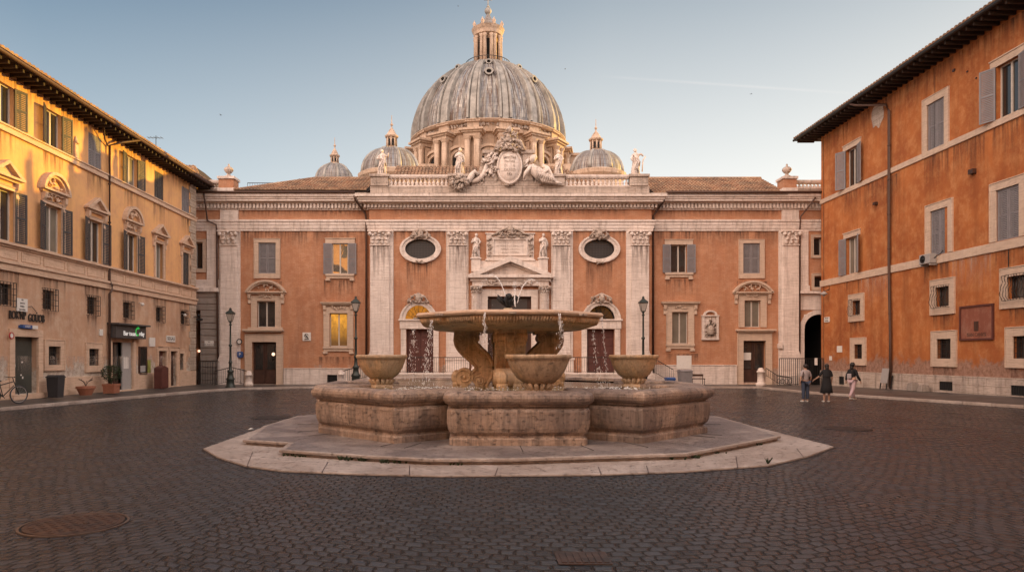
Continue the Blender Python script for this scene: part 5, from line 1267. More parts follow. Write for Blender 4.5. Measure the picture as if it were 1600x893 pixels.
# ================================================================== buildings beyond and behind
fb=thing('yellow_house','yellow house with tiled eaves glimpsed beyond the ochre house','house',(-24,52,0))
m=MB(); x1=fx(322,50); m.box(-34,x1-.7,50,60,0,14.6); m.build('wall',M['ochre'],fb)
m=MB(); slab(m,(-34.5,49.2,14.55),(x1,49.2,14.55),(x1-2.5,54,17.0),(-34.5,54,17.0)); slab(m,(x1,49.2,14.55),(x1,60.5,14.55),(x1-2.5,56,17.0),(x1-2.5,54,17.0)); slab(m,(-34.5,60.5,14.55),(x1,60.5,14.55),(x1-2.5,56,17),(-34.5,56,17)); o=m.build('roof',M['soffit'],fb)
m=MB(); tile_roof(m,(-34.3,49.15,14.6),(.26,0,0),(0,4.8/10,2.4/10),int((x1+34.3)/.26),10,.115,None,lambda i:10*min(1,(int((x1+34.3)/.26)-i)*.26/2.5)); m.build('roof_tiles',M['tile'],o)
# houses closing the square behind the viewer (seen mirrored in the panes, and they return the evening light)
ob=thing('facing_house','tall ochre house closing the square opposite the church','house',(0,-17,0))
m=MB(Matrix(((-1,0,0,0),(0,-1,0,-17),(0,0,1,0),(0,0,0,1)))); hh=[(x-.6,x+.6,z,z+2) for x in range(-27,30,4) for z in (3,8,13,17.5)]; wallmesh(m,-32,32,0,21,hh,.3); shell(m,-32,32,0,21,10); m.box(-33,33,-1,11,21,21.3); m.build('wall',M['ochre'],ob)
for a,b,c,d in hh:
    m=MB(Matrix(((-1,0,0,0),(0,-1,0,-17),(0,0,1,0),(0,0,0,1)))); m.box(a,b,.2,.28,c,d); m.build('window',M['sh_dark'],ob)
# ================================================================== fountain
FXc,FYc=.855,19.1
A_=gp
def poly_mesh(pts,z0,z1,name,mat,parent=None,bevel=.0,nose=None):
    m=MB()
    if nose:
        c=Vector((sum(p[0] for p in pts)/len(pts),sum(p[1] for p in pts)/len(pts)))
        inner=[tuple(c+(Vector(p)-c)*(1-.045/ (Vector(p)-c).length*1.6)) for p in pts]
        m.prismz(inner,z0,z1-nose); m.prismz(pts,z1-nose+.001,z1)
    else: m.prismz(pts,z0,z1)
    return m.build(name,M[mat],parent,bevel=bevel)
ap=[A_(318,700,.03),A_(340,713,.03),A_(385,727,.03),A_(440,734.5,.03),A_(560,739.5,.03),A_(690,742.5,.03),A_(930,740.5,.03),A_(1070,735.5,.03),A_(1200,726,.03),A_(1262,712,.03),A_(1303,697,.03),(7.75,19.1),(7.2,23),(5.2,25.9),(3,26.8),(-1.3,26.8),(-3.5,25.9),(-5.4,23),(-5.95,19.1)]
m=MB(); m.prismz(ap,-.1,.035); struct(m.build('stone_apron',M['apron'],bevel=.01))
m=MB()
for px,p0,p1 in ((395,705,728),(512,722,737),(640,727,741),(778,730,742),(935,729,740),(1010,727,738),(1150,712,730),(1245,700,713)):
    a_,b_=gp(px,p0,.036),gp(px*1.0+(px-746)*.02+random.uniform(-6,6),p1,.036); m.tube([(a_[0],a_[1],.034),(b_[0],b_[1],.034)],.009,4)
struct(m.build('apron_joints',M['wood_dark']))
m=MB(); cx_,cy_=.9,19.0; m.prismz([(cx_+(x-cx_)*1.006,cy_+(y-cy_)*1.006) for x,y in ap],-.1,.007); struct(m.build('joint_soil',M['soffit']))
st=thing('fountain_step','broad worn travertine step with overhanging nosing beneath the fountain basin','step',(FXc,FYc,.035))
sp=[A_(379,686.5,.15),A_(451,691,.15),A_(436,702,.15),A_(560,710.5,.15),A_(671,716.5,.15),A_(800,716,.15),A_(909,712.5,.15),A_(1074,708,.15),A_(1150,694,.15),A_(1220,680.5,.15),A_(1172,663.8,.15),(7.4,21),(5.6,23.8),(3,25.5),(-1.3,25.5),(-3.7,24),(-5.6,21.2),A_(411,665,.15)]
poly_mesh(sp,.03,.15,'step_nosing','apron',st,.014,.06)
def inset(P,d):
    o=[]; n_=len(P)
    ar=sum(P[i][0]*P[(i+1)%n_][1]-P[(i+1)%n_][0]*P[i][1] for i in range(n_)); sg=1 if ar>0 else -1
    for i in range(n_):
        p,a,b=Vector(P[i]),Vector(P[i-1]),Vector(P[(i+1)%n_]); d1=(p-a).normalized(); d2=(b-p).normalized()
        q=Vector((-d1.y,d1.x))+Vector((-d2.y,d2.x)); q=q/max(.5,1+Vector((-d1.y,d1.x)).dot(Vector((-d2.y,d2.x)))); o.append(tuple(p+q*d*sg))
    return o
m=MB(); m.prismz(inset(sp,.11),.12,.155); m.build('step_slab',M['step'],st,bevel=.004)
m=MB()   # slab joints and raised border blocks
rd=random.Random(2)
for i in range(len(sp)-1):
    pass
sp2=[(FXc+(x-FXc)*.93,FYc+(y-FYc)*.93) for x,y in sp]
for k in range(22):
    m=MB(); a=2*PI*(k+.35*math.sin(k*3.7))/22+.1; c,s=math.cos(a),math.sin(a)
    m.tube([(FXc+5.1*c,FYc+5.0*s,.156),(FXc+5.75*c,FYc+5.9*s,.156)],.009,4)
    m.build('slab_joint',M['rail'],st)
fo=thing('fountain','octagonal travertine fountain with scroll supports, wide upper bowl and small side bowls','fountain',(FXc,FYc,.15))
# basin plan
def rc(p,q,r,cx,cy,a0,a1,n=4): return [(cx+r*math.cos(R(a0+(a1-a0)*i/n)),cy+r*math.sin(R(a0+(a1-a0)*i/n))) for i in range(n+1)]
def quadr():
    # first quadrant seen from +x going to +y : right block corner, notch, diagonal lobe, notch, top block corner
    return [ (5.04,1.22),(5.0,1.38),(4.88,1.46),(3.88,1.49),(4.72,2.62),(2.62,4.72),(1.49,3.88),(1.46,4.88),(1.38,5.0),(1.22,5.04)]
pl_=[]
for k in range(4):
    a=k*PI/2; c,s=math.cos(a),math.sin(a)
    for x,y in quadr(): pl_.append((x*c-y*s,x*s+y*c))
n=len(pl_)
nor=[]
for i in range(n):
    p,a,b=Vector(pl_[i]),Vector(pl_[i-1]),Vector(pl_[(i+1)%n])
    d1=(p-a).normalized(); d2=(b-p).normalized(); n1=Vector((d1.y,-d1.x)); n2=Vector((d2.y,-d2.x)); q=(n1+n2); 
    q=q/max(.45,(1+n1.dot(n2))); nor.append(q)
def ringp(off): return [(FXc+pl_[i][0]+nor[i].x*off,FYc+pl_[i][1]+nor[i].y*off) for i in range(n)]
bprof=[(-.02,.0),(-.02,.13),(-.04,.15),(-.085,.17),(-.09,.20),(-.06,.23),(-.015,.28),(.01,.35),(.025,.46),(.03,.58),(.03,.70),(.015,.745),(-.01,.765),(-.045,.775),(-.045,.80),(.0,.81),(.0,.84),(.06,.87),(.10,.92),(.115,.98),(.10,1.04),(.05,1.09),(-.02,1.12),(-.30,1.125),(-.36,1.11),(-.38,1.06),(-.38,.5)]
m=MB(); vs=[];fs=[]
for off,z in bprof:
    for x,y in ringp(off): vs.append((x,y,z+.15))
for j in range(len(bprof)-1):
    for i in range(n): fs.append((j*n+i,j*n+(i+1)%n,(j+1)*n+(i+1)%n,(j+1)*n+i))
m.add(vs,fs,False)
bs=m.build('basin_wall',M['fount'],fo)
m=MB(); m.add([(x,y,.72) for x,y in ringp(-.36)],[tuple(range(n))]); m.build('basin_floor',M['lime'],fo)
m=MB()
wp=ringp(-.375); m.add([(x,y,1.2) for x,y in wp],[tuple(range(n))]); m.build('basin_water',M['water'],fo)
# scroll brackets: profile in (r,z)
def fzz(py): return H+(VY-py)*FYc/F
base_z=.7
def bracket(ang):
    T=Matrix.Translation((FXc,FYc,0))@Matrix.Rotation(ang,4,'Z')   # local +x outward
    def thick(path,rad):
        L=[];Rr=[]
        for i,(x,z) in enumerate(path):
            a=Vector(path[max(0,i-1)]); b=Vector(path[min(len(path)-1,i+1)]); d=(b-a).normalized(); nn=Vector((-d.y,d.x))*rad[i]; L.append((x+nn.x,z+nn.y)); Rr.append((x-nn.x,z-nn.y))
        return L+Rr[::-1]
    P=[(1.17,2.62),(1.22,2.45),(1.14,2.28),(.98,2.12),(.80,1.95),(.68,1.77),(.68,1.58),(.78,1.40),(.95,1.25)]
    rd=[.24,.26,.25,.24,.235,.235,.24,.26,.26]
    # smooth path
    def cr(P,t):
        i=int(t); f=t-i; g=lambda k:P[max(0,min(len(P)-1,k))]
        a,b,c,d=g(i-1),g(i),g(i+1),g(i+2)
        h=lambda u:.5*((2*b[u])+(-a[u]+c[u])*f+(2*a[u]-5*b[u]+4*c[u]-d[u])*f*f+(-a[u]+3*b[u]-3*c[u]+d[u])*f**3)
        return h
    Q=[];W=[]
    rdt=[(r,r) for r in rd]
    for k in range((len(P)-1)*3+1):
        t=k/3*.9999; h=cr(P,t); Q.append((h(0),h(1))); W.append(cr(rdt,t)(0))
    poly=thick(Q,W)
    m=MB(T); hw=.36
    m.prism(poly,-hw,hw)
    # raised edge beads and central rib along the scroll
    for yy in (-hw,-hw*.35,hw*.35,hw): m.tube([(x+.0,yy,z) for x,z in [(p[0],p[1]) for p in poly[:len(Q)]]],.045,6); m.tube([(x,yy,z) for x,z in poly[len(Q):]],.045,6)
    # top capital block with side volutes
    m.box(.72,1.50,-hw-.06,hw+.06,2.60,2.74)
    for (cx,cz,r) in ((1.34,2.47,.17),(.93,2.50,.14),(1.22,1.43,.25),(.80,1.33,.16)):
        cyl=[(cx+r*math.cos(2*PI*i/20),cz+r*math.sin(2*PI*i/20)) for i in range(20)]
        m.prism(cyl,-hw-.05,hw+.05)
        for s_ in (-1,1):
            sp_=[(cx+(r*.92*(1-k/22))*math.cos(k*.5),s_*(hw+.06),cz+(r*.92*(1-k/22))*math.sin(k*.5)) for k in range(21)]; m.tube(sp_,.022,5)
            m.ball((cx,s_*(hw+.06),cz),(.05,.04,.05),6,4)
    for q in (-.22,.22): m.ball((1.44,q,1.42),(.14,.17,.2),10,8); m.ball((1.42,q,1.24),(.13,.16,.14),8,6)
    m.box(.55,1.62,-hw-.12,hw+.12,base_z,1.16)
    return m
first=None
for k,a in enumerate((-90,0,90,180)):
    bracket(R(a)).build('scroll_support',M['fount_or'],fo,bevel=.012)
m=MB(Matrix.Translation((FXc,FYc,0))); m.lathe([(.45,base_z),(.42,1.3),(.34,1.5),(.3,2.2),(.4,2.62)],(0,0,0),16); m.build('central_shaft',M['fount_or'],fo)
# upper bowl, octagonal
bw=[(.30,2.67),(.62,2.68),(.84,2.735),(.915,2.80),(.93,2.815),(.968,2.995),(.955,3.005)]
bwr=[(.955,3.0),(.985,3.012),(1.0,3.03),(1.01,3.075),(1.0,3.12),(.985,3.14),(.93,3.145),(.90,3.12),(.86,3.05),(.5,2.98),(.01,2.97)]
RB=2.66
def octp(s,z,nn=8,sub=4):
    out=[]
    for i in range(nn):
        a0=2*PI*(i+.5)/nn; a1=2*PI*(i+1.5)/nn
        for j in range(sub):
            f=j/sub; x=(1-f)*math.cos(a0)+f*math.cos(a1); y=(1-f)*math.sin(a0)+f*math.sin(a1)
            r=math.hypot(x,y); k=1+(1/r-1)*.13; 
            out.append((FXc+RB*s*x*k,FYc+RB*s*y*k,z))
    return out
m=MB(); vs=[];fs=[]; nb_=len(octp(1,0))
for s,z in bw: vs+=octp(s,z)
for j in range(len(bw)-1):
    for i in range(nb_): fs.append((j*nb_+i,j*nb_+(i+1)%nb_,(j+1)*nb_+(i+1)%nb_,(j+1)*nb_+i))
fs.append(tuple(range(nb_)))
m.add(vs,fs,False)
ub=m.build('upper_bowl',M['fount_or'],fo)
m=MB(); vs=[];fs=[]
for s,z in bwr: vs+=octp(s,z)
for j in range(len(bwr)-1):
    for i in range(nb_): fs.append((j*nb_+i,j*nb_+(i+1)%nb_,(j+1)*nb_+(i+1)%nb_,(j+1)*nb_+i))
m.add(vs,fs,False); m.build('bowl_rim',M['trim_or'],ub)
m=MB()     # carved flutes on the bowl face
for i in range(8):
    a0=2*PI*(i+.5)/8; a1=2*PI*(i+1.5)/8
    for j in range(26):
        f=(j+.5)/26
        def pt(s,z):
            x=(1-f)*math.cos(a0)+f*math.cos(a1); y=(1-f)*math.sin(a0)+f*math.sin(a1); r=math.hypot(x,y); k=1+(1/r-1)*.13; return (FXc+RB*s*x*k,FYc+RB*s*y*k,z)
        m.tube([pt(.935,2.825),pt(.95,2.90),pt(.967,2.98)],[.02,.034,.026],5)
m.build('carved_fluting',M['fount_or'],ub)
m=MB(); m.add(octp(.895,3.09),[tuple(range(nb_))]); m.build('bowl_water',M['water'],ub)
# spouts on the rim
for i in range(8):
    m=MB(); a=2*PI*i/8; c,s=math.cos(a),math.sin(a); q=RB*.955
    T=Matrix.Translation((FXc+q*c,FYc+q*s,3.0))@Matrix.Rotation(a,4,'Z'); m.box(-.02,.10,-.09,.09,.03,.075,T)
    m.build('rim_spout',M['trav_dirty'],ub)
# crowning sculpture
m=MB(Matrix.Translation((FXc,FYc,0))); m.lathe([(.32,2.98),(.32,3.2),(.28,3.23),(.14,3.25),(.12,3.34)],(0,0,0),14); m.build('centre_plinth',M['lime'],fo)
m=MB(Matrix.Translation((FXc,FYc,0)))
m.ball((0,0,3.5),(.15,.13,.15),10,8); m.ball((-.24,-.05,3.6),(.08,.08,.07),8,6); m.ball((.2,-.04,3.62),(.08,.08,.08),8,6); m.ball((.02,-.1,3.66),(.09,.08,.09),8,6)
for k in range(16):
    a=k*.9; m.tube([(.1*math.cos(a),.1*math.sin(a),3.45),(.26*math.cos(a),.22*math.sin(a),3.55+.02*(k%5)),(.33*math.cos(a),.28*math.sin(a),3.7-.03*(k%4))],[.05,.035,.015],5)
m.build('bronze_ornament',M['iron'],fo)
# small bowls
def small_bowl(px,Y,wpx,label=None):
    s=Y/F; cx=fx(px,Y); r=wpx*s/2
    M_=Matrix.Translation((cx,Y,0)); zt=2.035
    hb=.66
    def fl(a,z): return 1+.012*math.cos(22*a)*(1 if z<zt-.09 else 0)
    m=MB(M_); m.lathe([(.16,zt-hb),(.30,zt-hb+.04),(.46,zt-hb+.15),(.58,zt-hb+.32),(.655,zt-hb+.50),(.675,zt-.10),(.715,zt-.085),(.72,zt-.02),(.70,zt),(.64,zt),(.62,zt-.03),(.5,zt-.09),(.01,zt-.13)],(0,0,0),66,r/.715,r/.715,True,fl,cap=False)
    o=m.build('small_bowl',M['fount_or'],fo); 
    k=r/.715
    m=MB(M_); m.lathe([(.36*k,.85),(.36*k,1.22),(.34*k,1.25),(.22*k,1.32),(.20*k,1.38),(.30*k,1.42)],(0,0,0),8,smooth=False,ph=.5)
    for i in range(14):
        a=2*PI*i/14; m.tube([(.22*k*math.cos(a),.22*k*math.sin(a),1.24),(.25*k*math.cos(a),.25*k*math.sin(a),1.32),(.34*k*math.cos(a),.34*k*math.sin(a),1.41)],[.05,.06,.05],5)
    m.build('foot',M['fount_or'],o); m=MB(M_); m.lathe([(.6*k,zt-.045),(.01,zt-.045)],(0,0,0),32,cap=False); m.build('bowl_water',M['water'],o)
small_bowl(596.5,17.6,79); small_bowl(990,18.0,76); small_bowl(841,14.75,103)
# water: arcs, falls and ripples
def arcpts(pix,Y): return [(fx(x,Y),Y+(.0),fz(y,Y)) for x,y in pix]
def jet(label,pix,Y,r,seed,n=70,spread=.03):
    rd=random.Random(seed); P=[Vector(p) for p in arcpts(pix,Y)]
    o=thing('water_jet',label,'water jet',tuple(P[0]),'water jets over the upper bowl')
    m=MB(); k=len(P); cut=max(2,int(k*.75))
    S=[]
    for i in range(k-1):
        for j in range(5): S.append(P[i].lerp(P[i+1],j/5))
    S.append(P[-1]); c=int(len(S)*.7)
    m.tube([tuple(p+Vector((0,0,rd.uniform(-.006,.006)))) for p in S[:c]],[r*(1-.35*i/c)*rd.uniform(.7,1.25) for i in range(c)],6)
    for _ in range(n):
        t=rd.random()**.6; q=S[min(len(S)-1,int(t*len(S)))]; e=spread*(.4+t); m.ball((q.x+rd.gauss(0,e),q.y+rd.gauss(0,e),q.z+rd.gauss(0,e)),rd.uniform(.004,.011),5,4)
    m.build('water_stream',M['spray'],o)
def par(p0,ap_,p1,n=12):   # quadratic through three pixel points with apex control
    out=[]
    for i in range(n+1):
        t=i/n; x=(1-t)**2*p0[0]+2*t*(1-t)*ap_[0]+t*t*p1[0]; y=(1-t)**2*p0[1]+2*t*(1-t)*ap_[1]+t*t*p1[1]; out.append((x,y))
    return out
jet('left water jet curling over from the bronze ornament',par((794,476),(774,398),(750,449)),FYc-.05,.013,1,110)
jet('right water jet curling over from the bronze ornament',par((808,474),(822,410),(852,455)),FYc-.05,.012,2,110)
jet('upright water jet in front of the bronze ornament',[(805,478),(804,465),(805,455),(804,447),(805,441)],FYc-.35,.016,3,130,.03)
def fall(label,px0,px1,y0,y1,Y,n,seed,solid=0,w=.02):
    rd=random.Random(seed); o=thing('water_fall',label,'water stream',(fx(px0,Y),Y,fz(y0,Y)),'streams falling from the upper bowl rim')
    m=MB(); N=14
    def P(t,k=0): return Vector((fx(px0+(px1-px0)*t,Y),Y,fz(y0+(y1-y0)*t,Y)))
    if solid:
        for k in range(3):
            ph=rd.uniform(0,6); m.tube([tuple(P(t/N*solid)+Vector((math.sin(t*.9+ph)*w*.8,math.cos(t*.8+ph)*w*.5,0))) for t in range(N+1)],[.0055*(1-.5*t/N)*rd.uniform(.4,1.4) for t in range(N+1)],5)
    for _ in range(n):
        t=rd.random(); q=P(t); e=w*(.4+1.6*t); L_=rd.uniform(1.5,5); r=rd.uniform(.003,.0085); m.ball((q.x+rd.gauss(0,e),q.y+rd.gauss(0,e*1.2),q.z),(r,r,r*L_),5,4)
    m.build('water_stream',M['spray'],o)
fall('leftmost scattered stream falling before the red-brown left church door',647,640,514,602,FYc-1.1,130,11,0,.055)
fall('second scattered stream from the left, falling before the left church door',674,665,500,602,FYc-1.8,230,12,.25,.05)
fall('short stream spilling beside the left scroll support',757,757,488,545,FYc-2.6,60,13,.75,.03)
fall('short stream spilling in front of the right scroll support',874,879,490,545,FYc-2.5,80,14,.7,.035)
fall('curved stream at the right end of the upper bowl',926,938,516,606,FYc-1.1,120,15,.0,.03)
fall('rightmost thin stream falling from the bowl spout',940,950,492,606,FYc-.2,110,16,.5,.022)
fall('scattered drops falling behind the central supports before the dark portal door',772,768,520,600,FYc+2.0,120,17,0,.09)
# loose drops in the air
m=MB(); rd=random.Random(5)
for _ in range(150):
    px,py=rd.choice([(rd.gauss(862,6),rd.uniform(400,482)),(rd.gauss(742,5),rd.uniform(455,482)),(rd.gauss(780,20),rd.uniform(440,480)),(rd.uniform(640,700),rd.uniform(520,606))]); Y=FYc+rd.uniform(-.6,.6)
    m.ball((fx(px,Y),Y,fz(py,Y)),rd.uniform(.004,.010),5,4)
tag(m.build('water_drops',M['spray']),'fine white drops flying around the upper bowl','water drops',kind='stuff')
m=MB(); rd=random.Random(6)
for _ in range(420):
    x=rd.choice([rd.gauss(-1.1,.5),rd.gauss(3.4,.4),rd.uniform(-2,3.8)]); y=FYc+rd.uniform(-3.8,-1.5); m.ball((FXc+x-.855,y,1.205+abs(rd.gauss(0,.012))),(rd.uniform(.01,.03),rd.uniform(.01,.03),.008),5,4)
tag(m.build('water_froth',M['spray']),'white splashing froth on the basin water','water froth',kind='stuff')
# ================================================================== street furniture
def lamp(label,px,Y,z0,ztop):
    h=ztop-z0; s=h/4.8; x=fx(px,Y); o=thing('street_lamp',label,'street lamp',(x,Y,z0),'street lamps before the church front'); MM=Matrix.Translation((x,Y,z0))@Matrix.Scale(s,4)
    m=MB(MM); m.lathe([(.30,0),(.30,.12),(.24,.16),(.22,.5),(.26,.55),(.24,.62),(.17,.7),(.14,.95),(.19,1.0),(.17,1.06),(.10,1.15),(.085,1.5),(.12,1.54),(.10,1.6),(.07,1.68),(.06,2.5),(.10,2.54),(.10,2.60),(.055,2.66),(.045,3.75),(.09,3.8),(.05,3.86),(.06,3.95),(.12,4.0)],(0,0,0),14); m.build('post',M['lampiron'],o)
    for k in range(8): pass
    m=MB(MM)
    c=[(.12,4.0),(.24,4.46)]
    for i in range(4):
        a=PI/4+i*PI/2; m.tube([(.13*math.cos(a)*1.0,.13*math.sin(a),4.0),(.27*math.cos(a),.27*math.sin(a),4.46)],.014,5)
    m.lathe([(.30,4.45),(.32,4.48),(.20,4.6),(.10,4.66),(.07,4.72),(.09,4.76),(.02,4.82)],(0,0,0),4,ph=.5,smooth=False); m.lathe([(.14,3.98),(.14,4.02)],(0,0,0),4,ph=.5,smooth=False)
    for i in range(4): a=PI/4+i*PI/2; m.ball((.28*math.cos(a),.28*math.sin(a),4.52),.025,5,4)
    h_=m.build('lantern',M['lampiron'],o)
    m=MB(MM); m.lathe([(.125,4.03),(.255,4.44)],(0,0,0),4,ph=.5,smooth=False); m.build('lantern_glass',M['lampglass'],h_)
t=NT('frosted_lamp_glass'); t.fin((.42,.38,.34),.25,None,0,.6); M['lampglass']=t.m
lamp('green iron street lamp near the left palace door',360,41.0,.05,fz(481,41.0))
lamp('iron street lamp between gold-reflecting window and left church pilaster',556,43.0,.1,fz(463,43.0))
lamp('iron street lamp in front of the right church pilaster',1005,43.0,.1,fz(463,43.0))
def bollard(label,px,Y,z0,ztop,r=.2):
    x=fx(px,Y); o=thing('stone_bollard',label,'bollard',(x,Y,z0),'stone bollards on the pavement'); h=ztop-z0
    m=MB(Matrix.Translation((x,Y,z0))); m.lathe([(r*1.35,0),(r*1.35,.18),(r*1.1,.24),(r,.3),(r*.92,h-.32),(r*1.15,h-.3),(r*1.15,h-.22),(r*.9,h-.18),(r*.75,h-.06),(r*.3,h),(.01,h)],(0,0,0),16); m.build('shaft',M['trav_plain'],o)
bollard('stone bollard beside the left palace doorway',388.5,42.2,.13,fz(579,42.2)); bollard('stone bollard left of the middle street lamp',533,42.5,.13,fz(578,42.5)); bollard('stone bollard in front of the right palace doorway',1189,42.4,.13,fz(574,42.4),.22)
railing('short_railing','low sloping iron railing between left street lamp and bollard',[(fx(330,42.8),43.4,.1),(fx(360,42.8),43.0,.35),(fx(384,42.5),42.6,.13)],.95,.16)
railing('iron_gate','dark iron gate in the alley beside the ochre house',[(fx(311,44.6),44.6,.1),(fx(342,44.6),44.6,.1)],1.55,.10,None,'iron',.016)
railing('passage_gate','dark iron railing before the arched passage',[(fx(1218,44.2),44.2,.1),(fx(1246,44.2),44.2,.1),(fx(1286,44.4),44.4,.1)],1.75,.12,None,'iron',.014)
railing('short_railing','low sloping iron railing right of the right doorway bollard',[(fx(1197,43),43,.9-.2),(fx(1214,43),43,.25),(fx(1236,43),43,.1)],.55,.15)
# ornate scroll railing
m=MB(); y=43.4; x0,x1=fx(1214,y),fx(1238,y)
m.tube([(x0,y,.75),(x1,y,.62)],.02,5); m.tube([(x0,y,.18),(x1,y,.16)],.02,5)
for k in range(4): cx=x0+(x1-x0)*(k+.5)/4; m.tube([(cx+.11*math.cos(t_*.6),y,.42+.15*math.sin(t_*.6)) for t_ in range(11)],.016,5)
tag(m.build('scroll_railing',M['iron'],None,loc=(x0,y,.15)),'low ornate scrollwork railing beside the arched passage','railing')
m=MB(); m.box(fx(1222,44.7),fx(1245,44.7),44.3,45.1,0,.75); tag(m.build('stone_block',M['trav'],None,loc=(fx(1233,44.7),44.7,0),bevel=.01),'low stone block under the big right pilaster','stone block')
# board, bins, bench
signboard('notice_board','blank pale board on legs above the grey bin, right of the church',Matrix.Translation((0,43.6,0)),fx(1057.5,43.6),fx(1080.5,43.6),fz(576,43.6),fz(555,43.6),'white',0,.05,cat='notice board')
def litter_bin(name,label,x,y,z,w,h,mat,group=None,lid=True,rib=True):
    o=thing(name,label,'bin',(x,y,z),group); m=MB(Matrix.Translation((x,y,z))); m.add([(-w*.42,-w*.42,0),(w*.42,-w*.42,0),(w*.42,w*.42,0),(-w*.42,w*.42,0),(-w/2,-w/2,h),(w/2,-w/2,h),(w/2,w/2,h),(-w/2,w/2,h)],[(0,3,2,1),(4,5,6,7),(0,1,5,4),(1,2,6,5),(2,3,7,6),(3,0,4,7)])
    if rib:
        for k in range(7): q=-w*.42+w*.84*k/6; m.tube([(q,-w*.43,.03),(q*1.17,-w*.51,h-.04)],.018,4)
    m.build('bin_body',M[mat],o,bevel=.015)
    if lid: m=MB(Matrix.Translation((x,y,z))); m.box(-w*.54,w*.54,-w*.54,w*.54,h+.002,h+.06); m.prismx([(-w*.5,h+.06),(w*.5,h+.06),(w*.4,h+.12),(-w*.3,h+.12)],-w*.5,w*.5); m.build('bin_lid',M[mat],o,bevel=.01)
    return o
litter_bin('litter_bin','grey ribbed litter bin under the blank board',fx(1070,43),43,.13,.75,.9,'sh_grey')
litter_bin('blue_bin','low blue bin beside the stair railing',fx(1047,42.9),42.9,.13,.55,.42,'blue',None,True,False)
be=thing('bench','small dark bench right of the grey litter bin','bench',(fx(1090,43.2),43.2,.13)); x,y=fx(1090,43.2),43.2
m=MB(); m.box(x-.42,x+.42,y-.2,y+.2,.55,.6); m.build('seat',M['wood_dark'],be)
m=MB(); m.box(x-.42,x+.42,y+.18,y+.22,.72,.86); m.build('backrest',M['wood_dark'],be)
for q in (-.38,.38):
    m=MB(); m.tube([(x+q,y-.17,.13),(x+q,y-.17,.56)],.02,5); m.tube([(x+q,y+.2,.13),(x+q,y+.2,.86)],.02,5); m.build('leg',M['iron'],be)
# signs on the left wing
disc_sign('round_sign','round white no-parking style sign on the left wing pilaster',(wx(376.5),YW-.3,wz(533.5)),.19,'white','iron')
signboard('blue_sign','small square blue sign below the round white sign',MW,wx(373),wx(381),wz(558),wz(549),'blue',-.3,.04,['P'],'white')
signboard('arrow_sign','white sign with black arrow between the two ground windows of the left wing',MW,wx(473),wx(486),wz(532),wz(519),'white',-.06,.03)
m=MB(MW); m.tube([(wx(477),-.075,wz(522)),(wx(482),-.075,wz(528))],.03,5); m.arc(wx(479),wz(524),.1,.13,-.08,-.07,0,300,14); m.box(wx(476),wx(483),-.07,-.062,wz(530.5),wz(529)); o=m.build('sign_mark',M['iron'],bpy.data.objects['arrow_sign'])
signboard('street_sign','small white street sign on grey blocks beside the alley',MW,wx(321),wx(335),wz(540),wz(532),'white',-.16,.03,txt=['VIA','DEL PORTICO'],tm='iron',size=.12)
signboard('small_plaque','small square stone plaque right of the right palace door',MW,wx(1214),wx(1220),wz(544),wz(536),'trav_plain',-.3,.03,cat='plaque')
signboard('passage_notice','white notice hung on the iron railing before the arched passage',Matrix.Translation((0,44.3,0)),fx(1273.5,44.2),fx(1278,44.2),fz(570,44.2),fz(559,44.2),'white',-.05,.02,cat='notice')
# left pavement things
def atl(px,py_base,out,z): # a spot in front of the ochre house
    Y=(XLW+out)*F/(px-VX); return (XLW+out,Y,z)
P=atl(87,0,.7,.28); o=litter_bin('wheelie_bin','dark plastic wheelie bin left of the terracotta bowl',P[0],P[1],.27,.5,.82,'plast_dk',None,True,False)
def pot(name,label,P,r0,r1,h,cat,sq=False,mat='terracotta'):
    o=thing(name,label,cat,P); m=MB(Matrix.Translation(P)); n=4 if sq else 20
    m.lathe([(r0,0),(r1*.93,h-.1),(r1,h-.1),(r1,h),(r1*.88,h),(r1*.8,h-.06),(.01,h-.06)],(0,0,0),n,ph=.5,smooth=False,cap=False); m.build('pot',M[mat],o); return o
P=atl(134,0,.8,.25); o=pot('terracotta_bowl','wide terracotta bowl with a few dry twigs on the pavement',P,.24,.40,.40,'planter')
m=MB(Matrix.Translation(P)); rd=random.Random(9)
for k in range(7): a=rd.uniform(0,6); m.tube([(0,0,.4),(.1*math.cos(a),.1*math.sin(a),.6),(.3*math.cos(a),.3*math.sin(a),.62+rd.uniform(0,.2))],.012,4)
m.build('twigs',M['wood_dark'],o)
P=atl(174,0,.75,.22); o=pot('potted_shrub','square terracotta pot with a leafy dark shrub beside the shop door',P,.36,.42,.45,'plant',True)
m=MB(Matrix.Translation(P)); 
for k in range(900):
    a=rd.uniform(0,2*PI); t_=rd.uniform(-1,1); rr=rd.uniform(.55,1)**.5; x,y,z=.48*rr*math.cos(a)*math.sqrt(1-t_*t_),.48*rr*math.sin(a)*math.sqrt(1-t_*t_),.95+.42*rr*t_
    T=Matrix.Translation((x,y,z))@Matrix.Rotation(rd.uniform(0,6),4,'Z')@Matrix.Rotation(rd.uniform(0,6),4,'X'); m.add([(-.05,0,0),(0,-.02,0),(.05,0,0),(0,.02,0)],[(0,1,2,3)],T=T)
for k in range(5): m.tube([(0,0,.4),(rd.uniform(-.25,.25),rd.uniform(-.25,.25),1.1)],.012,4)
m.build('foliage',M['leaf'],o)
P=atl(252,0,.75,.16); cb=thing('wooden_cabinet','red-brown wooden cabinet standing before the two small doors','cabinet',P)
m=MB(Matrix.Translation(P)); m.box(-.2,.2,-.45,.45,.05,1.12); m.prismx([(-.45,1.12),(.45,1.12),(.4,1.2),(0,1.3),(-.4,1.2)],-.2,.2); m.build('cabinet_body',M['wood_red'],cb,bevel=.01)
m=MB(Matrix.Translation(P)); m.box(.2,.22,-.4,.4,.12,1.05); m.build('cabinet_door',M['wood_red'],cb,bevel=.008)
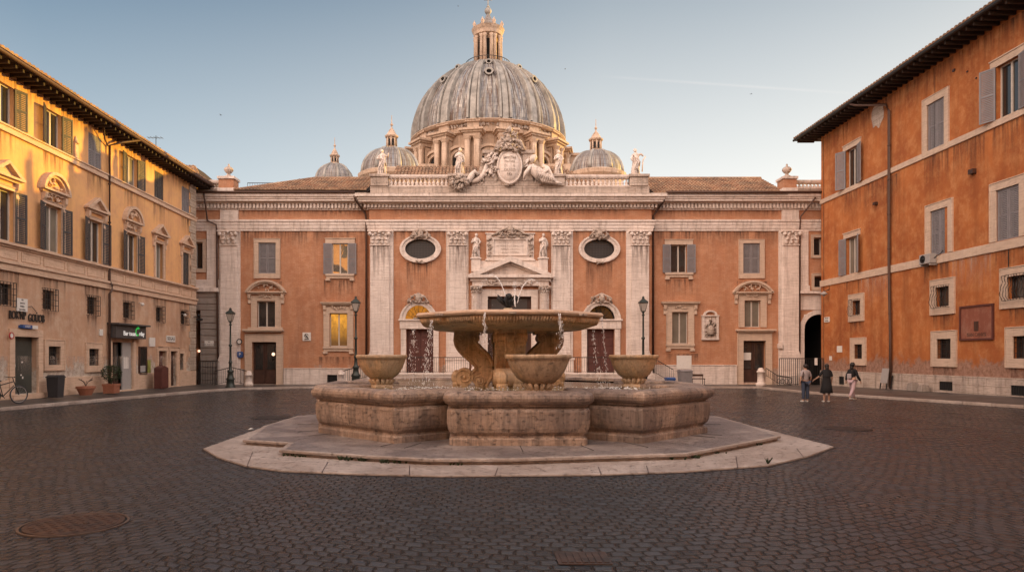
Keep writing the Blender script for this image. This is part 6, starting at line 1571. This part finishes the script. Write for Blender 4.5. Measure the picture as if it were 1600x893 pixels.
# hanging lights in the alley
hl2=thing('alley_lantern','small glowing lamp deep in the alley beside the ochre house','lamp',(fx(311,46.5),46.5,fz(548,46.5))); m=MB(); m.ball((fx(311,46.5),46.5,fz(548,46.5)),.09,8,6)
t=NT('glowing_bulb'); t.b.inputs['Emission Color'].default_value=(1,.6,.4,1); t.b.inputs['Emission Strength'].default_value=1.2; M['bulb']=t.m; m.build('bulb',M['bulb'],hl2)
m=MB(); m.tube([(fx(311,46.5),46.5,fz(547,46.5)),(fx(311,46.5),46.5,5.9)],.01,4); m.build('cord',M['iron'],hl2)
wl=thing('door_lamp_reflection','round glowing ball standing in for a lamp reflection in the left palace door glass','lamp',(wx(426),YW+.15,wz(553))); m=MB(); m.ball((wx(426),YW+.16,wz(553)),.11,10,8); m.build('bulb',M['bulb'],wl); m=MB(); m.tube([(wx(426),YW+.16,wz(556)),(wx(424.5),YW+.2,wz(563))],.03,5); m.build('reflected_lamp_arm',M['iron'],wl)  # emissive ball and arm stand in for a lamp reflected in the door
# right pavement things
def atr(px,out,z): Y=(XRW-out)*F/(px-VX); return (XRW-out,Y,z)
P=atr(1379,.5,.2); o=thing('leaning_board','grey easel board leaning on the orange house beside the downpipe','board',P)
m=MB(Matrix.Translation(P)@Matrix.Rotation(R(8),4,'Y')); m.box(0,.03,-.3,.3,.35,1.15); m.build('board',M['grey_panel'],o)
m=MB(Matrix.Translation(P)@Matrix.Rotation(R(8),4,'Y')); m.box(0,.04,-.3,-.26,-.02,.35); m.box(0,.04,.26,.3,-.02,.35); m.box(.25,.29,-.3,-.26,-.0,.8); m.build('leg',M['iron'],o)
for px,w,h,l in ((1426,.5,.45,'larger grey stone block at the foot of the orange house'),(1442,.42,.36,'smaller grey stone block at the foot of the orange house')):
    P=atr(px,.45,.24); m=MB(Matrix.Translation(P)); m.add([(-.2,-w/2,0),(.2,-w/2,0),(.2,w/2,0),(-.2,w/2,0),(-.17,-w*.4,h),(.17,-w*.42,h*.92),(.16,w*.42,h),(-.16,w*.35,h*.85)],[(0,3,2,1),(4,5,6,7),(0,1,5,4),(1,2,6,5),(2,3,7,6),(3,0,4,7)]); tag(m.build('stone_block',M['greystone'],None,loc=P,bevel=.03),l,'stone block','grey stone blocks by the orange house')
# manhole covers
M['rim']=simple('worn_iron_rim',(.15,.10,.075),.45,.2,var=.5)
M['cover_dark']=simple('dark_cast_iron',(.03,.028,.028),.4)
def cover(label,px,py,r,sq=False,mt='rust'):
    x,y=gp(px,py); o=thing('manhole_cover',label,'manhole cover',(x,y,.004)); MM=Matrix.Translation((x,y,0))
    if sq:
        m=MB(MM); m.box(-r,r,-r*.8,r*.8,.0,.012); m.build('cover_plate',M['rust'],o,bevel=.004); m=MB(MM)
        for k in range(7): m.box(-r*.85+k*r*.26,-r*.85+k*r*.26+.05,-r*.65,r*.65,.012,.018)
        m.build('cover_ribs',M['rust'],o)
    else:
        m=MB(MM); m.lathe([(r*1.08,.0),(r*1.08,.016),(r*1.035,.018),(r*1.03,.006)],(0,0,0),48,smooth=False,cap=False); m.build('cover_rim',M['rim' if mt=='rust' else mt],o)
        m=MB(MM); m.lathe([(r*1.035,.004),(r*.985,.004)],(0,0,0),48,smooth=False,cap=False); m.build('rim_gap',M['black'],o)
        m=MB(MM); m.lathe([(r*.985,.004),(r*.98,.018),(r*.9,.018),(r*.89,.012),(r*.86,.012),(r*.85,.016),(.01,.016)],(0,0,0),48,smooth=False,cap=False)
        s=.075; k=int(r/s)
        for i in range(-k,k+1):
            for j in range(-k,k+1):
                if math.hypot(i,j)*s<r*.86 and (i+j)%2==0: m.box(i*s-.024,i*s+.024,j*s-.024,j*s+.024,.016,.021)
        m.lathe([(r*.06,.016),(r*.06,.03),(.01,.03)],(r*.25,0,0),10,cap=False); m.build('cover_plate',M[mt],o)
t=NT('rusty_cast_iron'); c=t.mix(t.ramp(t.noise(6,6,.7),[(.35,0.),(.65,1.)]),(.10,.05,.032),(.045,.036,.032)); M['rust']=t.fin(c,t.math('ADD',.25,t.math('MULTIPLY',t.noise(5,4),.5)),t.bump(t.noise(25,4),.3,.006),.4)
cover('large round rusty manhole cover in the left foreground',117,819,.54)
cover('square drain cover near the bottom edge of the square',910,872,.26,True)
cover('thin round dark cover beyond the left end of the fountain step',425,652,.6,False,'cover_dark')
cover('thin round dark cover in the far right of the square',1325,669.5,.55,False,'cover_dark')
# litter
for px,py,l in ((392,671,'small white scrap of paper on the cobbles left of the fountain'),(560,612,None)):
    if l: x,y=gp(px,py); m=MB(Matrix.Translation((x,y,0))); m.add([(-.07,-.04,.01),(.05,-.06,.03),(.08,.04,.012),(-.03,.06,.04),(0,0,.06)],[(0,1,4),(1,2,4),(2,3,4),(3,0,4)]); tag(m.build('paper_scrap',M['white'],None,loc=(x,y,0)),l,'litter')
# weeds along the step
m=MB(); rd=random.Random(12)
def tuft(x,y,z,h,n):
    for _ in range(n):
        a=rd.uniform(0,2*PI); l=h*rd.uniform(.5,1); w=.008+.006*rd.random(); dx,dy=math.cos(a)*l*.5,math.sin(a)*l*.5
        m.add([(x-w,y,z),(x+w,y,z),(x+dx+w*.8,y+dy,z+l*.7),(x+dx*1.3,y+dy*1.3,z+l)],[(0,1,2),(0,2,3)])
for i_,f_,h,n in ((2,.15,.07,10),(2,.3,.05,8),(2,.85,.11,20),(3,.05,.10,22),(3,.5,.09,20),(3,.58,.05,10),(4,.3,.05,8),(6,.9,.06,10),(7,.1,.07,12),(7,.6,.04,8),(1,.4,.05,8),(8,.5,.05,8)):
    a_,b_=Vector(sp[i_]),Vector(sp[i_+1]); q=a_.lerp(b_,f_)
    for k in range(5): tuft(q.x+rd.gauss(0,.10),q.y+.03+rd.gauss(0,.02),.035,h,n)
x,y=gp(1200,724,.035); tuft(x,y,.035,.14,16)
tag(m.build('weeds',M['leaf']),'small green weeds growing along the foot of the fountain step','weeds',kind='stuff')
# bicycle
bx,by=-17.55,25.7
bk=thing('bicycle','dark bicycle parked beside the roller door at the left edge','bicycle',(bx,by,.2))
def wheel(cx,cy,ang):
    T=Matrix.Translation((cx,cy,.2+.34))@Matrix.Rotation(ang,4,'Z')
    m=MB(T); m.tube([(.33*math.cos(2*PI*i/24),0,.33*math.sin(2*PI*i/24)) for i in range(24)],.022,6,closed=True); o=m.build('wheel',M['plast_dk'],bk)
    m=MB(T); m.tube([(.30*math.cos(2*PI*i/24),0,.30*math.sin(2*PI*i/24)) for i in range(24)],.008,4,closed=True)
    for i in range(14): a=2*PI*i/14; m.tube([(0,0,0),(.3*math.cos(a),0,.3*math.sin(a))],.003,3)
    m.build('rim',M['grey_panel'],o)
ang=R(68); dx,dy=math.cos(ang),math.sin(ang)
wf=(bx+dx*.2,by+dy*.35); wr=(wf[0]-dx*1.02,wf[1]-dy*1.02)
wheel(wf[0],wf[1],ang); wheel(wr[0],wr[1],ang)
def bp(t,z): return (wr[0]+dx*t,wr[1]+dy*t,.2+z)
m=MB()
for a,b in (((0,.34),(.42,.30)),((.42,.30),(.30,.80)),((0,.34),(.33,.66)),((.42,.30),(.84,.70)),((.33,.72),(.82,.84)),((.80,.92),(1.02,.34))): m.tube([bp(*a),bp(*b)],.018,6)
m.build('frame',M['iron'],bk)
m=MB(); c=bp(.78,1.0); m.tube([bp(.82,.86),c],.014,5); n_=(-dy,dx); m.tube([(c[0]+n_[0]*.28-dx*.12,c[1]+n_[1]*.28-dy*.12,c[2]+.03),(c[0]+n_[0]*.15,c[1]+n_[1]*.15,c[2]),(c[0]-n_[0]*.15,c[1]-n_[1]*.15,c[2]),(c[0]-n_[0]*.28-dx*.12,c[1]-n_[1]*.28-dy*.12,c[2]+.03)],.014,5); m.build('handlebar',M['iron'],bk)
m=MB(); c=bp(.27,.88); m.ball(c,(.08,.13,.035),8,5); m.tube([bp(.30,.8),c],.014,5); m.build('saddle',M['plast_dk'],bk)
m=MB(); c=bp(.42,.30); m.tube([(c[0]+n_[0]*.1+dx*.14,c[1]+n_[1]*.1+dy*.14,c[2]-.08),(c[0]-n_[0]*.1-dx*.14,c[1]-n_[1]*.1-dy*.14,c[2]+.08)],.014,5); m.build('pedal',M['iron'],bk)
# ================================================================== birds
for px,py,Y in ((345,180,55),(883,108,70),(1174,147,60),(716,10,80)):
    x,z=fx(px,Y),fz(py,Y); m=MB(Matrix.Translation((x,Y,z))); m.M=m.M@Matrix.Scale(.5,4); m.ball((0,0,0),(.12,.06,.05),6,4); m.ball((.13,0,.03),.04,5,4)
    m.add([(-.03,0,.02),(.05,0,.02),(-.02,.25,.12),(-.08,.4,.05)],[(0,1,2),(0,2,3)]); m.add([(-.03,0,.02),(.05,0,.02),(-.02,-.25,.12),(-.08,-.4,.05)],[(0,1,2),(0,2,3)]); m.add([(-.1,0,0),(-.24,.05,0),(-.24,-.05,0)],[(0,1,2)])
    tag(m.build('bird',M['plast_dk'],None,loc=(x,Y,z)),{345:'tiny dark bird in the left sky',883:'tiny dark bird just right of the great dome',1174:'tiny dark bird in the right sky',716:'tiny dark bird left of the dome lantern'}[px],'bird','birds in the evening sky')
# ================================================================== people
def skin(name,nodes,edges,mat,parent,T=I4,sub=1):
    me=bpy.data.meshes.new(name); off=Vector((0,0,0)); p=parent
    while p: off+=p.location; p=p.parent
    me.from_pydata([tuple((T@Vector(q[0]))-off) for q in nodes],edges,[]); me.materials.append(M[mat])
    o=bpy.data.objects.new(name,me); COL.objects.link(o)
    if parent: o.parent=parent
    s=o.modifiers.new('Skin','SKIN'); 
    if not me.skin_vertices: me.attributes  # layer is made with the modifier below
    bm=bmesh.new(); bm.from_mesh(me); L_=bm.verts.layers.skin.verify()
    bm.verts.ensure_lookup_table()
    for v,q in zip(bm.verts,nodes): r=q[1]; v[L_].radius=r if hasattr(r,'__len__') else (r,r); v[L_].use_root=(v.index==0)
    bm.to_mesh(me); bm.free()
    s.use_smooth_shade=True; b=o.modifiers.new('Sub','SUBSURF'); b.levels=sub; b.render_levels=sub
    return o
def person(label,px,py,hgt,rz,kind):
    x,y=gp(px,py); o=thing('person',label,'person',(x,y,0))
    T=Matrix.Translation((x,y,0))@Matrix.Rotation(rz,4,'Z')@Matrix.Scale(hgt/1.7,4)     # faces local +y
    st=.26 if kind=='walk' else .0
    def leg(s,st_): return [((s*.09,0,.90),.085),((s*.10,st_*.5,.50),.06),((s*.10,st_*(1 if st_>0 else 1.4),.10+(.06 if st_<0 else 0)),.04),((s*.11,st_*(1 if st_>0 else 1.4)+.13,.035),.035)]
    nodes=[((0,0,.98),(.14,.10)),((0,0,1.12),(.125,.09)),((0,0,1.30),(.15,.10)),((0,0,1.42),(.10,.07)),((0,0,1.48),.05),((0,.01,1.56),.075),((0,.015,1.62),(.078,.09)),((0,.01,1.68),.06)]
    edges=[(0,1),(1,2),(2,3),(3,4),(4,5),(5,6),(6,7)]
    def chain(root,pts):
        k=root
        for p in pts: nodes.append(p); edges.append((k,len(nodes)-1)); k=len(nodes)-1
        return k
    chain(0,leg(-1,st)); chain(0,leg(1,-st))
    sw=.16 if kind=='walk' else .03
    arms=[]
    for s in (-1,1):
        a=[((s*.17,0,1.40),.05),((s*.235,-.03+s*sw*.3,1.14),.042),((s*.25,.05+s*sw,.92),.03),((s*.25,.07+s*sw*1.1,.86),(.03,.018))]
        if kind=='dress' and s<0: a=[((-.17,0,1.40),.05),((-.30,.05,1.16),.042),((-.46,.16,1.02),.03),((-.52,.2,.98),(.03,.018))]
        if kind=='shirt' and s>0: a=[((.17,0,1.40),.05),((.27,.0,1.14),.042),((.31,.10,.93),.03),((.32,.13,.88),(.03,.018))]
        e=chain(3,a); arms.append(a)
        hx,hy,hz=a[-1][0]
        for f in range(4): chain(e,[((hx+(f-1.5)*.006,hy+(f-1.5)*.018,hz-.05),.009),((hx,hy+(f-1.5)*.02+.01,hz-.095+abs(f-1.5)*.01),.007)])
        chain(e,[((hx-s*.02,hy+.04,hz-.01),.010),((hx-s*.02,hy+.055,hz-.045),.008)])
    b=skin('body',nodes,edges,'skin',o,T)
    f=MB(T); f.ball((0,.105,1.60),(.014,.022,.022),6,4); 
    for s in (-1,1): f.ball((s*.085,.01,1.60),(.012,.02,.03),6,4)
    f.build('nose_and_ears',M['skin'],o)
    f=MB(T)
    for s in (-1,1): f.ball((s*.03,.092,1.625),(.012,.008,.007),6,4)
    f.ball((0,.093,1.555),(.024,.008,.006),6,4); f.build('eyes_and_mouth',M['hair'],o)
    # hair
    h=MB(T); h.ball((0,-.02,1.645),(.098,.105,.10),12,8)
    if kind!='shirt': h.ball((0,-.06,1.54),(.085,.07,.14),10,8)
    h.build('hair',M['hair'],o)
    top={'shirt':'greycloth','dress':'blackcloth','walk':'blackcloth'}[kind]
    tn=[((0,0,.90 if kind!='walk' else .96),(.165,.125)),((0,0,1.12),(.150,.112)),((0,0,1.30),(.172,.122)),((0,0,1.43),(.10,.08))]; te=[(0,1),(1,2),(2,3)]
    for a in arms:
        k=3; L2=a[:2] if kind!='walk' else a[:3]
        for p,r in L2: tn.append((p,r+.02)); te.append((k,len(tn)-1)); k=len(tn)-1
    if kind=='dress':
        skin('dress_top',tn,te,top,o,T)
        d=MB(T); d.lathe([(.165,1.15),(.19,.95),(.23,.7),(.27,.42),(.26,.415),(.1,.6)],(0,0,0),28,1,.75,True,lambda a,z:1+.06*math.sin(9*a+z*3)*(1.2-z),cap=False); d.lathe([(.14,1.47),(.17,1.40),(.19,1.15)],(0,-.02,0),20,1,.72,True,cap=False); d.build('dress',M[top],o)
    else:
        skin('shirt',tn,te,top,o,T)
        pn=[((0,0,.96),(.155,.115))]; pe_=[]
        for s,ss in ((-1,st),(1,-st)):
            k=0
            for p,r in leg(s,ss)[:3]: pn.append(((p[0],p[1],p[2]+(.02 if r==.04 else 0)),r+.022)); pe_.append((k,len(pn)-1)); k=len(pn)-1
        skin('trousers',pn,pe_,'denim' if kind=='shirt' else 'pinkcloth',o,T)
    for s,ss in ((-1,st),(1,-st)):
        p=leg(s,ss)[3][0]; f=MB(T); f.ball((p[0],p[1]-.04,.045+(.05 if ss<0 else 0)),(.05,.135,.045),10,6); f.build('shoe',M['shoe'],o)
    if kind=='walk':
        f=MB(T); f.lathe([(.19,1.665),(.11,1.68),(.10,1.74),(.06,1.78),(.01,1.785)],(0,0,0),18,cap=False); f.build('hat',M['hair'],o)
        f=MB(T); f.box(-.15,.05,-.2,-.13,1.02,1.25); f.build('bag',M['greycloth'],o,bevel=.02)
    if kind=='shirt':
        f=MB(T); f.tube([(-.13,-.02,1.45),(-.16,-.13,1.25),(-.19,-.1,1.0)],.014,5); f.build('bag_strap',M['wood_dark'],o)
person('person in grey shirt and blue jeans standing with back turned',1258.5,628,1.62,R(8),'shirt')
person('person in long black dress standing beside the one in jeans',1291.5,628,1.63,R(-6),'dress')
person('person in dark hat and pink trousers walking by the orange house',1332,625,1.64,R(-62),'walk')
# ================================================================== light, sky, camera
SAZ=R(60); SEL=R(SUN_EL if 'SUN_EL' in globals() else 8.8)     # azimuth clockwise from +Y
sd=Vector((math.sin(SAZ)*math.cos(SEL),math.cos(SAZ)*math.cos(SEL),math.sin(SEL)))
l=bpy.data.lights.new('sun','SUN'); l.energy=5.0; l.angle=R(.5); l.color=(1,.57,.06); lo_=bpy.data.objects.new('sun',l); COL.objects.link(lo_); lo_.rotation_euler=sd.to_track_quat('Z','Y').to_euler()
w=bpy.data.worlds.new('World'); scene.world=w; w.use_nodes=True; nt=w.node_tree; bg=nt.nodes['Background']
sky=nt.nodes.new('ShaderNodeTexSky'); sky.sky_type='NISHITA'; sky.sun_disc=False; sky.sun_elevation=SEL; sky.sun_rotation=SAZ; sky.air_density=1.0; sky.dust_density=2.2; sky.ozone_density=1.2
tc=nt.nodes.new('ShaderNodeTexCoord'); sep=nt.nodes.new('ShaderNodeSeparateXYZ'); nt.links.new(tc.outputs['Generated'],sep.inputs[0])
def mth(op,a,b=0.0,c=0.0,clamp=False):
    x=nt.nodes.new('ShaderNodeMath'); x.operation=op; x.use_clamp=clamp
    for i,v in enumerate((a,b,c)):
        if isinstance(v,(int,float)): x.inputs[i].default_value=v
        else: nt.links.new(v,x.inputs[i])
    return x.outputs[0]
def mixc(f,a,b,mode='MIX'):
    x=nt.nodes.new('ShaderNodeMix'); x.data_type='RGBA'; x.blend_type=mode; x.clamp_result=False
    for s,v in ((x.inputs[0],f),(x.inputs[6],a),(x.inputs[7],b)):
        if isinstance(v,tuple): s.default_value=(*v,1)
        elif isinstance(v,(int,float)): s.default_value=v
        else: nt.links.new(v,s)
    return x.outputs[2]
# unseen bright sky lobes added behind the viewer as fill light
dt=nt.nodes.new('ShaderNodeVectorMath'); dt.operation='DOT_PRODUCT'; nt.links.new(tc.outputs['Generated'],dt.inputs[0]); dt.inputs[1].default_value=Vector((-.60,-.60,.53)).normalized()
key=mth('MULTIPLY_ADD',dt.outputs['Value'],3.2,-2.0,True)
dt2=nt.nodes.new('ShaderNodeVectorMath'); dt2.operation='DOT_PRODUCT'; nt.links.new(tc.outputs['Generated'],dt2.inputs[0]); dt2.inputs[1].default_value=Vector((.80,-.42,.42)).normalized()
key2=mth('MULTIPLY_ADD',dt2.outputs['Value'],3.3,-2.1,True)
fill=key
skyc=mixc(1.0,sky.outputs[0],(SKY_T if 'SKY_T' in globals() else (1.0,.97,.95)),'MULTIPLY')
hz=mth('POWER',mth('SUBTRACT',1.0,mth('MULTIPLY',mth('MAXIMUM',sep.outputs[2],0.0),1.85),0,True),1.0)
rt=mth('MULTIPLY_ADD',sep.outputs[0],1.5,.75,True)
hc=mixc(rt,(5.7,6.3,6.4),(8.8,8.5,7.8))
topc=mixc(rt,(.0,.62,1.45),(1.25,1.75,2.25))
grad=mixc(hz,topc,hc)
skyc=mixc(mth('MULTIPLY',mth('GREATER_THAN',sep.outputs[1],-.2),.85),skyc,grad)
col=mixc(key2,mixc(fill,skyc,(25.5,19.4,16.0)),(17.0,14.6,13.4))
# faint contrail and thin cloud veils in the sky
el=mth('ARCTANGENT',mth('DIVIDE',sep.outputs[2],sep.outputs[1])); az=mth('DIVIDE',sep.outputs[0],sep.outputs[1]); ez=mth('DIVIDE',sep.outputs[2],sep.outputs[1])
line=mth('SUBTRACT',ez,mth('MULTIPLY_ADD',az,-.068,.4215))
lw_=mth('SUBTRACT',1.0,mth('MULTIPLY',mth('ABSOLUTE',line),330),0,True)
inx=mth('MULTIPLY',mth('MULTIPLY_ADD',az,9,-1.5,True),mth('MULTIPLY_ADD',az,-10,5.8,True))
nz=nt.nodes.new('ShaderNodeTexNoise'); nt.links.new(tc.outputs['Generated'],nz.inputs[0]); nz.inputs['Scale'].default_value=9
fr=mth('GREATER_THAN',sep.outputs[1],0.1)
ct=mth('MULTIPLY',mth('MULTIPLY',lw_,inx),mth('MULTIPLY',fr,mth('MULTIPLY_ADD',nz.outputs[0],1.6,-.35,True)))
col=mixc(mth('MULTIPLY',ct,.13),col,(11,9,8))
nt.links.new(col,bg.inputs['Color']); bg.inputs['Strength'].default_value=.12
cam=bpy.data.cameras.new('camera'); co=bpy.data.objects.new('camera',cam); COL.objects.link(co); scene.camera=co
co.location=(0,0,H); co.rotation_euler=(R(90),0,0); cam.sensor_width=36; cam.sensor_fit='HORIZONTAL'; cam.lens=36*F/1600
cam.shift_x=(800-VX)/1600; cam.shift_y=(VY-446.5)/1600; cam.clip_start=.1; cam.clip_end=2000
scene.view_settings.view_transform='Standard'; scene.view_settings.look='None'; scene.view_settings.gamma=1; scene.view_settings.exposure=EXPO if 'EXPO' in globals() else .55
scene.view_settings.use_curve_mapping=False
scene.cycles.max_bounces=8; scene.cycles.transmission_bounces=6
